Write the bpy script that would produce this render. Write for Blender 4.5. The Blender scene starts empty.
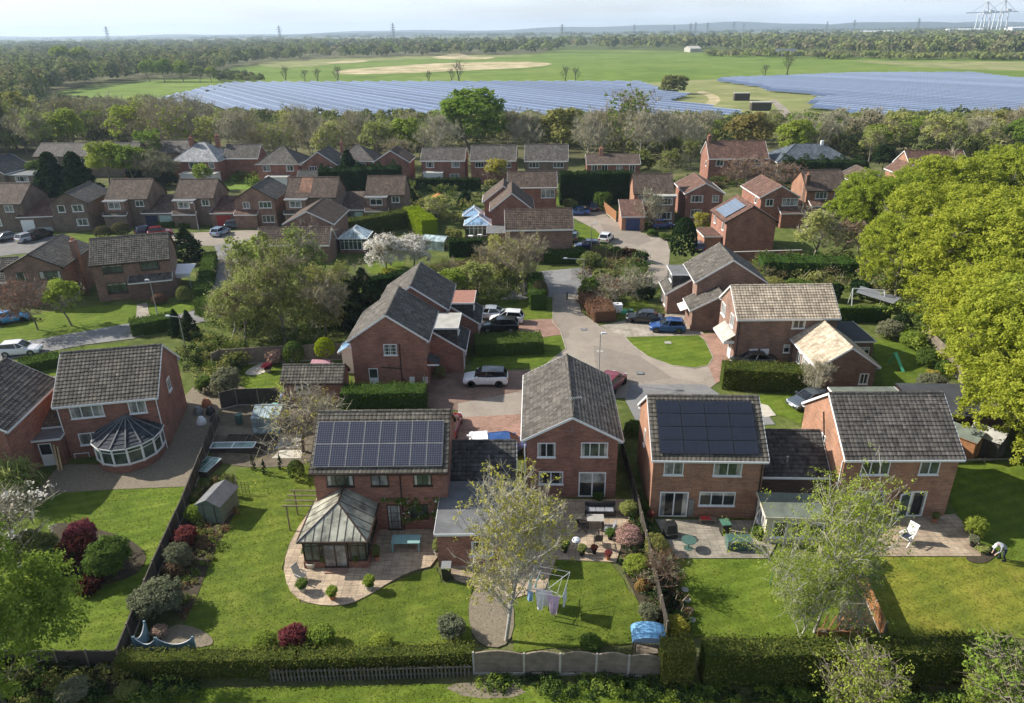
import bpy, math, random
import numpy as np
from mathutils import Vector, Matrix
R = math.radians
random.seed(7)
scene = bpy.context.scene
COL = scene.collection
# ------------------------------------------------------------------ camera
F, CX, CY, HY, ROLL, H = 720.0, 512.0, 351.5, 30.0, R(.75), 32.0
pitch = math.atan((CY-HY)/F)
fw = Vector((0, math.cos(pitch), -math.sin(pitch))); r0 = Vector((1, 0, 0)); u0 = r0.cross(fw)
rt = r0*math.cos(ROLL)-u0*math.sin(ROLL); up = u0*math.cos(ROLL)+r0*math.sin(ROLL)
cam = bpy.data.cameras.new('camera'); camo = bpy.data.objects.new('camera', cam); COL.objects.link(camo)
cam.sensor_width = 36; cam.lens = F/1024*36; cam.clip_end = 30000; cam.clip_start = .5
m = Matrix((rt, up, -fw)).transposed().to_4x4(); m.translation = (0, 0, H); camo.matrix_world = m
scene.camera = camo
def G(px, py, z=0.0):
    """ground point (or point at height z) surveyed from the aerial view"""
    d = fw + rt*((px-CX)/F) - up*((py-CY)/F)
    t = (z-H)/d.z
    return Vector((d.x*t, d.y*t, z))
# ------------------------------------------------------------------ world and sun
SUN_EL, SUN_BACK = 34, 17       # sun to the left and a little beyond the houses
w = bpy.data.worlds.new('World'); scene.world = w; w.use_nodes = True
nt = w.node_tree; nt.nodes.clear()
N = nt.nodes.new; Lk = nt.links.new
out = N('ShaderNodeOutputWorld'); bg = N('ShaderNodeBackground'); sky = N('ShaderNodeTexSky')
sky.sky_type = 'NISHITA'; sky.sun_disc = False; sky.sun_elevation = R(SUN_EL); sky.sun_rotation = R(-(90-SUN_BACK))
sky.dust_density = 1.5; sky.ozone_density = 1.5
tc = N('ShaderNodeTexCoord'); mp = N('ShaderNodeMapping'); mp.inputs['Scale'].default_value = (1.2, 1.2, 9)
nz = N('ShaderNodeTexNoise'); nz.inputs['Scale'].default_value = 3.2; nz.inputs['Detail'].default_value = 6
rp = N('ShaderNodeValToRGB'); rp.color_ramp.elements[0].position = .38; rp.color_ramp.elements[1].position = .66
mx = N('ShaderNodeMixRGB'); mx.inputs[2].default_value = (7.3, 8.1, 9.1, 1)
mu = N('ShaderNodeMath'); mu.operation = 'MULTIPLY_ADD'; mu.inputs[1].default_value = .35; mu.inputs[2].default_value = .6
Lk(tc.outputs['Generated'], mp.inputs[0]); Lk(mp.outputs[0], nz.inputs['Vector']); Lk(nz.outputs[0], rp.inputs[0])
sx = N('ShaderNodeSeparateXYZ'); Lk(tc.outputs['Generated'], sx.inputs[0]); el = N('ShaderNodeMapRange')      # cloud cover thickens towards the horizon
el.inputs[1].default_value = .0; el.inputs[2].default_value = .32; el.inputs[3].default_value = 1.0; el.inputs[4].default_value = .22; Lk(sx.outputs[2], el.inputs[0])
cm = N('ShaderNodeMath'); cm.operation = 'MULTIPLY'; Lk(rp.outputs[0], mu.inputs[0]); Lk(mu.outputs[0], cm.inputs[0]); Lk(el.outputs[0], cm.inputs[1]); Lk(cm.outputs[0], mx.inputs[0]); Lk(sky.outputs[0], mx.inputs[1]); Lk(mx.outputs[0], bg.inputs[0])
bg.inputs[1].default_value = .088; Lk(bg.outputs[0], out.inputs[0])
sl = bpy.data.lights.new('sun', 'SUN'); sl.energy = 5.0; sl.angle = R(.53); sl.color = (1, .945, .85)
so = bpy.data.objects.new('sun', sl); COL.objects.link(so)
sd = Vector((math.cos(R(SUN_BACK))*math.cos(R(SUN_EL)), -math.sin(R(SUN_BACK))*math.cos(R(SUN_EL)), -math.sin(R(SUN_EL))))
so.rotation_euler = sd.to_track_quat('-Z', 'Y').to_euler(); so.location = (-60, 40, 80)
vs = scene.view_settings; vs.view_transform = 'Standard'; vs.look = 'None'; vs.exposure = 0.7; vs.gamma = 1; vs.use_curve_mapping = False
scene.render.engine = 'CYCLES'
cy = scene.cycles; cy.use_denoising = True; cy.max_bounces = 6; cy.diffuse_bounces = 3; cy.glossy_bounces = 2
cy.transmission_bounces = 3; cy.volume_bounces = 0; cy.transparent_max_bounces = 4; cy.use_adaptive_sampling = True
cy.adaptive_threshold = .02
# ------------------------------------------------------------------ materials
MATS = {}
def newmat(name):
    m = bpy.data.materials.new(name); m.use_nodes = True; MATS[name] = m
    n = m.node_tree; n.nodes.clear()
    o = n.nodes.new('ShaderNodeOutputMaterial'); p = n.nodes.new('ShaderNodeBsdfPrincipled')
    n.links.new(p.outputs[0], o.inputs[0])
    return m, n, p, o
def noise(n, scale, detail=4, coord=None, rough=.6):
    t = n.nodes.new('ShaderNodeTexNoise'); t.inputs['Scale'].default_value = scale; t.inputs['Detail'].default_value = detail
    t.inputs['Roughness'].default_value = rough
    if coord is not None: n.links.new(coord, t.inputs['Vector'])
    return t.outputs[0]
def ramp(n, fac, stops):
    r = n.nodes.new('ShaderNodeValToRGB'); e = r.color_ramp.elements
    e[0].position, e[0].color = stops[0][0], (*stops[0][1], 1); e[1].position, e[1].color = stops[1][0], (*stops[1][1], 1)
    for p, c in stops[2:]:
        q = e.new(p); q.color = (*c, 1)
    n.links.new(fac, r.inputs[0]); return r.outputs[0]
def mixc(n, fac, a, b, mode='MIX'):
    x = n.nodes.new('ShaderNodeMixRGB'); x.blend_type = mode
    for i, v in ((0, fac), (1, a), (2, b)):
        if isinstance(v, (int, float)): x.inputs[i].default_value = v if i == 0 else (v, v, v, 1)
        elif isinstance(v, tuple): x.inputs[i].default_value = (*v, 1)
        else: n.links.new(v, x.inputs[i])
    return x.outputs[0]
def coords(n, kind='Object'):
    if kind == 'Position': return n.nodes.new('ShaderNodeNewGeometry').outputs['Position']
    return n.nodes.new('ShaderNodeTexCoord').outputs[kind]
def rnd(n): return n.nodes.new('ShaderNodeObjectInfo').outputs['Random']
def g3(v): return (v, v, v)
def plain(name, c, rough=.7, metal=0., var=.18, scale=3., coat=0., spec=.5):
    m, n, p, o = newmat(name); f = noise(n, scale, 5, coords(n))
    n.links.new(mixc(n, 1, c, ramp(n, f, [(.3, g3(1-var)), (.7, g3(1+var*.5))]), 'MULTIPLY'), p.inputs['Base Color'])
    p.inputs['Roughness'].default_value = rough; p.inputs['Metallic'].default_value = metal
    p.inputs['Coat Weight'].default_value = coat; p.inputs['Specular IOR Level'].default_value = spec
    return m
def brickm(name, c1, c2, mortar, bw=.225, bh=.075, ms=.01, rough=.85, off=.5, big=.35, bump=.0, spec=.3, streak=0.):
    m, n, p, o = newmat(name); uv = coords(n, 'UV')
    b = n.nodes.new('ShaderNodeTexBrick'); b.offset = off
    b.inputs['Color1'].default_value = (*c1, 1); b.inputs['Color2'].default_value = (*c2, 1); b.inputs['Mortar'].default_value = (*mortar, 1)
    b.inputs['Scale'].default_value = 1; b.inputs['Mortar Size'].default_value = ms; b.inputs['Brick Width'].default_value = bw
    b.inputs['Row Height'].default_value = bh; b.inputs['Bias'].default_value = -.1
    n.links.new(uv, b.inputs['Vector'])
    f = noise(n, .7, 6, uv); c = mixc(n, 1, b.outputs[0], ramp(n, f, [(.28, g3(1-big)), (.72, g3(1+big*.7))]), 'MULTIPLY')
    f2 = noise(n, 5, 4, uv); c = mixc(n, 1, c, ramp(n, f2, [(.3, g3(.86)), (.7, g3(1.12))]), 'MULTIPLY')
    mb_ = n.nodes.new('ShaderNodeMapping'); mb_.inputs['Scale'].default_value = (.9, 7.5, 1); n.links.new(uv, mb_.inputs[0]); c = mixc(n, 1, c, ramp(n, noise(n, 1.1, 3, mb_.outputs[0], .7), [(.33, g3(.74)), (.67, g3(1.22))]), 'MULTIPLY')
    if bw < .3: c = mixc(n, ramp(n, noise(n, .35, 7, uv, .75), [(.54, g3(0)), (.7, g3(.45))]), c, tuple(v*.55 for v in c1)); c = mixc(n, ramp(n, noise(n, .55, 6, uv, .75), [(.24, g3(.3)), (.42, g3(0))]), c, (.34, .2, .14))
    if streak:
        mpn = n.nodes.new('ShaderNodeMapping'); mpn.inputs['Scale'].default_value = (1.6, .16, 1); n.links.new(uv, mpn.inputs[0])
        c = mixc(n, ramp(n, noise(n, 2.2, 4, mpn.outputs[0]), [(.5, g3(0)), (.75, g3(streak))]), c, (.36, .36, .33))
    r = n.nodes.new('ShaderNodeMapRange'); r.inputs[3].default_value = .9; r.inputs[4].default_value = 1.12; n.links.new(rnd(n), r.inputs[0])
    c = mixc(n, 1, c, r.outputs[0], 'MULTIPLY')
    n.links.new(c, p.inputs['Base Color']); p.inputs['Roughness'].default_value = rough; p.inputs['Specular IOR Level'].default_value = spec
    return m
def tilem(name, c1, c2, lichen=(.30, .29, .25), amt=.5):
    m, n, p, o = newmat(name); uv = coords(n, 'UV')
    b = n.nodes.new('ShaderNodeTexBrick'); b.offset = 0
    b.inputs['Color1'].default_value = (*[v*.8 for v in c1], 1); b.inputs['Color2'].default_value = (*[v*1.15 for v in c2], 1); b.inputs['Mortar'].default_value = (*[v*.6 for v in c1], 1)
    b.inputs['Scale'].default_value = 1; b.inputs['Mortar Size'].default_value = .012; b.inputs['Brick Width'].default_value = .3
    b.inputs['Row Height'].default_value = .33; b.inputs['Bias'].default_value = 0
    n.links.new(uv, b.inputs['Vector'])
    f = noise(n, .5, 6, uv, .65); c = mixc(n, 1, b.outputs[0], ramp(n, f, [(.3, g3(.62)), (.7, g3(1.35))]), 'MULTIPLY')
    f2 = noise(n, 3.5, 6, uv, .75)
    c = mixc(n, ramp(n, f2, [(.52, g3(0)), (.7, g3(amt))]), c, lichen)
    f3 = noise(n, 2.2, 5, uv, .8); c = mixc(n, ramp(n, f3, [(.6, g3(0)), (.7, g3(.75))]), c, tuple(v*.5 for v in c1))
    ms_ = n.nodes.new('ShaderNodeMapping'); ms_.inputs['Scale'].default_value = (1.4, .22, 1); n.links.new(uv, ms_.inputs[0]); c = mixc(n, 1, c, ramp(n, noise(n, 1.3, 5, ms_.outputs[0], .7), [(.32, g3(.72)), (.68, g3(1.25))]), 'MULTIPLY')
    n.links.new(c, p.inputs['Base Color']); p.inputs['Roughness'].default_value = .85; p.inputs['Specular IOR Level'].default_value = .25
    return m
def grassm(name, c1, c2, c3, sc=.35, spk=.25):
    m, n, p, o = newmat(name); pos = coords(n, 'Position')
    a = ramp(n, noise(n, sc, 6, pos, .62), [(.3, c1), (.52, c2), (.72, c3)])
    a = mixc(n, 1, a, ramp(n, noise(n, 6, 6, pos, .75), [(.28, g3(1-spk)), (.72, g3(1+spk))]), 'MULTIPLY')
    a = mixc(n, 1, a, ramp(n, noise(n, 1.7, 6, pos, .8), [(.3, g3(.8)), (.7, g3(1.18))]), 'MULTIPLY')
    a = mixc(n, 1, a, ramp(n, noise(n, .06, 3, pos), [(.35, g3(.82)), (.65, g3(1.14))]), 'MULTIPLY')
    if name in ('grass_lawn', 'grass_yellow', 'grass_bright'):
        w_ = n.nodes.new('ShaderNodeTexWave'); w_.inputs['Scale'].default_value = .32; w_.inputs['Distortion'].default_value = 1.2; w_.inputs['Detail'].default_value = 2; mm = n.nodes.new('ShaderNodeMapping'); mm.inputs['Rotation'].default_value = (0, 0, 1.25); n.links.new(pos, mm.inputs[0]); n.links.new(mm.outputs[0], w_.inputs['Vector'])
        a = mixc(n, 1, a, ramp(n, w_.outputs[1], [(.3, g3(.92)), (.7, g3(1.06))]), 'MULTIPLY')      # mower bands
    if spk >= .3: a = mixc(n, ramp(n, noise(n, .8, 7, pos, .78), [(.62, g3(0)), (.76, g3(.32))]), a, (.2, .18, .06)); a = mixc(n, ramp(n, noise(n, 2.6, 5, pos, .8), [(.2, g3(.55)), (.36, g3(0))]), a, tuple(v*.6 for v in c1))
    n.links.new(a, p.inputs['Base Color']); p.inputs['Roughness'].default_value = .95; p.inputs['Specular IOR Level'].default_value = .08
    bm = n.nodes.new('ShaderNodeBump'); bm.inputs['Strength'].default_value = .5; bm.inputs['Distance'].default_value = .05
    n.links.new(noise(n, 14, 3, pos), bm.inputs['Height']); n.links.new(bm.outputs[0], p.inputs['Normal'])
    return m
def leafm(name, dark, light, trans=.35, alt=None, vary=.16):
    m, n, p, o = newmat(name); n.nodes.remove(p)
    at = n.nodes.new('ShaderNodeAttribute'); at.attribute_name = 'tint'
    st = [(0, dark), (1, light)]
    if alt: st.append((.9, alt))
    c = ramp(n, at.outputs['Fac'], st)
    hs = n.nodes.new('ShaderNodeHueSaturation')
    r = n.nodes.new('ShaderNodeMapRange'); r.inputs[3].default_value = .5-vary*.12; r.inputs[4].default_value = .5+vary*.12; n.links.new(rnd(n), r.inputs[0])
    r2 = n.nodes.new('ShaderNodeMapRange'); r2.inputs[3].default_value = 1+vary; r2.inputs[4].default_value = 1-vary; n.links.new(rnd(n), r2.inputs[0])
    n.links.new(c, hs.inputs['Color']); n.links.new(r.outputs[0], hs.inputs['Hue']); n.links.new(r2.outputs[0], hs.inputs['Value'])
    d = n.nodes.new('ShaderNodeBsdfDiffuse'); t = n.nodes.new('ShaderNodeBsdfTranslucent'); x = n.nodes.new('ShaderNodeMixShader')
    x.inputs[0].default_value = trans
    n.links.new(hs.outputs[0], d.inputs[0]); n.links.new(hs.outputs[0], t.inputs[0])
    n.links.new(d.outputs[0], x.inputs[1]); n.links.new(t.outputs[0], x.inputs[2]); n.links.new(x.outputs[0], o.inputs[0])
    return m
def glassm(name, c, rough=.06):
    m, n, p, o = newmat(name); f = noise(n, .9, 3, coords(n))
    n.links.new(mixc(n, 1, c, ramp(n, f, [(.38, g3(.5)), (.62, g3(1.5))]), 'MULTIPLY'), p.inputs['Base Color'])
    p.inputs['Roughness'].default_value = rough; p.inputs['Specular IOR Level'].default_value = .55
    return m
def gridm(name, c, line, bw, bh, ms, rough=.18, spec=.5):
    m, n, p, o = newmat(name); uv = coords(n, 'UV')
    b = n.nodes.new('ShaderNodeTexBrick'); b.offset = 0
    c2 = tuple(v*1.25 for v in c)
    b.inputs['Color1'].default_value = (*c, 1); b.inputs['Color2'].default_value = (*c2, 1); b.inputs['Mortar'].default_value = (*line, 1)
    b.inputs['Scale'].default_value = 1; b.inputs['Mortar Size'].default_value = ms; b.inputs['Brick Width'].default_value = bw; b.inputs['Row Height'].default_value = bh
    n.links.new(uv, b.inputs['Vector']); n.links.new(b.outputs[0], p.inputs['Base Color'])
    p.inputs['Roughness'].default_value = rough; p.inputs['Specular IOR Level'].default_value = spec
    return m
def farmm(name):
    m, n, p, o = newmat(name); uv = coords(n, 'UV'); s = n.nodes.new('ShaderNodeSeparateXYZ'); n.links.new(uv, s.inputs[0])
    b = n.nodes.new('ShaderNodeTexBrick'); b.offset = 0; b.inputs['Color1'].default_value = (.045, .068, .13, 1); b.inputs['Color2'].default_value = (.065, .095, .17, 1); b.inputs['Mortar'].default_value = (.25, .3, .38, 1)
    b.inputs['Scale'].default_value = 1; b.inputs['Mortar Size'].default_value = .05; b.inputs['Brick Width'].default_value = 2.1; b.inputs['Row Height'].default_value = 1.05; n.links.new(uv, b.inputs['Vector'])
    q_ = n.nodes.new('ShaderNodeMath'); q_.operation = 'MULTIPLY'; q_.inputs[1].default_value = 1/4.2; n.links.new(s.outputs[1], q_.inputs[0]); e = ramp(n, q_.outputs[0], [(.86, g3(0)), (.93, g3(1))])        # pale frame rail along the top of every table
    c = mixc(n, e, b.outputs[0], (.26, .31, .4)); r = n.nodes.new('ShaderNodeMapRange'); r.inputs[3].default_value = .85; r.inputs[4].default_value = 1.18; n.links.new(rnd(n), r.inputs[0])
    n.links.new(mixc(n, 1, c, r.outputs[0], 'MULTIPLY'), p.inputs['Base Color']); p.inputs['Roughness'].default_value = .35; p.inputs['Specular IOR Level'].default_value = .7; return m
MORT = (.26, .23, .2)
brickm('brick_red', (.33, .108, .062), (.22, .07, .042), MORT)
brickm('brick_brown', (.245, .12, .078), (.18, .085, .055), MORT)
brickm('brick_orange', (.4, .165, .085), (.28, .11, .06), (.3, .26, .2), streak=.12)
brickm('brick_dark', (.15, .075, .052), (.11, .055, .04), (.16, .14, .12))
brickm('brick_grey', (.2, .135, .095), (.15, .1, .07), (.2, .18, .16))
tilem('tile_grey', (.08, .072, .062), (.122, .11, .095), (.24, .225, .19), .35)
tilem('tile_weathered', (.092, .082, .066), (.128, .115, .093), (.26, .24, .19), .45)
tilem('tile_dark', (.042, .041, .04), (.075, .072, .068), (.2, .19, .17), .3)
tilem('tile_brown', (.08, .057, .044), (.11, .08, .062), (.2, .16, .12), .35)
tilem('tile_redbrown', (.11, .06, .045), (.145, .082, .06), (.2, .15, .12), .3)
tilem('tile_tan', (.4, .325, .235), (.47, .39, .29), (.52, .47, .4), .5)
tilem('tile_orange', (.22, .12, .075), (.27, .15, .1), (.3, .2, .15), .2)
tilem('slate_blue', (.07, .085, .1), (.1, .12, .14), (.16, .17, .18), .2)
tilem('slate_pale', (.26, .27, .27), (.33, .33, .33), (.4, .4, .38), .3)
tilem('tile_navy', (.03, .035, .045), (.045, .05, .06), (.09, .1, .11), .3)
plain('white_upvc', (.75, .75, .74), .35, var=.05)
plain('cream_wood', (.6, .54, .42), .6)
plain('brown_upvc', (.045, .028, .02), .4)
plain('black_plastic', (.015, .015, .016), .5)
plain('grey_plastic', (.2, .2, .2), .5)
plain('felt_grey', (.14, .142, .145), .9, var=.3, scale=1.2)
plain('felt_dark', (.045, .047, .055), .85, var=.35, scale=.8)
plain('felt_green', (.13, .15, .12), .9, var=.35, scale=1)
plain('felt_pale', (.38, .37, .33), .9, var=.3, scale=1)
plain('felt_red', (.3, .14, .1), .9, var=.2, scale=2)
plain('lead', (.3, .31, .33), .6)
plain('wood_grey', (.22, .18, .135), .9, var=.35, scale=2)
plain('wood_dark', (.06, .05, .038), .9, var=.35, scale=2); plain('wood_aged', (.12, .11, .09), .9, var=.35, scale=2)
plain('wood_tan', (.42, .3, .16), .8, var=.3, scale=3)
plain('wood_orange', (.33, .15, .06), .8, var=.3, scale=3)
plain('wood_green', (.15, .19, .14), .8, var=.2)
plain('wood_blue', (.17, .28, .34), .75, var=.25)
plain('blue_roof', (.12, .29, .48), .6, var=.3)
plain('teal_paint', (.22, .38, .37), .6, var=.15)
plain('concrete', (.36, .345, .31), .9, var=.2, scale=2)
plain('stone_pale', (.5, .46, .38), .9, var=.25, scale=4)
plain('terracotta', (.4, .16, .08), .8)
plain('soil', (.05, .038, .02), 1, var=.45, scale=3)
plain('soil_pale', (.13, .105, .07), 1, var=.4, scale=2)
plain('gravel', (.2, .165, .115), 1, var=.45, scale=9)
plain('steel', (.42, .44, .45), .4, .6, var=.08); plain('steel_dark', (.1, .11, .12), .6)
plain('steel_pale', (.6, .62, .64), .5, 0, var=.05)
plain('canvas_white', (.78, .78, .78), .9, var=.06)
plain('canvas_pink', (.5, .26, .3), .9)
plain('canvas_orange', (.6, .2, .06), .9)
plain('canvas_grey', (.24, .25, .27), .8)
plain('cloth_blue', (.25, .4, .6), .9); plain('cloth_teal', (.2, .5, .48), .9); plain('cloth_pink', (.62, .45, .62), .9); plain('cloth_white', (.8, .8, .84), .9)
plain('plastic_green', (.07, .17, .12), .5); plain('plastic_lime', (.1, .5, .3), .5); plain('plastic_red', (.5, .04, .04), .5); plain('plastic_yellow', (.75, .5, .04), .5)
plain('plastic_teal', (.06, .12, .1), .5); plain('skin', (.5, .3, .22), .6); plain('cloth_grey', (.3, .31, .33), .9); plain('cloth_navy', (.02, .025, .05), .9)
plain('door_blue', (.03, .05, .14), .5); plain('door_red', (.3, .02, .025), .5); plain('door_green', (.3, .42, .38), .5)
plain('rubber', (.012, .012, .013), .8); plain('alloy', (.45, .45, .46), .3, .7)
plain('lamp_clear', (.7, .72, .75), .1); plain('lamp_red', (.35, .01, .01), .2); plain('plate_yellow', (.7, .55, .05), .5)
for nm, c in dict(paint_white=(.72, .72, .73), paint_blue=(.015, .07, .24), paint_bright_blue=(.03, .22, .5), paint_black=(.012, .013, .016),
                  paint_red=(.22, .006, .012), paint_silver=(.42, .45, .5), paint_navy=(.012, .02, .08), paint_slate=(.08, .1, .12), paint_pale_blue=(.3, .4, .55)).items():
    plain(nm, c, .3, .0 if nm == 'paint_white' else .25, var=.03, coat=1)
glassm('pane_dark', (.022, .026, .026)); glassm('pane_curtain', (.2, .2, .19), .2); glassm('pane_green', (.06, .08, .06), .1); glassm('pane_warm', (.12, .11, .09), .12)
glassm('pane_net', (.34, .33, .3), .15); glassm('glass_green', (.1, .19, .15), .12); glassm('car_glass', (.012, .014, .017), .03); glassm('roof_glass', (.34, .42, .42), .12); glassm('roof_poly', (.29, .285, .225), .2); glassm('roof_blue_glass', (.22, .36, .52), .1)
gridm('solar_cells', (.026, .028, .045), (.13, .135, .16), .158, .158, .012, .2, .3)
gridm('solar_sheen', (.12, .15, .2), (.2, .22, .25), .5, .166, .008, .12, .8); gridm('solar_black', (.014, .017, .028), (.035, .037, .045), .5, .166, .008, .1, .6)
farmm('solar_farm')
plain('bark_grey', (.2, .175, .135), .95, var=.35, scale=2); plain('bark_pale', (.42, .4, .35), .9, var=.45, scale=2.5); plain('bark_dark', (.06, .05, .038), .95, var=.3, scale=2)
plain('twig_brown', (.36, .31, .19), .95, var=.3, scale=.5); plain('twig_grey', (.42, .385, .27), .95, var=.3, scale=.5)
plain('twig_red', (.3, .2, .15), .95, var=.3, scale=.5)
leafm('leaf_oak', (.2, .25, .022), (.42, .47, .07), .5, vary=.1)
leafm('leaf_fresh', (.15, .22, .03), (.32, .4, .075), .45)
leafm('leaf_willow', (.23, .27, .07), (.4, .42, .15), .42)
leafm('leaf_yellow', (.32, .3, .06), (.56, .5, .12), .45)
leafm('leaf_green', (.06, .105, .022), (.14, .2, .045), .32)
leafm('leaf_olive', (.15, .17, .05), (.3, .31, .1), .38)
leafm('leaf_dark', (.014, .028, .011), (.035, .06, .02), .12)
leafm('leaf_greygreen', (.12, .135, .075), (.24, .245, .15), .3)
leafm('leaf_red', (.11, .018, .018), (.26, .05, .05), .35)
leafm('leaf_maroon', (.035, .012, .012), (.08, .025, .02), .25)
leafm('leaf_rust', (.13, .08, .045), (.26, .165, .1), .3)
leafm('leaf_bronze', (.19, .15, .05), (.34, .27, .1), .35)
leafm('leaf_gold', (.25, .24, .035), (.46, .42, .08), .35)
leafm('leaf_orange', (.24, .15, .05), (.42, .27, .1), .3)
leafm('blossom_white', (.42, .4, .3), (.9, .87, .84), .35)
leafm('blossom_pink', (.2, .18, .08), (.62, .38, .36), .3)
leafm('blossom_magenta', (.1, .028, .03), (.28, .08, .08), .3)
leafm('hedge_green', (.045, .08, .018), (.12, .165, .035), .2)
leafm('hedge_olive', (.05, .07, .016), (.19, .19, .042), .2)
leafm('hedge_lime', (.2, .25, .015), (.36, .42, .02), .3)
leafm('leaf_grass', (.095, .135, .018), (.165, .2, .03), .3, vary=.02)
leafm('hedge_dark', (.014, .03, .01), (.035, .06, .015), .12)
leafm('hedge_brown', (.1, .085, .04), (.17, .15, .07), .2)
leafm('wood_far', (.2, .17, .105), (.16, .19, .06), .3, alt=(.2, .25, .065), vary=.05)
leafm('wood_far_dark', (.1, .115, .05), (.13, .155, .06), .2, vary=.05)
grassm('grass_lawn', (.066, .098, .015), (.1, .136, .019), (.15, .17, .03), .5, .3)
grassm('grass_bright', (.07, .108, .014), (.105, .15, .019), (.15, .185, .03), .5, .3)
grassm('grass_yellow', (.1, .13, .02), (.16, .17, .024), (.22, .2, .035), .4, .35)
grassm('grass_rough', (.055, .075, .02), (.095, .12, .03), (.16, .155, .06), .6, .4)
grassm('grass_field', (.1, .155, .025), (.135, .195, .035), (.19, .23, .06), .012)
grassm('field_dry', (.15, .18, .055), (.22, .23, .09), (.34, .3, .16), .025)
grassm('field_sand', (.26, .25, .1), (.42, .35, .21), (.55, .46, .3), .03)
grassm('ground_cover', (.06, .07, .025), (.11, .12, .045), (.17, .15, .08), .25, .4)
grassm('wood_floor', (.1, .09, .05), (.12, .12, .055), (.14, .14, .06), .02)
grassm('hill_blue', (.04, .055, .045), (.06, .08, .06), (.09, .1, .07), .004)
def pavem(name, c1, c2, sc=.5, patch=None):
    m, n, p, o = newmat(name); pos = coords(n, 'Position')
    a = ramp(n, noise(n, sc, 7, pos, .7), [(.3, c1), (.7, c2)])
    a = mixc(n, 1, a, ramp(n, noise(n, 12, 4, pos, .8), [(.25, g3(.8)), (.75, g3(1.18))]), 'MULTIPLY')
    vo = n.nodes.new('ShaderNodeTexVoronoi'); vo.feature = 'DISTANCE_TO_EDGE'; vo.inputs['Scale'].default_value = .17; wv = n.nodes.new('ShaderNodeVectorMath'); wv.operation = 'ADD'; nn = n.nodes.new('ShaderNodeTexNoise'); nn.inputs['Scale'].default_value = .6; n.links.new(pos, nn.inputs['Vector']); n.links.new(pos, wv.inputs[0]); n.links.new(nn.outputs[1], wv.inputs[1]); n.links.new(wv.outputs[0], vo.inputs['Vector'])
    a = mixc(n, ramp(n, vo.outputs[0], [(0, g3(.35)), (.008, g3(0))]), a, tuple(v*.45 for v in c1))                      # cracks and seams
    vc = n.nodes.new('ShaderNodeTexVoronoi'); vc.inputs['Scale'].default_value = .11; n.links.new(pos, vc.inputs['Vector']); sc_ = n.nodes.new('ShaderNodeSeparateXYZ'); n.links.new(vc.outputs['Color'], sc_.inputs[0])
    a = mixc(n, 1, a, ramp(n, sc_.outputs[0], [(.0, g3(.82)), (.5, g3(1.0)), (1, g3(1.1))]), 'MULTIPLY')                    # repaired bays
    a = mixc(n, ramp(n, noise(n, .9, 6, pos, .8), [(.6, g3(0)), (.72, g3(.45))]), a, tuple(v*.5 for v in c1))               # oil and damp stains
    n.links.new(a, p.inputs['Base Color']); p.inputs['Roughness'].default_value = .9; p.inputs['Specular IOR Level'].default_value = .2
    return m
pavem('tarmac', (.13, .125, .12), (.19, .18, .17)); pavem('tarmac_pale', (.235, .2, .165), (.31, .27, .22))
pavem('tarmac_grey', (.16, .16, .16), (.24, .235, .225))
brickm('pavers', (.42, .33, .23), (.36, .27, .19), (.24, .2, .15), .45, .45, .02, off=0)
brickm('pavers_grey', (.28, .25, .2), (.33, .29, .23), (.2, .18, .15), .6, .6, .02, off=0)
brickm('block_pink', (.36, .22, .16), (.28, .16, .12), (.2, .14, .11), .2, .1, .008)
brickm('block_brown', (.24, .15, .11), (.19, .12, .09), (.14, .11, .09), .2, .1, .008)
brickm('path_grey', (.22, .19, .15), (.27, .23, .18), (.17, .15, .12), .6, .6, .02, off=0)
M = MATS
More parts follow.
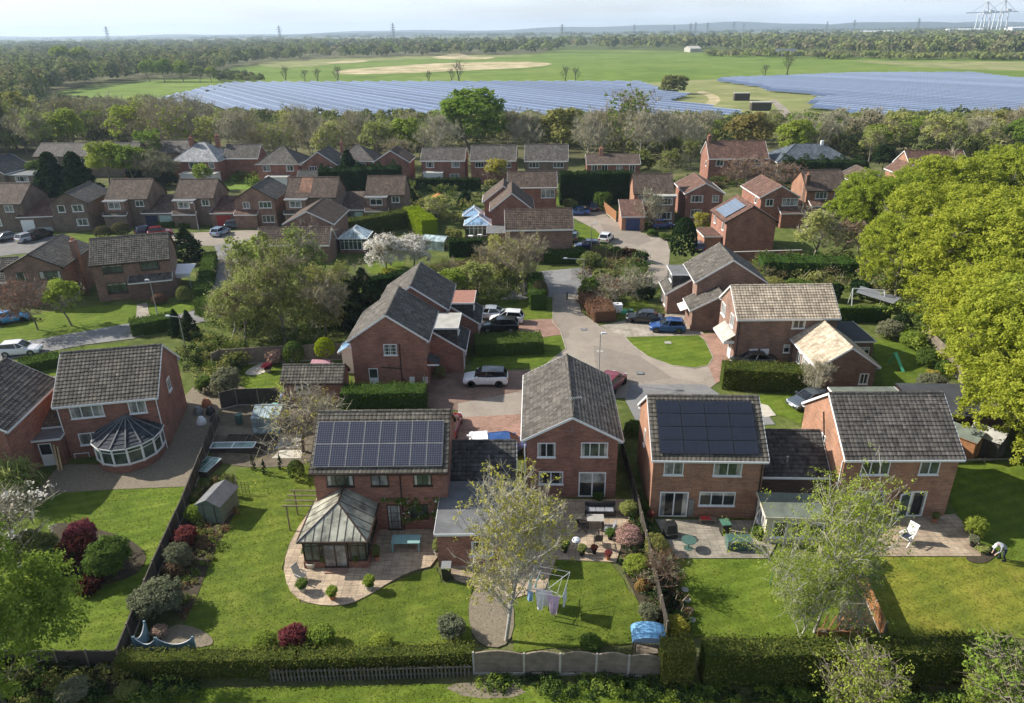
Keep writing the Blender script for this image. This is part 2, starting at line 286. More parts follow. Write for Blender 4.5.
# ------------------------------------------------------------------ mesh building
def link(o, parent=None):
    COL.objects.link(o)
    if parent is not None: o.parent = parent
    return o
def tag(o, label=None, cat=None, group=None, kind=None):
    if label: o['label'] = label
    if cat: o['category'] = cat
    if group: o['group'] = group
    if kind: o['kind'] = kind
    return o
def empty(name, loc=(0, 0, 0), rz=0., label=None, cat=None, group=None):
    o = bpy.data.objects.new(name, None); COL.objects.link(o); o.location = loc; o.rotation_euler = (0, 0, rz); o.empty_display_size = .3
    return tag(o, label, cat, group)
class MB:
    def __init__(s): s.v = []; s.f = []; s.uv = []; s.m = []; s.mats = []
    def slot(s, mt):
        mt = M[mt] if isinstance(mt, str) else mt
        if mt not in s.mats: s.mats.append(mt)
        return s.mats.index(mt)
    def face(s, pts, mt, uv=None):
        b = len(s.v); s.v += [tuple(p) for p in pts]; s.f.append(tuple(range(b, b+len(pts)))); s.m.append(s.slot(mt)); s.uv.append(uv); return s
    def box(s, x0, x1, y0, y1, z0, z1, mt, T=None):
        P = [Vector((x, y, z)) for z in (z0, z1) for y in (y0, y1) for x in (x0, x1)]
        if T: P = [T @ p for p in P]
        for q in ((0, 2, 3, 1), (4, 5, 7, 6), (0, 1, 5, 4), (2, 6, 7, 3), (0, 4, 6, 2), (1, 3, 7, 5)): s.face([P[i] for i in q], mt)
        return s
    def prism(s, poly, z0, z1, mt, T=None, taper=1.):
        n = len(poly); cx = sum(p[0] for p in poly)/n; cy_ = sum(p[1] for p in poly)/n
        A = [Vector((p[0], p[1], z0)) for p in poly]; B = [Vector((cx+(p[0]-cx)*taper, cy_+(p[1]-cy_)*taper, z1)) for p in poly]
        if T: A = [T @ p for p in A]; B = [T @ p for p in B]
        s.face(A[::-1], mt); s.face(B, mt)
        for i in range(n): j = (i+1) % n; s.face([A[i], A[j], B[j], B[i]], mt)
        return s
    def cyl(s, c, r, z0, z1, mt, n=12, r2=None, T=None):
        r2 = r if r2 is None else r2
        A = [Vector((c[0]+r*math.cos(6.28318*i/n), c[1]+r*math.sin(6.28318*i/n), z0)) for i in range(n)]
        B = [Vector((c[0]+r2*math.cos(6.28318*i/n), c[1]+r2*math.sin(6.28318*i/n), z1)) for i in range(n)]
        if T: A = [T @ p for p in A]; B = [T @ p for p in B]
        s.face(A[::-1], mt); s.face(B, mt)
        for i in range(n): j = (i+1) % n; s.face([A[i], A[j], B[j], B[i]], mt)
        return s
    def bar(s, a, b, r, mt, n=4, r2=None):
        a = Vector(a); b = Vector(b); d = b-a; L = d.length
        if L < 1e-5: return s
        T = Matrix.Translation(a) @ d.to_track_quat('Z', 'Y').to_matrix().to_4x4() @ Matrix.Rotation(.7854, 4, 'Z')
        return s.cyl((0, 0), r, 0, L, mt, n, r2, T)
    def build(s, name, parent=None, smooth=False):
        me = bpy.data.meshes.new(name); me.from_pydata(s.v, [], s.f)
        for mt in s.mats: me.materials.append(mt)
        me.polygons.foreach_set('material_index', s.m)
        uvl = me.uv_layers.new(name='uv'); buf = np.zeros((len(me.loops), 2)); k = 0
        for f, uv in zip(s.f, s.uv):
            if uv is None:
                p = [Vector(s.v[i]) for i in f]; n = Vector((0, 0, 0))
                for i in range(len(p)):
                    a, b = p[i], p[(i+1) % len(p)]; n += Vector(((a.y-b.y)*(a.z+b.z), (a.z-b.z)*(a.x+b.x), (a.x-b.x)*(a.y+b.y)))
                if n.length < 1e-12: n = Vector((0, 0, 1))
                n.normalize(); t = Vector((0, 0, 1)).cross(n)
                if t.length < .08: t = Vector((1, 0, 0))
                t.normalize(); b = n.cross(t); uv = [(q.dot(t), q.dot(b)) for q in p]
            for c in uv: buf[k] = c; k += 1
        uvl.data.foreach_set('uv', buf.ravel())
        if smooth: me.polygons.foreach_set('use_smooth', [True]*len(me.polygons))
        me.update()
        return link(bpy.data.objects.new(name, me), parent)
def copy_tree(o, parent=None):
    c = o.copy(); COL.objects.link(c)
    if parent is not None: c.parent = parent
    for ch in list(o.children): copy_tree(ch, c)
    return c
def obmat(o, mt, slot=0):
    s = o.material_slots[slot]; s.link = 'OBJECT'; s.material = M[mt]
# ------------------------------------------------------------------ flat sheets of ground
from mathutils.geometry import tessellate_polygon
def sheet(name, pts, z, mt, kind='structure', thick=0.):
    pts = [Vector((p[0], p[1], z)) for p in pts]
    me = bpy.data.meshes.new(name)
    tr = tessellate_polygon([[Vector((p.x, p.y, 0)) for p in pts]])
    V = [tuple(p) for p in pts]; Fs = []
    for t in tr:
        a, b, c = [pts[i] for i in t]
        Fs.append(t if (b-a).cross(c-a).z > 0 else t[::-1])
    if thick:
        n = len(pts); V += [(p.x, p.y, z-thick) for p in pts]
        Fs += [(i, (i+1) % n, n+(i+1) % n, n+i) for i in range(n)]
    me.from_pydata(V, [], Fs); me.materials.append(M[mt])
    uvl = me.uv_layers.new(name='uv')
    for l in me.loops: uvl.data[l.index].uv = me.vertices[l.vertex_index].co[:2]
    me.update(); o = link(bpy.data.objects.new(name, me)); o['kind'] = kind
    return o
SHN = [0]
def pxs(name, pp, z, mt, thick=0., smooth=0):
    SHN[0] += 1; z += .0004*SHN[0]
    P = [G(*p) for p in pp]
    for _ in range(smooth):
        Q = []
        for i in range(len(P)):
            a, b = P[i], P[(i+1) % len(P)]; Q += [a*.75+b*.25, a*.25+b*.75]
        P = Q
    return sheet(name, P, z, mt, thick=thick)
# ------------------------------------------------------------------ houses
def tiled(mb, o, ux, uy, W, L, mt, fine, trap=0.):
    """roof slope: o = eave start, ux along the eave, uy up the slope; fine = real courses of double-roman tiles"""
    o = Vector(o); ux = Vector(ux); uy = Vector(uy); n = ux.cross(uy)
    if n.z < 0: n = -n
    if not fine:
        a, b, c, d = o, o+ux*W, o+ux*(W-trap)+uy*L, o+ux*trap+uy*L
        mb.face([a, b, c, d], mt, [(0, 0), (W, 0), (W-trap, L), (trap, L)]); return
    k = max(2, int(W/.3)); cols = [i*W/(k*3) for i in range(k*3+1)]; prof = [.0, .018, .018]
    rows = max(2, round(L/.33)); rh = L/rows
    for r in range(rows):
        jit = random.uniform(-.006, .006)
        for i in range(len(cols)-1):
            u0, u1 = cols[i], cols[i+1]; h0, h1 = prof[i % 3], prof[(i+1) % 3]
            v0, v1 = r*rh-.02, (r+1)*rh
            if r == 0: v0 = 0
            a = o+ux*u0+uy*v0+n*(h0+.05+jit); b = o+ux*u1+uy*v0+n*(h1+.05+jit)
            c = o+ux*u1+uy*v1+n*(h1+.005); d = o+ux*u0+uy*v1+n*(h0+.005)
            mb.face([a, b, c, d], mt, [(u0, v0+.02), (u1, v0+.02), (u1, v1), (u0, v1)])
            if r == 0:
                mb.face([a-n*.06, b-n*.06, b, a], mt, [(u0, 0), (u1, 0), (u1, .02), (u0, .02)])
            else:
                mb.face([o+ux*u0+uy*v0+n*(h0), o+ux*u1+uy*v0+n*(h1), b, a], mt, [(u0, v0), (u1, v0), (u1, v0+.01), (u0, v0+.01)])
def under(o, P): return o if P.parent is None else P      # never deeper than thing > part > sub-part
def block(P, x0, y0, w, d, he, hr, axis, wm, rm, fine=False, eave=.35, verge=.15, z0=0., fascia='white_upvc', wall='wall', roof='roof', sub=False, ridge=True, band=None):
    if axis in 'xh': A, Bd = w, d; mp_ = lambda a, b, z: Vector((x0+a, y0+b, z))
    else: A, Bd = d, w; mp_ = lambda a, b, z: Vector((x0+b, y0+a, z))
    va = verge; ve = eave; res = dict(par=P)
    if axis in ('flat', 'lean'): ve = va = min(verge, .15)
    mb = MB()
    if axis in ('x', 'y', 'h'):
        half = Bd/2; s = (hr-he)/half; zc = he+ve*s-.1
        if axis == 'h': va = ve
        q = [(va, ve), (A-va, ve), (A-va, Bd-ve), (va, Bd-ve)]
        mb.face([mp_(*q[0], z0), mp_(*q[1], z0), mp_(*q[1], zc), mp_(*q[0], zc)], wm)
        mb.face([mp_(*q[2], z0), mp_(*q[3], z0), mp_(*q[3], zc), mp_(*q[2], zc)], wm)
        for aa in (va, A-va):
            pts = [mp_(aa, ve, z0), mp_(aa, Bd-ve, z0), mp_(aa, Bd-ve, zc)]
            if axis != 'h': pts.append(mp_(aa, half, hr-.1))
            pts.append(mp_(aa, ve, zc)); mb.face(pts, wm)
    else:
        zf = he-.08; zb = (hr if axis == 'lean' else he)-.08
        X0, X1, Y0, Y1 = x0+va, x0+w-va, y0+ve, y0+d
        mb.face([(X0, Y0, z0), (X1, Y0, z0), (X1, Y0, zf), (X0, Y0, zf)], wm); mb.face([(X1, Y1, z0), (X0, Y1, z0), (X0, Y1, zb), (X1, Y1, zb)], wm)
        mb.face([(X0, Y1, z0), (X0, Y0, z0), (X0, Y0, zf), (X0, Y1, zb)], wm); mb.face([(X1, Y0, z0), (X1, Y1, z0), (X1, Y1, zb), (X1, Y0, zf)], wm)
        mb.face([(X0, Y0, zf), (X1, Y0, zf), (X1, Y1, zb), (X0, Y1, zb)], wm)
    wo = mb.build(wall, P); RP = wo if sub else P
    mb = MB()
    if axis in ('x', 'y'):
        L = math.hypot(half, hr-he)
        for b0, sg in ((0, 1), (Bd, -1)):
            o = mp_(0, b0, he); ux = (mp_(A, b0, he)-o)/A; uy = (mp_(0, half, hr)-o)/L
            tiled(mb, o, ux, uy, A, L, rm, fine)
            t = .1; n = ux.cross(uy); n = n if n.z > 0 else -n
            p = [o, o+ux*A, o+ux*A+uy*L, o+uy*L]; q = [v-n*t for v in p]
            mb.face(q[::-1], 'white_upvc' if fascia == 'white_upvc' else 'brown_upvc')
        ro = mb.build(roof, RP)
        if ridge:
            mb = MB(); T = None
            a, b = mp_(-.02, half, hr), mp_(A+.02, half, hr); dv = (b-a).normalized(); sd_ = Vector((-dv.y, dv.x, 0))
            k = max(1, int(A/.45)) if fine else 1
            for i in range(k):
                a1 = a+(b-a)*(i/k); b1 = a+(b-a)*((i+1)/k-.004); up_ = Vector((0, 0, 1)); lift = .012*(i % 2)
                sec = [(-.16, -.07), (-.1, .05), (0, .1), (.1, .05), (.16, -.07)]
                for (u, v), (u2, v2) in zip(sec, sec[1:]):
                    mb.face([a1+sd_*u+up_*(v+lift), b1+sd_*u+up_*(v+lift), b1+sd_*u2+up_*(v2+lift), a1+sd_*u2+up_*(v2+lift)], rm)
            mb.build('ridge_tiles', under(ro, RP))
        for aa in (-.012, A+.012):       # barge boards
            mb = MB()
            for b0 in (0, Bd):
                p0, p1 = mp_(aa, b0, he), mp_(aa, half, hr); t1 = Vector((0, 0, -.2)); e = mp_(aa+(.03 if aa > 0 else -.03), b0, he)-p0
                P0, P1 = p0+Vector((0, 0, .03)), p1+Vector((0, 0, .03))
                mb.face([P0, P1, P1+t1, P0+t1], fascia); mb.face([P0+e, P1+e, P1+e+t1, P0+e+t1], fascia); mb.face([P0, P1, P1+e, P0+e], fascia); mb.face([P0+t1, P1+t1, P1+e+t1, P0+e+t1], fascia)
            mb.build('barge_board', RP)
        for b0, sg in ((0, -1), (Bd, 1)):
            mb = MB()
            a = mp_(0, b0+sg*.03, he-.03); b = mp_(A, b0+sg*.03, he-.03)
            mb.bar(a, b, .055, fascia, 6)
            p = [mp_(0, b0, he-.02), mp_(A, b0, he-.02), mp_(A, b0, he-.2), mp_(0, b0, he-.2)]; mb.face(p, fascia)
            mb.face([mp_(0, b0, he-.2), mp_(A, b0, he-.2), mp_(A, b0-sg*ve, he-.2), mp_(0, b0-sg*ve, he-.2)], fascia)
            mb.build('gutter', RP)
    elif axis == 'h':
        rl = half*.95
        e = [mp_(0, 0, he), mp_(A, 0, he), mp_(A, Bd, he), mp_(0, Bd, he)]; r1, r2 = mp_(rl, half, hr), mp_(A-rl, half, hr)
        for p in ([e[0], e[1], r2, r1], [e[2], e[3], r1, r2], [e[1], e[2], r2], [e[3], e[0], r1]): mb.face(p, rm)
        for a, b in ((e[0], r1), (e[3], r1), (e[1], r2), (e[2], r2), (r1, r2)): mb.bar(a, b, .09, rm, 5)
        for i in range(4): mb.bar(e[i]-Vector((0, 0, .08)), e[(i+1) % 4]-Vector((0, 0, .08)), .09, fascia, 4)
        ro = mb.build(roof, RP)
    else:
        dz = (hr-he) if axis == 'lean' else 0
        if rm.startswith('tile') or rm.startswith('slate'):
            L = math.hypot(d, dz); tiled(mb, (x0, y0, he+.02), (1, 0, 0), (0, d/L, dz/L), w, L, rm, fine)
            T = 1
        th = .02
        p = [(x0, y0, he), (x0+w, y0, he), (x0+w, y0+d, he+dz), (x0, y0+d, he+dz)]
        mb.face(p, rm); q = [(a, b, c-.14) for a, b, c in p]; mb.face(q[::-1], fascia)
        ro = mb.build(roof, RP)
        mb = MB()
        for i in (0, 1, 3):
            a, b = Vector(p[i]), Vector(p[(i+1) % 4]); c = Vector((0, 0, -.16)); dn = Vector((b.y-a.y, a.x-b.x, 0)).normalized()*.03
            mb.face([a+dn, b+dn, b+dn+c, a+dn+c], fascia); mb.face([a, b, b+dn, a+dn], fascia); mb.face([a+Vector((0, 0, .02)), b+Vector((0, 0, .02)), b+dn+Vector((0, 0, .02)), a+dn+Vector((0, 0, .02))], fascia)
        mb.build('fascia_board', RP)
    if axis in ('x', 'h'): ext = (x0+va, x0+w-va, y0+ve, y0+d-ve)
    elif axis == 'y': ext = (x0+ve, x0+w-ve, y0+va, y0+d-va)
    else: ext = (x0+va, x0+w-va, y0+ve, y0+d)
    res['ext'] = ext; res['wall'] = wo; res['he'] = he; res['hr'] = hr; res['roof'] = ro; res['dim'] = (x0, y0, w, d); res['axis'] = axis
    return res
def facet(B, f):
    X0, X1, Y0, Y1 = B['ext']
    o, ux, n = dict(F=((X0, Y0, 0), (1, 0, 0), (0, -1, 0)), B=((X1, Y1, 0), (-1, 0, 0), (0, 1, 0)),
                    L=((X0, Y0, 0), (0, 1, 0), (-1, 0, 0)), R=((X1, Y0, 0), (0, 1, 0), (1, 0, 0)))[f]
    ux, n = Vector(ux), Vector(n); T = Matrix((ux, -n, Vector((0, 0, 1)))).transposed().to_4x4(); T.translation = Vector(o)
    return T           # local x along wall, local -y outward, z up
def window(B, f, u, z, w, h, n=2, style='w', frame='white_upvc', pane='pane_dark', top=0., name=None, parent=None):
    T = facet(B, f); P = parent or B['par']; mb = MB(); fr = .07 if style != 'd' else .09
    o_, i_ = -.05, .02
    if style == 'solid':
        mb.box(u, u+w, o_, i_, z, z+h, frame, T); return mb.build(name or 'door', P)
    mb.box(u, u+fr, o_, i_, z, z+h, frame, T); mb.box(u+w-fr, u+w, o_, i_, z, z+h, frame, T)
    mb.box(u+fr, u+w-fr, o_, i_, z, z+fr, frame, T); mb.box(u+fr, u+w-fr, o_, i_, z+h-fr, z+h, frame, T)
    for k in range(1, n):
        x = u+w*k/n; mb.box(x-fr*.5, x+fr*.5, o_+.004, i_, z+fr, z+h-fr, frame, T)
    if top: mb.box(u+fr, u+w-fr, o_+.008, i_, z+h-top-.03, z+h-top+.03, frame, T)
    if style == 'halfdoor': mb.box(u+fr, u+w-fr, o_+.006, i_, z+fr, z+h*.5, frame, T)
    if style == 'georgian':
        for k in (1, 2): mb.box(u+fr, u+w-fr, o_+.012, i_, z+h*k/3-.015, z+h*k/3+.015, frame, T)
        for k in range(2*n):
            x = u+w*(k+.5)/n/1.0*.5; mb.box(x-.014, x+.014, o_+.012, i_, z+fr, z+h-fr, frame, T)
    o = mb.build(name or ('window' if style in 'wgeorgian' else 'door'), P)
    mb = MB(); mb.box(u+fr*.6, u+w-fr*.6, -.012, .01, z+fr*.6, z+h-fr*.6, pane, T)
    cr = random.Random(int(u*97+z*31+w*57)+len(COL.objects)); kind = cr.random()      # curtains or a half-drawn blind close behind the glass
    if style in ('w', 'd', 'georgian') and kind < .75:
        cw = (w-2*fr)*cr.uniform(.09, .2)
        if kind < .5:
            for a_, b_ in ((u+fr, u+fr+cw), (u+w-fr-cw*cr.uniform(.6, 1.2), u+w-fr)): mb.box(a_, b_, -.016, -.011, z+fr, z+h-fr, 'pane_net', T)
        else: mb.box(u+fr, u+w-fr, -.016, -.011, z+h-fr-(h-2*fr)*cr.uniform(.15, .45), z+h-fr, 'pane_net', T)
    mb.build('pane', under(o, P))
    if style in ('w', 'georgian'):
        mb = MB(); mb.box(u-.05, u+w+.05, -.12, .0, z-.07, z-.001, frame if frame != 'brown_upvc' else 'brown_upvc', T); mb.build('sill', under(o, P))
    return o
def pipe(B, f, u, z0, z1, mt='black_plastic', off=.06, r=.045):
    T = facet(B, f); mb = MB(); mb.bar(T @ Vector((u, -off, z0)), T @ Vector((u, -off, z1)), r, mt, 6); return mb.build('downpipe', B['par'])
def chimney(P, x, y, z0, z1, w=.6, d=.9, mt='brick_red', pots=2):
    mb = MB(); mb.box(x-w/2, x+w/2, y-d/2, y+d/2, z0, z1, mt); mb.box(x-w/2-.05, x+w/2+.05, y-d/2-.05, y+d/2+.05, z1-.25, z1-.1, mt)
    o = mb.build('chimney', P); mb = MB()
    for k in range(pots):
        yy = y+(k-(pots-1)/2)*.4; mb.cyl((x, yy), .12, z1, z1+.4, 'terracotta', 10, .1)
    mb.build('chimney_pot', o); return o
def aerial(P, x, y, z, h=1.1, rz=.3):
    mb = MB(); mb.bar((x, y, z), (x, y, z+h), .02, 'steel', 5); c, s = math.cos(rz), math.sin(rz)
    mb.bar((x-.5*c, y-.5*s, z+h), (x+.6*c, y+.6*s, z+h), .015, 'steel', 4)
    for k in range(8):
        t = -.45+k*.14; mb.bar((x+t*c-.2*s, y+t*s+.2*c, z+h), (x+t*c+.2*s, y+t*s-.2*c, z+h), .01, 'steel', 4)
    return mb.build('aerial', P)
def roof_frame(B, side='front'):
    """T for slope: local x along eave, y up slope, z normal"""
    x0, y0, w, d = B['dim']; he, hr = B['he'], B['hr']
    if B['axis'] == 'x':
        half = d/2; L = math.hypot(half, hr-he); o = Vector((x0, y0, he)); ux = Vector((1, 0, 0)); uy = Vector((0, half/L, (hr-he)/L))
    else:
        half = w/2; L = math.hypot(half, hr-he); o = Vector((x0, y0+d, he)); ux = Vector((0, -1, 0)); uy = Vector((half/L, 0, (hr-he)/L))
    n = ux.cross(uy); T = Matrix((ux, uy, n)).transposed().to_4x4(); T.translation = o
    return T, L
def panels(B, x0, y0, nx, ny, pw, ph, mt, frame, gap=.014):
    T, L = roof_frame(B)
    for j in range(ny):
        for i in range(nx):
            a, b = x0+i*(pw+gap), y0+j*(ph+gap); mb = MB()
            mb.box(a, a+pw, b, b+ph, .12, .155, frame, T); o = mb.build('solar_panel', B['par'])
            q = [T @ Vector(p) for p in ((a+.018, b+.018, .158), (a+pw-.018, b+.018, .158), (a+pw-.018, b+ph-.018, .158), (a+.018, b+ph-.018, .158))]
            mb = MB(); mb.face(q, mt, [(0, 0), (pw-.06, 0), (pw-.06, ph-.06), (0, ph-.06)]); mb.build('cells', o)
def vents(B, spots, mt='white_upvc'):
    T, L = roof_frame(B)
    for (x, y) in spots:
        mb = MB(); p = T @ Vector((x, y, .05)); mb.cyl((p.x, p.y), .06, p.z-.1, p.z+.35, mt, 8); mb.cyl((p.x, p.y), .1, p.z+.35, p.z+.42, mt, 8); mb.build('roof_vent', B['par'])
def conservatory(P, x0, x1, y0, y1, zb, he, hr, frame, roofm, brickmt, apex=None, n=6, door=None, pane='pane_green', dwarf=.6):
    """rectangular hipped conservatory in house-local coordinates; y0 = garden side"""
    mb = MB()
    for a in ((x0, x1, y0, y0+.2), (x0, x0+.2, y0+.2, y1), (x1-.2, x1, y0+.2, y1)): mb.box(a[0], a[1], a[2], a[3], 0, dwarf, brickmt)
    c = mb.build('conservatory', P); mb = MB()
    def run(a, b, k, skip=None):
        for i in range(k+1):
            p = a.lerp(b, i/k); mb.box(p.x-.045, p.x+.045, p.y-.045, p.y+.045, dwarf if not (skip and i in skip) else .03, he, frame)
        mb.bar(a+Vector((0, 0, dwarf+.04)), b+Vector((0, 0, dwarf+.04)), .06, frame); mb.bar(a+Vector((0, 0, he-.05)), b+Vector((0, 0, he-.05)), .08, frame)
        mb.bar(a+Vector((0, 0, he-.5)), b+Vector((0, 0, he-.5)), .035, frame)
    A_, B_, C_, D_ = Vector((x0+.1, y1, 0)), Vector((x0+.1, y0+.1, 0)), Vector((x1-.1, y0+.1, 0)), Vector((x1-.1, y1, 0))
    run(A_, B_, max(3, n//2)); run(B_, C_, n); run(C_, D_, max(3, n//2)); mb.build('window_frame', c)
    mb = MB()
    for a, b in ((A_, B_), (B_, C_), (C_, D_)):
        mb.face([a+Vector((0, 0, dwarf)), b+Vector((0, 0, dwarf)), b+Vector((0, 0, he)), a+Vector((0, 0, he))], pane)
    mb.build('pane', c)
    if door is not None:
        mb = MB(); mb.box(door-.8, door+.8, y0-.03, y0+.1, .05, he-.15, frame); d_ = mb.build('door', c)
        mb = MB(); mb.box(door-.68, door-.06, y0-.045, y0-.032, .3, he-.35, 'pane_curtain'); mb.box(door+.06, door+.68, y0-.045, y0-.032, .3, he-.35, 'pane_curtain'); mb.build('pane', c)
    mb = MB(); ax, ay0, ay1 = (apex or ((x0+x1)/2, y0+1.6, y1)); o = .18
    e = [Vector((x0-o, y1, he)), Vector((x0-o, y0-o, he)), Vector((x1+o, y0-o, he)), Vector((x1+o, y1, he))]; r1, r2 = Vector((ax, ay0, hr)), Vector((ax, ay1, hr))
    for p in ([e[0], e[1], r1, r2], [e[1], e[2], r1], [e[2], e[3], r2, r1]): mb.face(p, roofm)
    ro = mb.build('conservatory_roof', c); mb = MB()
    for a, b in ((e[1], r1), (e[2], r1), (r1, r2)): mb.bar(a, b, .07, frame, 5)
    for k in range(1, n+1):
        p_ = e[1].lerp(e[2], k/(n+1)); s = (p_.x-e[1].x)/(ax-e[1].x) if p_.x < ax else (e[2].x-p_.x)/(e[2].x-ax); mb.bar(p_, (p_.x, e[1].y+(ay0-e[1].y)*s, he+(hr-he)*s), .03, frame)
    k_ = max(2, int((y1-y0)/.8))
    for k in range(1, k_+1):
        yy = y0+(y1-y0)*k/(k_+1); s = min(1, (yy-(y0-o))/max(.1, ay0-(y0-o)))
        for xa in (x0-o, x1+o): mb.bar((xa, yy, he), (xa+(ax-xa)*s, yy, he+(hr-he)*s), .03, frame)
    for a, b in ((e[0], e[1]), (e[1], e[2]), (e[2], e[3])): mb.bar(a, b, .07, frame)
    mb.build('glazing_bar', c); return c
HG = None
def house(label, x, y, rot, name='brick_house', group=None):
    return empty(name, (x, y, 0), R(rot), label, 'house', group)
# ---- house at the far left with tiled garden room
p = house('red brick house with white windows and a round garden room with a dark ribbed roof', -36.7, 50.7, 10.9)
b = block(p, 0, 0, 7.9, 8.2, 5.0, 8.0, 'x', 'brick_red', 'tile_weathered', True)
window(b, 'F', .9, 3.65, 2.5, 1.15, 3, top=.0, pane='pane_curtain'); window(b, 'F', 5.3, 3.6, 1.35, 1.2, 2, pane='pane_curtain')
window(b, 'F', 1.0, 1.15, 1.9, 1.1, 2, pane='pane_curtain'); window(b, 'R', 3.2, 3.7, .9, 1.2, 2)
pipe(b, 'F', 7.5, .0, 4.8, 'white_upvc'); pipe(b, 'F', .05, 2.6, 4.8, 'white_upvc')
c = block(p, 4.4, 7.7, 2.2, 1.8, 2.6, 4.2, 'y', 'brick_red', 'tile_weathered', False, wall='porch', sub=True)
# link roof and porch to its left
c = block(p, -4.6, 1.2, 4.7, 6.0, 2.7, 4.6, 'lean', 'brick_red', 'tile_weathered', True, wall='garage_wing', sub=True)
c2 = block(p, -2.1, -.6, 2.3, 2.2, 2.5, 2.5, 'flat', 'brick_red', 'felt_grey', wall='back_porch', sub=True)
window(c2, 'F', .35, .05, .95, 2.05, 1, 'halfdoor', parent=c2['wall'], name='door')
mb = MB()  # rounded garden room
cx_, cy_ = 5.15, -.75; ang = [R(180+i*180/7) for i in range(8)]; rr = 2.45
pts = [(cx_-rr, .4)]+[(cx_+rr*math.cos(a), cy_+.2+rr*math.sin(a)*1.0) for a in ang]+[(cx_+rr, .4)]
mb.prism([(a, b_) for a, b_ in pts], 0, .75, 'brick_red'); gr = mb.build('garden_room', p)
mb = MB(); gl = MB()
for i, (a, b_) in enumerate(pts):
    mb.bar((a, b_, .7), (a, b_, 2.25), .1, 'white_upvc')
    if i < len(pts)-1:
        c_, d_ = pts[i+1]
        for z, r_ in ((.8, .1), (2.2, .09), (1.85, .04)): mb.bar((a, b_, z), (c_, d_, z), r_, 'white_upvc')
        gl.face([(a, b_, .75), (c_, d_, .75), (c_, d_, 2.25), (a, b_, 2.25)], 'pane_green')
mb.build('window_frame', gr); gl.build('pane', gr)
mb = MB(); ap = Vector((cx_, .1, 3.6)); rm_ = MB()
e = [Vector((cx_-rr-.16, .36, 2.3))]+[Vector((cx_+(rr+.16)*math.cos(a), cy_+.2+(rr+.16)*math.sin(a), 2.3)) for a in ang]+[Vector((cx_+rr+.16, .36, 2.3))]
for i in range(len(e)-1):
    u = (e[i+1]-e[i]); Wd = u.length; rows = 8
    for r_ in range(rows):
        t0, t1 = r_/rows, (r_+1)/rows; l = Vector((0, 0, .05))
        rm_.face([e[i].lerp(ap, t0)+l, e[i+1].lerp(ap, t0)+l, e[i+1].lerp(ap, t1), e[i].lerp(ap, t1)], 'tile_navy')
        rm_.face([e[i].lerp(ap, t0), e[i+1].lerp(ap, t0), e[i+1].lerp(ap, t0)+l, e[i].lerp(ap, t0)+l], 'tile_navy')
    mb.bar(e[i]+Vector((0, 0, .06)), ap+Vector((0, 0, .06)), .07, 'felt_grey')
    mb.bar(e[i]-Vector((0, 0, .04)), e[i+1]-Vector((0, 0, .04)), .07, 'white_upvc')
ro_ = rm_.build('garden_room_roof', gr); mb.build('hip_rib', gr)
# neighbour cut by the left edge
p = house('dark roofed brick house cut off by the left edge of the view', -45.2, 46.2, 6)
b = block(p, 0, 0, 7.4, 8.6, 5.0, 7.4, 'y', 'brick_red', 'tile_grey', True)
# ---- house with white-framed solar array
p = house('brick house with sixteen pale-framed solar panels and a dark timber conservatory', -13.7, 40.8, -.4)
b = block(p, 0, 0, 9.3, 7.5, 5.0, 7.7, 'x', 'brick_red', 'tile_weathered', True, fascia='brown_upvc')
panels(b, .2, .42, 8, 2, 1.075, 1.66, 'solar_cells', 'concrete')
for u, w_, n_ in ((.85, 1.85, 3), (3.85, 1.2, 2), (6.75, 1.25, 2)): window(b, 'F', u, 3.75, w_, 1.05, n_, frame='brown_upvc', pane='pane_curtain' if u < 6 and u > 1 else 'pane_green')
window(b, 'F', 4.75, .1, .95, 2.1, 1, 'georgian', frame='brown_upvc', pane='pane_curtain', name='door'); window(b, 'F', 6.3, 1.05, 1.3, 1.15, 2, frame='brown_upvc', pane='pane_green')
pipe(b, 'F', 5.85, 0, 4.8)
conservatory(p, -.0, 4.2, -3.6, .35, 0, 2.3, 3.7, 'brown_upvc', 'roof_poly', 'brick_red', apex=(2.1, -1.4, .35), n=8, door=2.15)
mb = MB(); mb.box(2.15-.7, 2.15+.7, -4.15, -3.65, 0, .16, 'block_pink'); mb.build('doorstep', p)
# garage and extension between it and the gable-fronted house
c = block(p, 9.0, 2.1, 4.9, 5.9, 2.6, 4.4, 'x', 'brick_dark', 'tile_dark', True, wall='garage_wing', sub=True)
# single storey back extension, felt roof
c = block(p, 8.6, -3.6, 5.6, 6.4, 2.75, 2.75, 'flat', 'brick_red', 'felt_grey', wall='extension', sub=True)
window(c, 'F', 2.2, .9, 1.4, 1.15, 2, pane='pane_dark', parent=c['wall'])
# ---- gable fronted house
p = house('gable-fronted brick house with grey concrete tiles between the two solar-roofed houses', .6, 44.7, -2.0)
b = block(p, 0, 0, 7.3, 10.8, 5.0, 6.95, 'y', 'brick_red', 'tile_grey', True)
window(b, 'F', .8, 3.55, 1.3, 1.2, 2, pane='pane_dark'); window(b, 'F', 3.95, 3.6, 1.95, 1.2, 3, top=0, pane='pane_green')
window(b, 'F', .9, 1.2, 1.8, 1.1, 2, pane='pane_dark'); window(b, 'F', 3.85, .12, 2.0, 2.15, 2, 'd', pane='pane_dark', name='patio_door')
pipe(b, 'F', -.12, .1, 4.6, 'white_upvc', .0); aerial(p, 3.75, .9, 6.9)
mb = MB(); mb.bar((3.65, .1, 5.7), (3.65, .1, 6.35), .03, 'grey_plastic'); mb.bar((3.1, .1, 5.72), (3.65, .1, 5.78), .02, 'grey_plastic'); mb.build('cable', p)
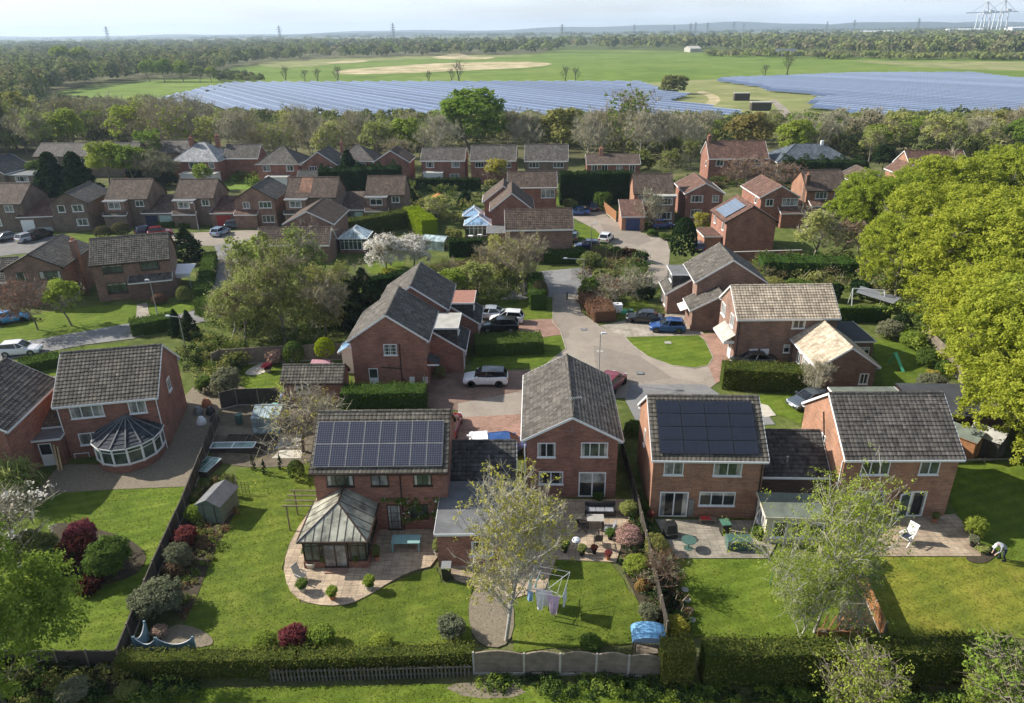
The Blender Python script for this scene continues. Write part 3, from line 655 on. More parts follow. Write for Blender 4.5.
# ---- house with black solar array
p = house('brick house with a black solar array and an orange sunlit side wall', 9.5, 41.9, -2.6)
b = block(p, 0, 0, 7.9, 8.1, 5.0, 7.9, 'x', 'brick_orange', 'tile_weathered', True)
panels(b, .55, .45, 4, 4, 1.66, .99, 'solar_black', 'black_plastic', .03)
window(b, 'F', .75, 3.62, 1.35, 1.2, 2, pane='pane_curtain'); window(b, 'F', 4.15, 3.6, 1.95, 1.2, 2, top=0, pane='pane_green')
window(b, 'F', .65, .1, 2.0, 2.1, 2, 'd', pane='pane_dark', name='patio_door'); window(b, 'F', 3.4, 1.1, 2.5, 1.15, 3, pane='pane_dark')
window(b, 'L', 3.9, 3.5, .5, 1.3, 1, pane='pane_curtain'); pipe(b, 'F', 7.45, 0, 4.8); chk = MB(); chk.box(2.85, 3.2, .24, .35, .2, 1.6, 'grey_plastic'); chk.build('meter_box', p)
c = block(p, 7.8, 1.6, 5.2, 6.4, 2.7, 4.7, 'x', 'brick_dark', 'tile_dark', True, wall='garage_wing', sub=True)
vents(c, [(.9, 2.6), (2.3, 1.2)], 'steel')
# ---- house with open patio door
p = house('brick house with plain grey tiled roof and one patio door standing open', 22.6, 41.6, -.9)
b = block(p, 0, 0, 8.1, 8.3, 5.0, 8.0, 'x', 'brick_orange', 'tile_grey', True)
window(b, 'F', 1.2, 3.6, 1.95, 1.2, 3, pane='pane_green'); window(b, 'F', 5.2, 3.6, 1.35, 1.25, 2, pane='pane_green')
window(b, 'F', 1.2, 1.15, 2.1, 1.1, 3, pane='pane_dark'); window(b, 'F', 5.1, .1, 1.1, 2.1, 1, 'd', pane='pane_dark', name='patio_door')
T = facet(b, 'F') @ Matrix.Translation((5.1, -.05, 0)) @ Matrix.Rotation(R(200), 4, 'Z')
mb = MB(); mb.box(0, 1.0, -.03, .03, .1, 2.2, 'white_upvc', T); o = mb.build('patio_door', p); mb = MB(); mb.box(.1, .9, -.035, .035, .2, 2.1, 'pane_green', T); mb.build('pane', o)
window(b, 'L', 3.3, 3.35, .95, 1.3, 2, pane='pane_dark'); pipe(b, 'L', .15, 0, 4.6, 'white_upvc')
mb = MB(); T = facet(b, 'L'); mb.bar(T @ Vector((2.8, -.05, 3.0)), T @ Vector((4.3, -.05, 6.2)), .05, 'black_plastic'); mb.build('downpipe', p)
c = block(p, 5.2, 8.1, 5.8, 7.4, 2.7, 2.7, 'flat', 'brick_orange', 'felt_green', wall='extension', sub=True)
# ---- pair of gable-fronted houses with dormers in the middle
def dormer_house(label, x, y, rot, d, doms, wy, hr=7.7):
    p = house(label, x, y, rot)
    b = block(p, 0, 0, 7.9, d, 5.0, hr, 'y', 'brick_red', 'tile_grey', True)
    c = block(p, 4.6, wy, 6.5, 5.4, 2.6, 4.7, 'y', 'brick_red', 'tile_dark', True, wall='garage_wing', sub=True)
    # roof of wing is a catslide; flat-topped dormer above
    dm = block(p, 7.5, wy+.25, 2.9, 4.2, 5.0, 5.0, 'flat', 'tile_dark', doms, z0=3.2, wall='dormer', sub=True)
    window(dm, 'R', .5, 3.95, 1.4, .85, 2, pane='pane_curtain', parent=dm['wall'])
    window(c, 'R', .8, .05, .9, 2.0, 1, 'halfdoor', parent=c['wall'], name='door'); window(c, 'R', 2.4, 1.0, 1.6, 1.1, 2, pane='pane_curtain', parent=c['wall'])
    return p, b
p, b = dormer_house('red brick gabled house with a grey-topped dormer beside the white parked car', -15.8, 63.3, -1.2, 8.2, 'felt_pale', 3.1)
window(b, 'F', 3.1, 3.5, 1.3, 1.15, 2, 'georgian', pane='pane_green'); window(b, 'F', 1.45, .05, .9, 2.05, 1, 'halfdoor', pane='pane_green', name='door')
pipe(b, 'F', 4.65, .0, 4.7); mb = MB(); T = facet(b, 'F'); mb.bar(T @ Vector((2.7, -.06, 2.2)), T @ Vector((4.65, -.06, 2.1)), .05, 'black_plastic'); mb.bar(T @ Vector((4.65, -.06, 1.0)), T @ Vector((5.3, -.06, .5)), .05, 'black_plastic'); mb.build('downpipe', p)
for u in (5.4, 6.7):
    mb = MB(); mb.box(u, u+.5, -.12, .0, .5, 1.15, 'white_upvc', T); mb.build('meter_box', p)
c = block(p, -1.9, 3.2, 2.2, 2.6, 2.4, 3.1, 'y', 'white_upvc', 'roof_blue_glass', fascia='white_upvc', wall='lean_to', sub=True)
mb = MB(); mb.face([(7.5, .2, 3.0), (8.7, .2, 2.4), (8.7, 1.9, 2.4), (7.5, 1.9, 3.0)], 'tile_dark'); mb.box(7.5, 8.7, .2, .26, 2.3, 2.45, 'white_upvc'); mb.build('door_canopy', p)
p, b = dormer_house('red brick gabled house with an orange-topped dormer, behind its grey-dormered twin', -14.5, 71.6, -1.0, 8.4, 'felt_red', 1.9)
# ---- tan roofed house and its gabled annexe
p = house('dark brick house with a sunlit tan tiled roof and a gabled tan-roofed annexe', 22.8, 67.6, -.1)
b = block(p, 0, 0, 10.5, 6.8, 5.0, 7.5, 'x', 'brick_brown', 'tile_tan', True)
window(b, 'F', 5.6, 3.85, 1.35, 1.0, 2); window(b, 'F', 5.1, 1.15, .65, .9, 1)
window(b, 'L', 1.0, 3.5, 1.2, 1.35, 2, pane='pane_curtain'); window(b, 'L', 4.1, 3.5, 1.5, 1.35, 3, pane='pane_curtain'); window(b, 'L', .9, .05, 1.0, 2.1, 1, 'halfdoor', name='door')
mb = MB(); mb.face([(-1.0, .4, 2.4), (-1.0, 4.4, 2.4), (.2, 4.4, 3.2), (.2, .4, 3.2)], 'felt_pale'); mb.box(-1.02, -.95, .4, 4.4, 2.2, 2.4, 'white_upvc'); mb.box(-1.0, .1, .36, .42, 2.2, 2.5, 'white_upvc'); mb.build('door_canopy', p)
T = facet(b, 'F')
for u in (1.6, 2.75):
    mb = MB(); mb.box(u, u+.85, -.12, 0, .9, 1.6, 'white_upvc', T); mb.build('meter_box', p)
pipe(b, 'F', .25, 0, 4.8)
a = empty('annexe', (5.8, -6.7, 0), 0); a.parent = p
c = block(a, 0, 0, 6.0, 7.0, 2.7, 4.75, 'y', 'brick_brown', 'tile_tan', True, wall='wall', roof='roof')
window(c, 'F', 3.9, .9, .85, 1.1, 2); window(c, 'L', 2.2, .9, 1.8, 1.2, 3, pane='pane_curtain'); window(c, 'L', 4.4, .9, .9, 1.2, 2, pane='pane_dark')
c = block(p, 8.6, -.6, 5.6, 5.6, 2.7, 2.7, 'flat', 'brick_brown', 'felt_dark', wall='extension', sub=True); window(c, 'F', 3.9, 1.0, 1.1, 1.0, 2, parent=c['wall'])
# ---- brown gabled house behind it with dormer wing
p = house('brown brick gabled house with a lead-topped white dormer beside the black and blue cars', 21.3, 79.4, -2.3)
b = block(p, 0, 0, 8.4, 7.3, 5.0, 7.7, 'y', 'brick_brown', 'tile_grey', True)
window(b, 'F', 4.0, 3.6, 1.6, 1.1, 3)
c = block(p, -2.8, 2.7, 6.8, 4.8, 2.6, 4.7, 'y', 'brick_brown', 'tile_grey', True, wall='garage_wing', sub=True)
window(c, 'L', 1.0, .6, 1.0, 1.5, 2, pane='pane_curtain', parent=c['wall']); window(c, 'L', 3.0, .6, 1.0, 1.5, 2, pane='pane_curtain', parent=c['wall'])
dm = block(p, -2.1, 3.1, 2.6, 3.8, 5.0, 5.0, 'flat', 'tile_dark', 'felt_grey', z0=3.0, wall='dormer', sub=True); window(dm, 'L', .4, 3.8, 1.6, 1.0, 2, parent=dm['wall'])
c = block(p, -.9, -2.9, 7.2, 4.2, 2.6, 4.5, 'y', 'brick_brown', 'tile_grey', True, wall='front_wing', sub=True)
mb = MB(); mb.box(-.95, -.5, .1, 1.3, 2.05, 2.2, 'white_upvc'); mb.face([(-1.6, -1.1, 1.9), (-.5, -1.1, 2.3), (-.5, 1.3, 2.3), (-1.6, 1.3, 1.9)], 'white_upvc'); mb.build('door_canopy', p)
# ---- more distant houses, given by surveyed corner, turn, size
def far(label, x, y, rot, w_, d, hr, axis, wm, rm, wins=(), he=5.0, fas='brown_upvc', fr='white_upvc', fine=False, name='brick_house'):
    p = house(label, x, y, rot, name); b = block(p, 0, 0, w_, d, he, hr, axis, wm, rm, fine, fascia=fas)
    for q in wins:
        f, u, z, ww, hh, n_ = q[:6]; pn = q[6] if len(q) > 6 else random.choice(['pane_dark', 'pane_green', 'pane_curtain'])
        window(b, f, u, z, ww, hh, n_, frame=fr, pane=pn)
    return p, b
def gdoor(B, f, u, w_, mt, h=2.1, parent=None):
    o = window(B, f, u, .02, w_, h, 1, 'solid', frame=mt, name='garage_door', parent=parent); return o
# corner house left with chimney
p, b = far('brown brick gable-ended house with chimney behind the bare and the green street trees', -64.6, 87.6, 8, 7.5, 10.3, 6.9, 'y', 'brick_brown', 'tile_grey', [('F', 4.0, 3.5, 2.6, 1.1, 3), ('F', 1.2, 3.4, 1.2, 1.2, 2)], fr='brown_upvc', fine=True)
chimney(p, 7.4, 4.6, 0, 7.3, .6, 1.0, 'brick_brown'); block(p, -7.5, 2.5, 7.3, 6, 2.7, 5.2, 'x', 'brick_brown', 'tile_grey', True, wall='side_wing', sub=True)
p, b = far('brown brick house with pale weathered roof and long porch facing the small lawn and lamp', -54.1, 89.0, 17, 9.6, 7.2, 7.7, 'x', 'brick_brown', 'tile_weathered', [('F', 1.2, 3.7, 2.4, 1.1, 3, 'pane_green'), ('F', 5.7, 3.7, 2.3, 1.1, 3), ('F', 1.2, 1.0, 2.4, 1.4, 3, 'pane_green')], fr='brown_upvc', fine=True)
block(p, 4.2, -1.0, 5.3, 1.5, 2.5, 3.2, 'lean', 'brick_dark', 'tile_grey', False, wall='porch', sub=True)
# little tiled shed row behind greenhouse is separate (see gardens)
p, b = far('brown roofed house with white gable trim and a glazed conservatory near the blossom tree', -35.3, 109.9, -2.2, 8.1, 9.8, 7.0, 'y', 'brick_brown', 'tile_brown', [('F', 2.0, 3.5, 1.3, 1.1, 2)], fas='white_upvc', fine=True)
block(p, -3.0, -4.2, 11.2, 4.5, 2.8, 5.0, 'x', 'brick_brown', 'tile_brown', True, wall='front_wing', sub=True)
conservatory(p, 8.3, 12.6, 1.0, 5.5, 0, 2.4, 3.7, 'white_upvc', 'roof_glass', 'brick_brown', apex=(10.4, 2.4, 4.5), n=6, pane='pane_green')
p, b = far('dark gabled house beside the pair of open garages with silver and dark cars', -81.4, 126.5, 6, 6.8, 10.8, 6.9, 'y', 'brick_grey', 'tile_grey', [('F', 3.6, 3.5, 1.9, 1.2, 2), ('F', 3.8, 1.0, 1.9, 1.2, 2), ('F', 1.2, 3.5, 1.2, 1.2, 1)])
c = block(p, -6.3, 1.0, 6.3, 6.5, 2.7, 4.6, 'lean', 'brick_grey', 'tile_redbrown', wall='garage_wing', sub=True); gdoor(c, 'F', .4, 2.2, 'white_upvc', parent=c['wall']); gdoor(c, 'F', 3.0, 2.4, 'paint_silver', .7, parent=c['wall'])
p, b = far('dark brick house with brown roof at the left edge of the upper row', -95.0, 127.5, -2, 8.5, 8.5, 7.9, 'x', 'brick_grey', 'tile_brown', [('F', 5.0, 3.5, 1.6, 1.2, 2), ('F', 1.0, 3.5, 2.0, 1.2, 2), ('F', 1.5, 1.0, 2.2, 1.3, 2)])
def rowhouse(label, x, y, rot, w_, d, hr, roofm, door, wing=True, wx=-6.0, ww=6.2, pan='pane_curtain'):
    p, b = far(label, x, y, rot, w_, d, hr, 'x', 'brick_grey', roofm, [('F', w_-2.6, 3.6, 1.5, 1.1, 2)])
    c = block(p, .3, -1.3, 3.9, 1.7, 4.95, 4.95, 'flat', 'brick_brown', 'felt_grey', wall='bay', sub=True)
    window(c, 'F', .7, 3.5, 2.2, 1.15, 2, parent=c['wall'], pane=pan); window(c, 'F', .7, .9, 2.2, 1.2, 2, parent=c['wall'], pane='pane_green')
    block(p, .1, -1.9, 4.3, .7, 2.5, 3.0, 'lean', 'brick_grey', roofm, wall='bay_skirt', sub=True)
    if wing:
        c = block(p, wx, -.9, ww, 6.6, 2.6, 4.6, 'lean', 'brick_grey', roofm, wall='garage_wing', sub=True)
        gdoor(c, 'F', ww-3.1, 2.3, door, parent=c['wall']); gdoor(c, 'F', .4, 2.2, 'paint_navy', parent=c['wall'])
    return p, b
rowhouse('brown roofed house with a bay, third from the left in the upper row', -73.2, 130.1, -1.0, 7.8, 8.0, 7.9, 'tile_brown', 'door_green', wing=False)
rowhouse('brown roofed house with pale green garage door behind the red car', -60.7, 130.0, -1.5, 7.3, 7.6, 7.8, 'tile_brown', 'door_green', wx=-6.0, ww=6.1)
p, b = far('gable-fronted house with red garage door in the upper row', -49.4, 128.0, 0, 7.8, 10.0, 7.3, 'y', 'brick_brown', 'tile_grey', [('F', 4.3, 3.5, 2.2, 1.2, 3, 'pane_green'), ('F', 4.5, .9, 2.2, 1.3, 3, 'pane_green'), ('F', 1.4, 3.5, 1.2, 1.1, 2)])
c = block(p, -4.6, .4, 4.9, 6, 2.6, 4.5, 'lean', 'brick_brown', 'tile_redbrown', wall='garage_wing', sub=True); gdoor(c, 'F', .9, 2.6, 'door_red', parent=c['wall'])
block(p, .2, -1.1, 4.2, 1.5, 2.6, 3.2, 'lean', 'brick_brown', 'tile_redbrown', wall='porch', sub=True)
p, b = rowhouse('brown roofed house with one patch of new orange tiles', -40.5, 129.5, -2.5, 9.3, 8.0, 7.9, 'tile_brown', 'door_green', wing=False)
T_, L_ = roof_frame(b); mb = MB(); mb.face([T_ @ Vector(v) for v in ((2.4, 1.2, .03), (4.6, 1.2, .03), (4.6, L_-.15, .03), (2.4, L_-.15, .03))], 'tile_orange', [(0, 0), (2.2, 0), (2.2, 3.6), (0, 3.6)]); mb.build('new_roof_tiles', p)
block(p, 9.2, 2, 3.8, 5, 2.7, 4.5, 'lean', 'brick_grey', 'tile_grey', wall='garage_wing', sub=True)
rowhouse('brown roofed house with pale bay top beside the lime hedge', -26.3, 130.6, -1.5, 7.2, 7.7, 7.8, 'tile_brown', 'door_green', wx=-4.6, ww=4.8, pan='pane_dark')
# back row
def hipped(label, x, y, rot, w_, d, hr, wm, rm, wins, he=5.0):
    return far(label, x, y, rot, w_, d, hr, 'h', wm, rm, wins, he=he, fas='white_upvc')
p, b = hipped('large red brick house with pale slate hipped roof and brick chimneys', -79.0, 171.5, -4, 11.5, 10.5, 8.6, 'brick_red', 'slate_pale', [('F', 3.8, 3.4, 2.4, 1.4, 2), ('F', 8.6, 3.4, 1.3, 1.5, 1)])
chimney(p, 3.6, 4.6, 7, 9.8, .8, 1.0); chimney(p, 8.6, 7.5, 7, 9.8, .8, 1.0); block(p, 10.8, 4, 8.5, 6.5, 5, 7.8, 'x', 'brick_red', 'tile_grey', wall='side_wing', sub=True)
block(p, 3.0, -3.0, 8.5, 3.3, 2.7, 2.7, 'flat', 'white_upvc', 'felt_pale', wall='extension', sub=True)
p, b = hipped('red brick house with rooflight on its hipped grey roof, in the back row', -57.5, 166.0, -3, 10.0, 9.5, 8.2, 'brick_red', 'tile_grey', [('F', 1.2, 3.4, 1.7, 1.2, 2), ('F', 6.6, 3.4, 1.7, 1.2, 2), ('F', 2.0, .8, 2.2, 1.3, 2)])
block(p, 2.8, -2.6, 5.0, 2.9, 2.6, 2.6, 'flat', 'white_upvc', 'felt_pale', wall='extension', sub=True)
p, b = far('red brick house with cross gables and white windows next to the rooflight house', -46.8, 164.0, -3, 8.5, 9.5, 7.9, 'y', 'brick_red', 'tile_grey', [('F', 1.6, 3.3, 1.8, 1.4, 3), ('F', 5.6, 3.3, 1.3, 1.2, 2)], fas='white_upvc')
block(p, .5, -5.5, 7.0, 5.5, 2.6, 4.4, 'x', 'brick_dark', 'tile_dark', wall='front_wing', sub=True)
p, b = hipped('red brick house with white bay window behind the dark conifer hedge', -40.6, 168.5, -3, 9.8, 9.5, 8.0, 'brick_red', 'tile_grey', [('F', 4.2, 3.3, 3.0, 1.4, 4)])
chimney(p, 1.2, 4.8, 5, 8.6, .6, .9)
p, b = far('grey roofed house half hidden among trees in the back row', -31.0, 166.5, -3, 8.5, 8, 7.6, 'y', 'brick_red', 'tile_brown', [('F', 4.6, 3.2, 1.2, 1.2, 2)], fas='white_upvc')
W4 = [('F', 1.0, 3.5, 1.9, 1.2, 3), ('F', 6.9, 3.5, 1.9, 1.2, 3), ('F', 1.3, .8, 2.6, 1.5, 3), ('F', 6.4, .9, 2.2, 1.2, 2)]
p, b = far('brick house with white canopies over its garden doors, behind the orange parasol', -20.3, 167.5, -4, 10.2, 6.8, 7.5, 'x', 'brick_red', 'tile_grey', W4, fas='white_upvc')
block(p, .6, -1.6, 4.6, 1.8, 2.6, 2.75, 'lean', 'white_upvc', 'felt_pale', wall='garden_room', sub=True)
p, b = far('brick house with grey roof behind the golden shrub in the back row', -9.0, 166.7, -4, 10.5, 8.1, 7.9, 'x', 'brick_red', 'tile_grey', [('F', 1.0, 3.5, 2.0, 1.2, 3), ('F', 7.4, 3.5, 1.8, 1.2, 2)], fas='white_upvc')
p, b = far('brick house with two wide white windows left of the tall dark hedge', 3.3, 165.4, -4, 9.9, 8.6, 8.1, 'x', 'brick_grey', 'tile_grey', [('F', .9, 3.5, 2.3, 1.2, 3), ('F', 6.4, 3.5, 2.3, 1.2, 3)], fas='white_upvc')
p, b = far('long low brick house with four white windows above the tall dark hedge', 16.8, 160.2, -3, 11.8, 8.5, 6.6, 'x', 'brick_red', 'tile_brown', [('F', 1.0, 3.4, 1.3, 1.4, 2), ('F', 3.2, 3.4, 1.3, 1.4, 2), ('F', 6.4, 3.4, 1.3, 1.4, 2), ('F', 9.2, 3.4, 1.3, 1.4, 2)], fas='white_upvc')
chimney(p, 3.4, 4.0, 5.5, 7.9, .9, .9, 'brick_orange')
p, b = far('long red brick house with end chimney and red-brown roof', 44.8, 165.1, -2, 13.4, 9.1, 8.3, 'x', 'brick_red', 'tile_redbrown', [('F', 1.6, 3.4, 1.8, 1.3, 2), ('F', 6.2, 3.4, 1.2, 1.3, 1), ('F', 10.2, 3.4, 1.6, 1.3, 2), ('L', 2.0, 3.0, 1.0, 1.2, 1)], fas='white_upvc')
chimney(p, .7, 4.5, 5, 9.5, .7, .9)
p, b = hipped('pale-walled house with broad blue slate hipped roof behind conifers', 59.5, 163.0, -2, 17.0, 11.5, 7.6, 'cream_wood', 'slate_blue', [('F', 2, 3.0, 2, 1.2, 2)], he=4.4)
mb = MB(); mb.box(11, 11.6, 5.2, 5.8, 6.8, 8.3, 'white_upvc'); mb.build('chimney', p)
p, b = far('orange brick house with red-brown roof partly behind the big oaks', 82.5, 150.0, -2, 12.0, 8.5, 8.0, 'x', 'brick_orange', 'tile_redbrown', [('F', 4.0, 3.4, 1.6, 1.2, 2)], fas='white_upvc')
block(p, -3.6, -3.0, 5.0, 7.0, 4.4, 6.3, 'y', 'brick_orange', 'tile_redbrown', wall='side_wing', sub=True)
p, b = far('small orange brick house end showing between the dark conifers and the oaks', 64.8, 137.0, -2, 7.0, 8.0, 6.8, 'y', 'brick_orange', 'tile_brown', [('F', 2.0, 3.2, 1.4, 1.2, 2)], fas='white_upvc')
# middle cluster
p, b = far('brown roofed house with two gables and white conservatories above the lime shrubs', -3.4, 116.9, 0, 7.4, 9.5, 7.9, 'y', 'brick_red', 'tile_brown', [('F', 5.0, 3.2, 1.0, 1.0, 1)], fas='white_upvc', fine=True)
block(p, -1.4, 7.0, 7.4, 6.5, 4.9, 7.7, 'y', 'brick_red', 'tile_brown', wall='rear_wing', sub=True)
conservatory(p, -4.2, .2, 1.0, 4.8, 0, 2.4, 3.7, 'white_upvc', 'roof_blue_glass', 'brick_red', apex=(-1.9, 2.4, 4.8), n=6)
conservatory(p, -4.8, -1.3, 7.6, 11.0, 0, 2.4, 3.6, 'white_upvc', 'roof_blue_glass', 'brick_red', apex=(-3.0, 9.0, 11.0), n=5)
block(p, -.4, -4.6, 4.4, 4.9, 2.6, 2.6, 'flat', 'brick_red', 'felt_grey', wall='extension', sub=True)
p, b = far('wide brown roofed block with a blank brick side beside the blue parked car', -.8, 104.3, 1, 10.2, 6.5, 7.4, 'x', 'brick_brown', 'tile_brown', [('R', 1.6, 3.2, 1.0, 1.0, 1)], fas='white_upvc', fine=True)
p, b = far('red brick house with brown roof directly behind the twin-gabled house', -.5, 135.7, -1, 9.4, 6.8, 7.4, 'x', 'brick_red', 'tile_brown', [('F', 6.2, 3.0, 2.6, 1.6, 3, 'pane_curtain')], fas='white_upvc')
p, b = far('brick house with pale bay top and a separate dark blue garage', 22.1, 128.7, -3, 7.2, 7.9, 7.9, 'x', 'brick_orange', 'tile_brown', [('F', .7, 3.5, 2.0, 1.2, 2)], fas='brown_upvc')
c = block(p, 3.5, -1.6, 3.9, 2.0, 5.0, 5.0, 'flat', 'brick_brown', 'felt_pale', wall='bay', sub=True); window(c, 'F', .5, 3.4, 2.6, 1.2, 3, parent=c['wall']); window(c, 'F', .5, .8, 2.6, 1.3, 3, parent=c['wall'])
c = block(p, -2.7, -6.6, 4.2, 6.4, 2.5, 4.1, 'lean', 'brick_orange', 'tile_redbrown', wall='garage_wing', sub=True); gdoor(c, 'F', .7, 2.4, 'door_blue', parent=c['wall'])
p, b = far('red brick gable-fronted house with white windows beside the solar-roofed gable', 31.1, 128.2, -1.6, 7.2, 10.2, 6.9, 'y', 'brick_red', 'tile_redbrown', [('F', .8, 3.5, 2.2, 1.2, 3), ('F', 4.6, 3.5, 1.2, 1.2, 2), ('F', 1.0, .8, 1.9, 1.4, 3)], fas='white_upvc')
p, b = far('red brick house with blank gable wall and a pale square of solar panels', 32.5, 107.3, .8, 8.2, 8.5, 7.4, 'y', 'brick_red', 'tile_redbrown', [('L', 1.2, 3.4, .9, 1.2, 1), ('L', 5.6, 3.4, .9, 1.2, 1)])
panels(b, 1.6, .6, 5, 2, 1.05, 1.7, 'solar_sheen', 'steel')
c = block(p, -2.6, 1.4, 2.9, 5.6, 2.5, 3.5, 'flat', 'brick_orange', 'tile_redbrown', wall='porch', sub=True)
p, b = far('red brick gable-fronted house with a wide white window and brown roof', 43.2, 124.3, 1, 7.2, 10.6, 7.0, 'y', 'brick_red', 'tile_redbrown', [('F', .8, 3.5, 1.4, 1.2, 2), ('F', 3.7, 3.5, 2.8, 1.3, 4, 'pane_curtain'), ('F', 3.5, .8, 2.6, 1.3, 3), ('L', 2, 3.5, 1, 1.1, 1)], fas='white_upvc')
block(p, 3.4, -1.8, 4.2, 2.0, 2.6, 3.4, 'lean', 'brick_red', 'tile_redbrown', wall='porch', sub=True)
p, b = far('brown roofed house with a side chimney and orange sunlit end wall', 53.3, 129.4, 0, 7.4, 8.3, 8.0, 'x', 'brick_orange', 'tile_brown', [('F', 1.6, 3.5, 2.2, 1.2, 3, 'pane_green'), ('F', 5.0, 3.5, 1.5, 1.2, 2)])
chimney(p, .4, 1.6, 0, 7.6, .6, 1.0, 'brick_dark'); block(p, .6, -1.6, 5, 1.9, 2.6, 3.3, 'lean', 'brick_brown', 'tile_redbrown', wall='porch', sub=True)
block(p, 7.3, 1.5, 5.0, 6, 2.6, 4.5, 'lean', 'brick_grey', 'tile_brown', wall='garage_wing', sub=True)
# upper left corner
p, b = far('dark slate roofed house with rendered porch at the upper left', -118.0, 158.0, -4, 9.5, 9.5, 8.0, 'y', 'brick_grey', 'tile_dark', [('F', 2.2, 3.4, 1.4, 1.2, 2), ('F', 5.6, .8, 1.6, 1.2, 2)], fas='white_upvc')
c = block(p, 9.0, 1.0, 6.0, 6.5, 4.7, 4.7, 'flat', 'brick_grey', 'felt_grey', wall='side_wing', sub=True); window(c, 'F', 1.6, 3.2, 3.0, 1.1, 3, parent=c['wall'])
p, b = far('long grey-brown roofed house behind the dark conifers at upper left', -117.5, 182.0, -4, 26, 9, 7.6, 'x', 'brick_grey', 'tile_grey', [('F', 4, 3.4, 2, 1.2, 2), ('F', 12, 3.4, 2, 1.2, 2)])
p, b = far('grey roofed house between the conifers and the pale slate house', -96.5, 186.0, -4, 16, 9, 7.4, 'x', 'brick_grey', 'tile_grey', [('F', 4, 3.4, 2, 1.2, 2)])
# ------------------------------------------------------------------ vegetation
def quads(cent, nrm, sz, tint, asp=1., rng=None, droop=None):
    """cent (n,3), nrm (n,3), sz (n,) -> rhombic leaf tufts"""
    n = len(cent); a = rng.normal(size=(n, 3)); t = np.cross(nrm, a); t /= np.linalg.norm(t, axis=1)[:, None]+1e-9
    b = np.cross(nrm, t); s = sz[:, None]*.5; k = rng.uniform(.6, 1.3, (n, 1))
    v = np.stack([cent-t*s*asp, cent-b*s*k*.8+t*s*.1, cent+t*s*asp, cent+b*s*k*.8], 1)
    return v.reshape(-1, 3), np.repeat(tint, 4)
def qmesh(name, parts):
    """parts: list of (verts (4n,3), tint (4n), material)"""
    V = np.concatenate([p[0] for p in parts]); T = np.concatenate([p[1] for p in parts]); nf = len(V)//4
    me = bpy.data.meshes.new(name); me.vertices.add(len(V)); me.vertices.foreach_set('co', V.astype(np.float32).ravel())
    me.loops.add(len(V)); me.loops.foreach_set('vertex_index', np.arange(len(V), dtype=np.int32))
    me.polygons.add(nf); me.polygons.foreach_set('loop_start', np.arange(0, len(V), 4, dtype=np.int32)); me.polygons.foreach_set('loop_total', np.full(nf, 4, dtype=np.int32))
    mi = np.concatenate([np.full(len(p[0])//4, i, dtype=np.int32) for i, p in enumerate(parts)]); me.polygons.foreach_set('material_index', mi)
    for p in parts: me.materials.append(M[p[2]])
    a = me.attributes.new('tint', 'FLOAT', 'POINT'); a.data.foreach_set('value', T.astype(np.float32)); me.update(); me.validate(); return me
def unit(v): return v/(np.linalg.norm(v, axis=-1, keepdims=True)+1e-9)
def tufts(rng, centers, rad, per, size, out=None, flat=.7, tint=None, upb=.5):
    """clusters of leaf tufts round given centres"""
    n = len(centers)*per; c = np.repeat(centers, per, 0); off = unit(rng.normal(size=(n, 3)))*(rng.uniform(0, 1, (n, 1))**.5)
    r = np.repeat(np.broadcast_to(rad, (len(centers),)), per)[:, None]; p = c+off*r*np.array([1, 1, flat])
    o = np.repeat(out, per, 0) if out is not None else 0
    nr = unit(off*.7+np.array([0, 0, upb])+o*.5+rng.normal(size=(n, 3))*.55)
    t = np.repeat(rng.uniform(0, 1, len(centers)) if tint is None else tint, per)*.65+rng.uniform(0, .35, n)
    return quads(p, nr, size*rng.uniform(.6, 1.35, n), t, 1.1, rng)
def lobes(rng, L, k, rad, per, size, shell=.55, flat=.75, upb=.5, zmin=.0):
    """L: list of ellipsoid lobes (x,y,z,rx,ry,rz); k clump centres spread over them"""
    L = np.array(L, float); wts = L[:, 3]*L[:, 4]+L[:, 3]*L[:, 5]; idx = rng.choice(len(L), k, p=wts/wts.sum())
    d = unit(rng.normal(size=(k, 3))); d[:, 2] = np.where(d[:, 2] < -.5, -d[:, 2], d[:, 2])
    rr = shell+(1-shell)*rng.uniform(0, 1, (k, 1))**.5; c = L[idx, :3]+d*L[idx, 3:]*rr
    keep = c[:, 2] > zmin; c = c[keep]; d = d[keep]
    return tufts(rng, c, rad*rng.uniform(.7, 1.3, len(c)), per, size, d, flat, upb=upb)
def skeleton(rng, h, spread, levels=3, kids=4, trunk=.25, first=.25, up_=.35, r0=.14, bend=.18):
    """branching limbs: returns segments (a,b,ra,rb,level) and tip points"""
    segs = []; tips = []
    def grow(p, d, L, r, lv):
        n = 3 if lv < levels else 2; q = p; pts = [p]
        for i in range(n):
            d = unit(d+rng.normal(size=3)*bend+np.array([0, 0, .06])); nx = q+d*L/n; ra = r*(1-.75*i/n if lv else 1-.5*i/n); rb = r*(1-.75*(i+1)/n if lv else 1-.5*(i+1)/n)
            segs.append((q, nx, ra, rb, lv)); q = nx; pts.append(q)
        if lv >= levels: tips.append((q, d)); return
        tips.append((q, d)) if lv else None
        for k in range(kids+(1 if lv == 0 else 0)):
            t = first+(1-first)*(k+rng.uniform(.2, .9))/(kids+(1 if lv == 0 else 0)); t = min(t, .99); i = int(t*n); f = t*n-i; b = pts[i]*(1-f)+pts[min(i+1, n)]*f
            az = k*2.4+rng.uniform(0, 1.2)+lv; side = np.array([math.cos(az), math.sin(az), 0])
            nd = unit(side*spread+d*up_+np.array([0, 0, up_])+rng.normal(size=3)*.1)
            grow(b, nd, L*rng.uniform(.5, .75)*(1-.35*t if lv == 0 else 1), r*.5*(1-.4*t), lv+1)
    grow(np.zeros(3), np.array([0, 0, 1.]), h*.72, r0, 0)
    return segs, tips
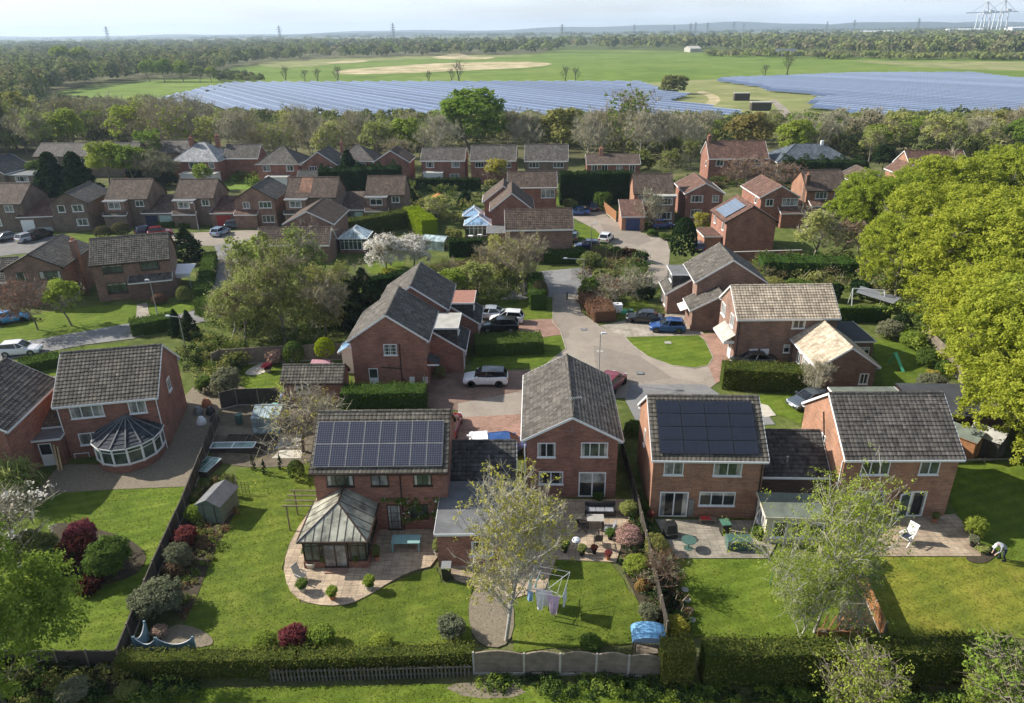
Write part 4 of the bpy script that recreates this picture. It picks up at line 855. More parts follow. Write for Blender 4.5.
def limbs(segs, mt, name, minr=.012, sides=5):
    V = []; Fc = []
    for a, b, ra, rb, lv in segs:
        d = unit(b-a); t = unit(np.cross(d, [.3, .9, .1] if abs(d[0]) > .5 else [1, .1, 0])); u = np.cross(d, t); n = sides if lv < 2 else 3; k = len(V)
        ra = max(ra, minr); rb = max(rb, minr*.6)
        for p, r in ((a, ra), (b, rb)):
            for i in range(n): q = 6.2832*i/n; V.append(p+(t*math.cos(q)+u*math.sin(q))*r)
        for i in range(n): j = (i+1) % n; Fc.append((k+i, k+j, k+n+j, k+n+i))
    me = bpy.data.meshes.new(name); me.from_pydata([tuple(v) for v in V], [], Fc); me.materials.append(M[mt]); me.polygons.foreach_set('use_smooth', [True]*len(Fc)); me.update(); return me
def twigs(rng, tips, n, L, w, spread=.8, droop=.1, mt='twig_brown'):
    """fine twigs: long thin slivers fanning from the tips"""
    P = np.array([t[0] for t in tips]); D = np.array([t[1] for t in tips]); i = rng.integers(0, len(P), n)
    d = unit(D[i]*.6+rng.normal(size=(n, 3))*spread*.85+np.array([0, 0, .75-droop*2])); st = P[i]-d*L*.25*rng.uniform(0, 1, (n, 1)); l = L*rng.uniform(.4, 1.2, (n, 1))
    e = st+d*l; e[:, 2] -= droop*l[:, 0]; s = unit(np.cross(d, rng.normal(size=(n, 3))))*w*.5
    v = np.stack([st-s, st+s, e+s*.3, e-s*.3], 1).reshape(-1, 3); return v, np.repeat(rng.uniform(0, 1, n), 4), mt
PROT = {}
def proto(key, trunk, crown): PROT[key] = (trunk, crown)
def mk_bare(key, seed, h, spread, ntw, Ltw, wtw, nleaf, sleaf, leaf, bark='bark_grey', twig='twig_brown', levels=3, kids=5, droop=.1, rl=.5, r0=.16, first=.25, up_=.35, bend=.18):
    rng = np.random.default_rng(seed); segs, tips = skeleton(rng, h, spread, levels, kids, r0=r0, first=first, up_=up_, bend=bend)
    parts = [twigs(rng, tips, ntw, Ltw, wtw, droop=droop, mt=twig)] if ntw else []
    if nleaf:
        P = np.array([t[0] for t in tips]); idx = rng.integers(0, len(P), max(1, nleaf//10))
        c = P[idx]+rng.normal(size=(len(idx), 3))*rl; v, t = tufts(rng, c, rl*.7, 10, sleaf); parts.append((v, t, leaf))
    proto(key, limbs(segs, bark, 'trunk', minr=.02 if h < 12 else .03), qmesh('crown', parts))
def mk_leafy(key, seed, h, r, k, rad, per, size, leaf, bark='bark_grey', nl=9, base=.28, shell=.6, flat=.75, twig=None, ntw=0, levels=2, sk=.88):
    rng = np.random.default_rng(seed); L = [(0, 0, h*.6, r*.72, r*.72, h*.36)]
    for i in range(nl):
        a = 2.4*i+rng.uniform(0, .7); z = h*(base+.12+(1-base-.2)*rng.uniform(.05, .95)); q = r*(1-abs(z/h-.5)*1.0)*rng.uniform(.55, .8); s = r*rng.uniform(.28, .45)
        L.append((math.cos(a)*q, math.sin(a)*q, z, s, s, s*.8))
    v, t = lobes(rng, L, k, rad, per, size, shell, flat, zmin=h*base*.6); segs, tips = skeleton(rng, h*sk, .9, levels, 5, r0=h*.022, first=.3)
    parts = [(v, t, leaf)]
    if ntw: parts.append(twigs(rng, tips, ntw, h*.12, .05, mt=twig))
    proto(key, limbs(segs, bark, 'trunk', minr=.03), qmesh('crown', parts))
def mk_conifer(key, seed, h, r, k, per, size, leaf, shape=1.0, low=.05):
    rng = np.random.default_rng(seed); z = low+(1-low)*rng.uniform(0, 1, k)**1.15; a = rng.uniform(0, 6.283, k)
    q = r*(1-z**(1.3*shape))*rng.uniform(.72, 1.05, k)*(1+.12*np.sin(a*5+z*20)); c = np.stack([np.cos(a)*q, np.sin(a)*q, z*h], 1); o = np.stack([np.cos(a), np.sin(a), np.full(k, .3)], 1)
    v, t = tufts(rng, c, r*.16, per, size, o, 1.0); segs = [(np.zeros(3), np.array([0, 0, h*.9]), h*.02, .02, 0)]
    proto(key, limbs(segs, 'bark_dark', 'trunk'), qmesh('crown', [(v, t, leaf)]))
# garden and street trees (metres)
mk_leafy('oak1', 1, 15, 9.2, 1700, .62, 40, .26, 'leaf_oak', nl=22, base=.08, shell=.5, twig='twig_grey', ntw=900)
mk_leafy('oak2', 2, 15.5, 9.0, 1700, .62, 40, .26, 'leaf_oak', nl=22, base=.08, shell=.5, twig='twig_grey', ntw=900)
mk_leafy('full1', 3, 14, 6.5, 420, .9, 16, .55, 'leaf_fresh', nl=12)
mk_leafy('full2', 4, 12, 5.0, 340, .8, 15, .5, 'leaf_fresh', nl=9)
mk_leafy('loose1', 5, 12, 5.0, 200, .7, 12, .45, 'leaf_willow', nl=10, shell=.4, twig='twig_brown', ntw=1100, levels=3)
mk_leafy('loose2', 6, 13, 4.4, 180, .7, 12, .45, 'leaf_yellow', nl=9, shell=.4, twig='twig_grey', ntw=1300, levels=3)
mk_leafy('small1', 7, 6, 2.4, 200, .45, 16, .26, 'leaf_fresh', nl=8, shell=.4, twig='twig_grey', ntw=300, levels=3)
mk_leafy('willow', 8, 8.5, 3.6, 420, .5, 15, .2, 'leaf_willow', nl=14, base=.06, shell=.25, twig='twig_brown', ntw=2600, levels=3)
mk_bare('bare1', 11, 13, .85, 5200, 1.5, .06, 700, .35, 'leaf_olive', kids=6, twig='twig_grey')
mk_bare('bare2', 12, 12, .7, 5200, 1.4, .06, 700, .35, 'leaf_willow', kids=6, twig='twig_brown')
mk_bare('bare3', 13, 11, .8, 4600, 1.3, .055, 200, .3, 'leaf_olive', kids=6, twig='twig_grey', bark='bark_pale')
mk_bare('bare4', 14, 12, .8, 3000, 1.3, .05, 1500, .4, 'leaf_fresh', kids=6, twig='twig_brown')
mk_bare('deadtree', 51, 12, .7, 700, 1.2, .09, 0, .3, 'leaf_olive', kids=4, twig='bark_dark', bark='bark_dark', r0=.45)
mk_bare('barebush', 15, 4.2, 1.2, 1400, .7, .03, 500, .16, 'leaf_greygreen', kids=6, twig='twig_grey', r0=.07, first=.05)
mk_bare('redtree', 16, 6, 1.0, 1800, .8, .035, 900, .2, 'leaf_rust', kids=6, twig='twig_red', r0=.1)
mk_bare('birch1', 17, 9.6, .55, 6000, .6, .02, 7500, .1, 'leaf_yellow', bark='bark_pale', twig='twig_grey', kids=7, levels=3, rl=.3, r0=.11, droop=.1, first=.06, up_=.62)
mk_bare('birch2', 18, 8.2, .58, 1800, .6, .016, 17000, .09, 'leaf_fresh', bark='bark_pale', twig='twig_grey', kids=7, levels=3, rl=.36, r0=.09, droop=.5, first=.06, up_=.55)
mk_bare('orchard', 19, 4.4, 1.2, 1500, .6, .02, 800, .09, 'leaf_yellow', kids=7, twig='twig_grey', r0=.1, first=.2)
mk_leafy('blossom', 20, 5.4, 3.2, 520, .4, 14, .2, 'blossom_white', nl=9, base=.15, shell=.4, twig='twig_brown', ntw=700, levels=3)
mk_leafy('bottomleft', 21, 8.5, 4.2, 1500, .38, 30, .13, 'leaf_fresh', nl=14, base=.1, shell=.35, twig='twig_grey', ntw=200, levels=2, sk=.6)
mk_bare('spray', 22, 3.4, 1.25, 900, .5, .012, 4800, .085, 'leaf_fresh', kids=7, twig='twig_brown', r0=.06, first=.05, rl=.28)
mk_conifer('con1', 31, 8, 2.6, 520, 16, .32, 'leaf_dark', .9); mk_conifer('con2', 32, 6, 1.7, 380, 14, .26, 'leaf_dark', 1.4); mk_conifer('slim', 33, 1.9, .2, 70, 10, .1, 'leaf_dark', 2.2)
mk_conifer('pine', 34, 16, 4, 420, 14, .55, 'leaf_dark', 1.0, .2)
def tree(key, at, label, name='tree', s=1., sz=None, rz=None, leaf=None, cat='tree', group=None, slot=0, bark=None):
    t, c = PROT[key]; o = empty(name, (at[0], at[1], at[2] if len(at) > 2 else 0), random.uniform(0, 6.28) if rz is None else rz, label, cat, group)
    for nm, me in (('trunk', t), ('crown', c)):
        q = link(bpy.data.objects.new(nm, me), o); 
        if nm == 'crown' and leaf: obmat(q, leaf, slot)
    o.scale = (s, s, sz or s); return o
# shrubs: one mesh each
SH = {}
def mk_shrub(key, seed, r, h, k, rad, per, size, shell=.75, nl=6, flat=.9):
    rng = np.random.default_rng(seed); L = [(0, 0, h*.45, r*.8, r*.8, h*.5)]
    for i in range(nl): a = i*2.4; L.append((math.cos(a)*r*.5, math.sin(a)*r*.5, h*rng.uniform(.35, .7), r*.45, r*.45, h*.3))
    v, t = lobes(rng, L, k, rad, per, size, shell, flat, zmin=.02*h); SH[key] = qmesh('shrub', [(v, t, 'leaf_green')])
mk_shrub('round', 41, 1, 1.7, 420, .12, 16, .11, .9, nl=3); mk_shrub('loose', 42, 1, 1.8, 340, .2, 14, .14, .6, nl=8); mk_shrub('big', 43, 1, 1.6, 800, .13, 16, .075, .7, nl=10)
mk_shrub('wide', 44, 1, 1.1, 340, .2, 13, .16, .6, nl=9); mk_shrub('ball', 45, 1, 2, 700, .06, 14, .08, .97, nl=0, flat=1)
def shrub(key, at, label, r=1., h=None, leaf='leaf_green', name='shrub', cat='shrub', group=None, z=0):
    o = link(bpy.data.objects.new(name, SH[key])); o.location = (at[0], at[1], z); o.rotation_euler = (0, 0, random.uniform(0, 6.28))
    base = {'round': 1.7, 'loose': 1.8, 'big': 1.6, 'wide': 1.1, 'ball': 2}[key]; o.scale = (r, r*random.uniform(.9, 1.1), (h or r*1.5)/base)
    obmat(o, leaf); return tag(o, label, cat, group)
def hedge(pts, w_, h, leaf, label, dens=70, size=.13, core='hedge_core', rough=.055, name='hedge', seed=0, wave=.025, z=0, kind=None, topw=None):
    """trimmed hedge along a line of ground points"""
    rng = np.random.default_rng(seed+len(label)); P = [np.array([p[0], p[1], z], float) for p in pts]; C = []; Nn = []; mb = MB()
    mt = leaf
    for a, b in zip(P, P[1:]):
        d = b-a; L = np.linalg.norm(d); d = d/L; s = np.array([-d[1], d[0], 0]); T = Matrix(((d[0], s[0], 0, a[0]), (d[1], s[1], 0, a[1]), (0, 0, 1, z), (0, 0, 0, 1)))
        m = .12; mb.box(-m, L+m, -w_/2+m, w_/2-m, 0, h-m, mt, T)
        for (wd, f) in ((w_, 'top'), (h, 'f'), (h, 'b')):
            n = int(L*wd*dens); u = rng.uniform(-.05, L+.05, n); q = rng.uniform(0, 1, n)
            und = 1+wave*np.sin(u*1.7+seed)+wave*.7*np.sin(u*4.1)
            if f == 'top': c = a+d*u[:, None]+s*((q-.5)*w_)[:, None]; c[:, 2] = z+h*und; nn = np.tile([0, 0, 1.], (n, 1))
            else:
                sg = 1 if f == 'b' else -1; c = a+d*u[:, None]+s*(sg*w_/2*(1+wave*1.5*np.sin(u*2.3+q*3)))[:, None]; c[:, 2] = z+q*h; nn = np.tile(s*sg, (n, 1))
            C.append(c); Nn.append(nn)
        for e, sg in ((a, -1), (b, 1)):
            n = int(w_*h*dens); c = e+s*((rng.uniform(0, 1, n)-.5)*w_)[:, None]; c[:, 2] = z+rng.uniform(0, h, n); C.append(c); Nn.append(np.tile(d*sg, (n, 1)))
    C = np.concatenate(C); Nn = np.concatenate(Nn); stray = (rng.uniform(0, 1, len(C)) < .07)[:, None]*rng.uniform(0, .2, (len(C), 1)); C = C+rng.normal(size=C.shape)*rough*(1.3+.02*h)+Nn*stray; nr = unit(Nn+rng.normal(size=C.shape)*.55)
    blot = .5+.5*np.sin(C[:, 0]*1.3+np.sin(C[:, 1]*2.1)*2)*np.sin(C[:, 1]*1.1+C[:, 2]*2.7)
    v, t = quads(C, nr, size*rng.uniform(.6, 1.3, len(C)), np.clip(blot*.5+rng.uniform(0, .5, len(C)), 0, 1), 1.1, rng)
    core = mb.build('core'); me0 = core.data; V0 = np.array([q.co[:] for q in me0.vertices]); bpy.data.objects.remove(core)
    me = qmesh(name, [(np.array([V0[i] for p in me0.polygons for i in p.vertices]), np.full(len(me0.polygons)*4, .1), leaf), (v, t, leaf)])
    bpy.data.meshes.remove(me0)
    o = link(bpy.data.objects.new(name, me)); return tag(o, label, 'hedge', kind=kind)
def thicket(name, label, area, n, h, r, leafs, size, seed, per=26, twig=None, tw=0, cat=None, kind='stuff', group=None):
    """a mass of undergrowth filling an area (list of world polygon points)"""
    rng = np.random.default_rng(seed); A = np.array([(p[0], p[1]) for p in area]); lo, hi = A.min(0), A.max(0); pts = []
    while len(pts) < n:
        q = rng.uniform(lo, hi)
        if inside(q, A): pts.append(q)
    pts = np.array(pts); hh = h*rng.uniform(.45, 1.15, n); rr = r*rng.uniform(.6, 1.3, n); parts = []
    for i, lf in enumerate(leafs):
        s = np.arange(n) % len(leafs) == i; k = 7
        c = np.repeat(np.column_stack([pts[s], hh[s]*.5]), k, 0); d = unit(rng.normal(size=(len(c), 3))); d[:, 2] = np.abs(d[:, 2])*1.0-.25
        c = c+d*np.repeat(np.column_stack([rr[s], rr[s], hh[s]*.5]), k, 0); v, t = tufts(rng, c, r*.45, per, size, d, .8, tint=np.repeat(rng.uniform(0, 1, s.sum()), k)); parts.append((v, t, lf))
    if tw:
        tips = [(np.array([*p, z*.5]), np.array([0, 0, 1.])) for p, z in zip(pts, hh)]; parts.append(twigs(rng, tips, tw, h*.9, .05, mt=twig))
    o = link(bpy.data.objects.new(name, qmesh(name, parts))); return tag(o, label, cat, group, kind)
def inside(q, A):
    x, y = q; c = False; j = len(A)-1
    for i in range(len(A)):
        if (A[i][1] > y) != (A[j][1] > y) and x < (A[j][0]-A[i][0])*(y-A[i][1])/(A[j][1]-A[i][1]+1e-12)+A[i][0]: c = not c
        j = i
    return c
# ------------------------------------------------------------------ ground, fields and roads
def proj(p):
    q = Vector(p)-Vector((0, 0, H)); z = q.dot(fw); return CX+F*q.dot(rt)/z, CY-F*q.dot(up)/z
def top_h(g, ytop):
    lo, hi = 0., 60.
    for _ in range(30):
        mid = (lo+hi)/2
        if proj((g[0], g[1], mid))[1] > ytop: lo = mid
        else: hi = mid
    return lo
sheet('ground', [(-9500, -150), (9500, -150), (9500, 9400), (-9500, 9400)], -.02, 'ground_cover')
pxs('far_fields', [(-40, 150), (-40, 41), (300, 39), (700, 34), (1070, 31), (1070, 150)], .0, 'grass_rough')
pxs('meadow', [(52, 93), (100, 87), (165, 80), (236, 79), (256, 84), (232, 86), (175, 97), (150, 102), (100, 99)], .05, 'grass_field')
pxs('pasture', [(216, 76), (232, 68), (300, 62), (420, 57), (560, 53), (700, 53.5), (860, 58), (1040, 60), (1040, 88), (960, 76), (853, 75.5), (700, 80), (640, 84), (250, 84)], .05, 'grass_field')
pxs('pasture', [(540, 52), (560, 50.2), (640, 50.5), (720, 53), (700, 53.3)], .08, 'grass_field')
pxs('sandy_ground', [(330, 71), (400, 65.5), (455, 62.5), (520, 61.5), (556, 63.2), (540, 67), (480, 70), (410, 73), (345, 75)], .1, 'field_sand', smooth=1); pxs('sandy_ground', [(322, 62.5), (360, 60), (372, 61.5), (335, 64)], .1, 'field_sand', smooth=1); pxs('sandy_ground', [(425, 58.5), (450, 54), (462, 53.5), (470, 57), (500, 57), (480, 60)], .1, 'field_sand', smooth=1)
pxs('dry_grass', [(256, 62), (330, 59), (420, 55.5), (540, 55), (520, 57), (440, 58), (350, 62), (300, 68), (262, 67)], .09, 'field_dry', smooth=1)
pxs('dry_grass', [(850, 61), (1040, 62), (1040, 71), (970, 70), (900, 66)], .09, 'field_dry')
pxs('rough_meadow', [(634, 84), (700, 80), (730, 79), (860, 98), (835, 101), (806, 110), (880, 125), (700, 130), (660, 112), (682, 97), (654, 90)], .08, 'field_dry')
pxs('sandy_track', [(694, 92), (706, 91), (722, 98), (716, 106), (700, 108), (712, 98)], .1, 'field_sand', smooth=1)
pxs('farm_track', [(770, 100), (776, 100), (786, 108), (795, 118), (785, 118)], .11, 'tarmac_pale')
pxs('woodland_floor', [(-30, 165), (-30, 112), (150, 106), (300, 118), (700, 122), (1060, 120), (1060, 158), (800, 160), (500, 160), (200, 160)], .02, 'wood_floor')
pxs('woodland_floor', [(-60, 112), (-60, 42), (300, 39), (560, 44), (540, 54), (420, 56), (330, 60), (232, 67), (215, 76), (150, 79), (90, 84), (50, 93)], .06, 'wood_floor')
# residential ground
pxs('residential_verge', [(-80, 300), (-40, 205), (560, 196), (860, 205), (1100, 300), (1100, 560), (-80, 560)], .004, 'grass_rough')
def lawn(pp, mt='grass_lawn', z=.02, smooth=0):
    P = [G(*p) for p in pp]; Q = []; rj = random.Random(len(pp)+int(pp[0][0])); near = min(p.y for p in P) < 62
    for i in range(len(P)):
        a, b = P[i], P[(i+1) % len(P)]; L = (b-a).length; k = max(1, int(L/.35)) if near else 1; s = Vector((a.y-b.y, b.x-a.x, 0))/max(L, .1)
        for j in range(k): Q.append(a.lerp(b, j/k)+s*(rj.uniform(-.07, .07) if j else 0))
    SHN[0] += 1; o = sheet('lawn', Q, z+.0004*SHN[0], mt)
    if near:
        A = np.array([(p.x, p.y) for p in P]); lo, hi = np.maximum(A.min(0), (-45, 20)), np.minimum(A.max(0), (50, 70)); rg = np.random.default_rng(len(pp)); n = int(np.prod(np.maximum(hi-lo, 0))*36)
        pt = rg.uniform(lo, hi, (n, 2)); ok = np.zeros(n, bool); j = len(A)-1
        for i in range(len(A)):
            c = ((A[i, 1] > pt[:, 1]) != (A[j, 1] > pt[:, 1])) & (pt[:, 0] < (A[j, 0]-A[i, 0])*(pt[:, 1]-A[i, 1])/(A[j, 1]-A[i, 1]+1e-12)+A[i, 0]); ok ^= c; j = i
        pt = pt[ok]; n = len(pt)
        if n > 50:
            cl = .5+.5*np.sin(pt[:, 0]*1.9+np.sin(pt[:, 1]*2.3)*1.5)*np.sin(pt[:, 1]*1.6); keep = rg.uniform(0, 1, n) < .35+.65*cl; pt = pt[keep]; n = len(pt)
            c = np.column_stack([pt, np.full(n, z+.03)]); nr = unit(rg.normal(size=(n, 3))*.22+np.array([0, 0, 1.])); v, t = quads(c, nr, rg.uniform(.05, .11, n), rg.uniform(0, 1, n), 1.2, rg)
            g_ = link(bpy.data.objects.new('grass', qmesh('grass', [(v, t, 'leaf_grass')]))); tag(g_, None, None, None, 'stuff')
    return o
lawn([(-60, 500), (20, 503), (60, 492), (110, 490), (188, 487), (150, 580), (121, 656), (40, 657), (-80, 660)], 'grass_bright')
lawn([(236, 469), (310, 466), (322, 490), (309, 510), (287, 548), (282, 570), (300, 603), (349, 606), (388, 585), (437, 567), (441, 583), (472, 584), (472, 642), (330, 650), (180, 650), (186, 622), (203, 581), (222, 535), (238, 510)], 'grass_lawn')
lawn([(556, 559), (610, 562), (640, 605), (646, 642), (513, 652), (510, 600), (545, 590)], 'grass_lawn')
lawn([(674, 558), (765, 557), (850, 560), (878, 634), (790, 641), (694, 637)], 'grass_bright')
lawn([(852, 557), (980, 557), (1060, 545), (1100, 640), (892, 637)], 'grass_yellow')
lawn([(950, 461), (1080, 458), (1110, 560), (985, 560), (965, 530), (950, 500)], 'grass_bright')
lawn([(40, 700), (200, 688), (420, 690), (700, 700), (1000, 700), (1040, 740), (0, 740)], 'grass_rough', .02)
lawn([(130, 690), (470, 684), (690, 690), (690, 720), (100, 720)], 'grass_bright', .03)
pxs('gravel_patch', [(438, 685), (512, 681), (530, 697), (470, 700)], .04, 'gravel', smooth=1)
lawn([(14, 344), (60, 334), (140, 318), (180, 305), (205, 296), (198, 304), (176, 316), (136, 323), (15, 343)], 'grass_lawn', .01)
lawn([(8, 325), (45, 312), (100, 306), (137, 304), (140, 321), (80, 334), (0, 352), (-20, 345)], 'grass_bright', .014)
lawn([(148, 306), (205, 300), (188, 313), (150, 318)], 'grass_bright', .014)
lawn([(20, 360), (85, 347), (128, 343), (130, 357), (60, 380), (15, 378)], 'grass_bright')
lawn([(245, 362), (350, 358), (352, 400), (240, 400)], 'grass_bright')
lawn([(255, 225), (285, 240), (262, 262), (243, 250), (250, 236)], 'grass_bright', .012)
lawn([(60, 236), (128, 232), (125, 246), (75, 248)], 'grass_bright', .012)
lawn([(570, 224), (600, 224), (609, 232), (600, 240), (570, 240)], 'grass_bright', .012)
lawn([(487, 302), (520, 300), (553, 290), (553, 322), (505, 320), (480, 314)], 'grass_lawn', .012)
lawn([(478, 345), (548, 335), (560, 333), (566, 347), (545, 366), (470, 372)], 'grass_bright', .012)
lawn([(612, 307), (648, 298), (650, 312), (616, 320)], 'grass_lawn', .012)
island = [(625, 337.5), (699, 335.5), (705, 341), (713, 358), (708, 366), (695, 368.5), (672, 366), (648, 357), (633, 346)]
lawn(island, 'grass_bright', .06)
lawn([(755, 395), (800, 393), (808, 404), (800, 424), (765, 410)], 'grass_bright', .03)
lawn([(872, 340), (930, 338), (955, 372), (945, 386), (884, 386), (876, 360)], 'grass_bright', .02)
lawn([(838, 306), (885, 306), (888, 318), (840, 316)], 'grass_lawn', .02)
lawn([(365, 262), (405, 262), (400, 272), (368, 274)], 'grass_bright', .02)
lawn([(455, 248), (485, 246), (490, 258), (455, 260)], 'grass_bright', .02)
lawn([(220, 178), (256, 178), (252, 190), (226, 190)], 'grass_field', .02)
lawn([(540, 195), (600, 196), (600, 206), (545, 204)], 'grass_bright', .02)
def road(pp, mt='tarmac', z=.03, name='road', smooth=0): return pxs(name, pp, z, mt, smooth=smooth)
road([(-60, 372), (-60, 350), (15, 343.6), (138, 322), (176, 315.5), (197, 310), (210, 274.5), (217.6, 256.6), (212.5, 240), (258, 233.5), (245.8, 243), (238, 261.7), (228, 277), (225, 313), (232, 318), (179, 326), (155, 331), (133, 339), (85, 345), (8, 360)], 'tarmac_grey')
road([(120, 240), (170, 234), (262, 230), (262, 236), (214, 246), (150, 246)], 'tarmac_pale', .036)
road([(-30, 244), (50, 235), (75, 238), (62, 250), (20, 254), (-30, 260)], 'tarmac', .03, 'driveway')
road([(554, 294), (577, 295), (581, 313), (599, 326), (625, 337.5), (633, 346), (648, 357), (672, 366), (695, 369), (709, 366), (716, 384), (700, 396), (560, 400), (545, 384), (546, 365), (566, 349), (560, 330), (553, 323)], 'tarmac_pale')
road([(500, 300), (537, 272), (590, 267), (600, 290), (577, 297), (553, 297), (520, 300)], 'tarmac_grey', .026)
road([(571, 217), (578, 207), (596, 204), (609, 218), (640, 222), (645, 227), (640, 233), (666, 239), (670, 252), (668, 275), (640, 300), (628, 296), (650, 268), (635, 251), (612, 246), (596, 230)], 'tarmac_pale')
road([(600, 326), (648, 316), (690, 312), (705, 336), (625, 338)], 'pavers_grey', .034, 'driveway')
road([(699, 335), (735, 330), (738, 372), (716, 384), (708, 366), (713, 358), (706, 341)], 'block_pink', .038, 'driveway')
road([(512, 321), (554, 319), (560, 330), (562, 335), (540, 338), (512, 338)], 'block_pink', .034, 'driveway')
road([(478, 320), (515, 318), (514, 340), (478, 338)], 'block_brown', .03, 'driveway')
road([(425, 376), (470, 372), (530, 370), (524, 392), (470, 412), (428, 408)], 'block_brown', .03, 'driveway')
road([(458, 404), (530, 390), (530, 414), (458, 418)], 'tarmac_pale', .034, 'driveway')
road([(450, 416), (535, 414), (535, 445), (450, 445)], 'block_pink', .032, 'driveway')
road([(630, 385), (705, 385), (720, 395), (760, 404), (775, 425), (640, 430), (625, 400)], 'tarmac_grey', .04)
road([(752, 402), (768, 406), (776, 416), (764, 418)], 'stone_pale', .05, 'path')
road([(137, 305), (147, 303), (150, 318), (136, 322)], 'pavers_grey', .036, 'path')
# kerbs
def kerb(pp, closed=False, z=.1):
    P = [G(*p) for p in pp]; mb = MB(); n = len(P)
    for i in range(n if closed else n-1):
        a, b = P[i], P[(i+1) % n]; mb.bar((a.x, a.y, .03), (b.x, b.y, .03), .08, 'pavers_grey')
    o = mb.build('kerb'); o['kind'] = 'structure'; return o
kerb(island, True); kerb([(553, 297), (553, 323), (560, 330), (566, 349), (546, 365)]); kerb([(577, 297), (581, 313), (599, 326)]); kerb([(138, 322), (176, 315.5), (197, 310), (210, 274.5), (217, 257)])
kerb([(85, 345), (133, 339), (155, 331), (179, 326), (232, 318), (225, 313), (228, 277), (238, 262)]); kerb([(640, 222), (645, 227), (640, 233), (666, 239), (670, 252)]); kerb([(596, 230), (612, 246), (635, 251)])
def patio(pp, mt='pavers', z=.07, name='patio', smooth=0): return pxs(name, pp, z, mt, thick=.08, smooth=smooth)
patio([(322, 489), (312, 508), (292, 538), (283, 566), (288, 590), (302, 602.5), (327, 607), (350, 605), (371, 595), (388, 584), (410, 572), (437, 566), (440, 534), (400, 500)], smooth=1)
patio([(440, 560), (520, 556), (520, 500), (636, 500), (616, 563), (556, 560), (545, 590), (512, 600), (472, 586), (455, 580)], 'pavers', .06)
patio([(655, 520), (790, 522), (768, 559), (676, 559)], 'pavers_grey', .06)
patio([(846, 520), (955, 515), (978, 538), (981, 557), (853, 557)], 'pavers', .06)
patio([(28, 503), (60, 465), (110, 465), (195, 400), (225, 400), (205, 440), (187, 487), (110, 490), (60, 493)], 'gravel', .03)
patio([(182, 400), (203, 376), (245, 388), (240, 402), (218, 412), (196, 440)], 'gravel', .028)
# beds and kitchen garden
def bed(pp, mt='soil', z=.012, thick=0): return pxs('flower_bed' if mt == 'soil' else 'garden_path', pp, z, mt, thick=thick, smooth=0 if thick else 2)
bed([(192, 490), (236, 468), (238, 512), (222, 535), (203, 581), (188, 622), (150, 600), (170, 545)], 'soil', .024); bed([(218, 412), (236, 400), (345, 400), (330, 432), (318, 466), (236, 469), (205, 455)], 'soil_pale', .026)
bed([(208, 425), (240, 428), (282, 430), (278, 437), (215, 438)], 'gravel', .032); bed([(228, 436), (276, 436), (262, 455), (214, 452)], 'soil', .09, .09); bed([(45, 530), (65, 520), (150, 545), (140, 580), (60, 590)], 'soil', .026)
bed([(620, 500), (640, 505), (665, 560), (690, 637), (655, 640), (640, 605), (618, 562)], 'soil', .03); bed([(-40, 655), (121, 655), (200, 655), (200, 690), (-40, 700)], 'soil', .014)
bed([(282, 436), (306, 434), (300, 448), (275, 450)], 'concrete', .05, .05); bed([(272, 459), (280, 451), (303, 451), (301, 459)], 'stone_pale', .05, .05)
bed([(160, 640), (172, 624), (198, 628), (215, 640), (210, 648), (160, 650)], 'gravel', .034); bed([(468, 585), (514, 590), (514, 650), (470, 645)], 'gravel', .03)
bed([(858, 566), (895, 637), (830, 640), (846, 590)], 'soil', .03); bed([(960, 560), (985, 545), (1000, 552), (985, 566)], 'soil', .034); bed([(240, 375), (262, 362), (275, 364), (262, 376)], 'stone_pale', .03)
# ------------------------------------------------------------------ far hills
def hill(name, D, x0, x1, h, seed, mt='hill_blue'):
    rng = random.Random(seed); n = 70; V = []; ph = [rng.uniform(0, 6) for _ in range(6)]
    for k, (dy, f) in enumerate(((0, 0), (D*.03, .6), (D*.06, 1), (D*.12, 0))):
        for i in range(n+1):
            t = i/n; x = x0+(x1-x0)*t; e = math.sin(math.pi*t)**.5*(.62+.2*math.sin(t*9+ph[0])+.12*math.sin(t*23+ph[1])+.06*math.sin(t*57+ph[2])); V.append((x, D+dy+D*.01*math.sin(t*11+ph[3]), -.5+h*f*max(0, e)))
    Fc = [(r*(n+1)+i, r*(n+1)+i+1, (r+1)*(n+1)+i+1, (r+1)*(n+1)+i) for r in range(3) for i in range(n)]
    me = bpy.data.meshes.new(name); me.from_pydata(V, [], Fc); me.materials.append(M[mt]); me.polygons.foreach_set('use_smooth', [True]*len(Fc)); me.update()
    o = link(bpy.data.objects.new(name, me)); o['kind'] = 'structure'; return o
XD = lambda px, D: (px-CX)/F*(D*math.cos(pitch)+H*math.sin(pitch))
hill('hills', 8200, -7000, 1500, 58, 1); hill('hills', 7400, -600, 7400, 98, 2); hill('hills', 6200, 600, 6500, 62, 5); hill('hills', 5600, -4200, 1800, 30, 9)
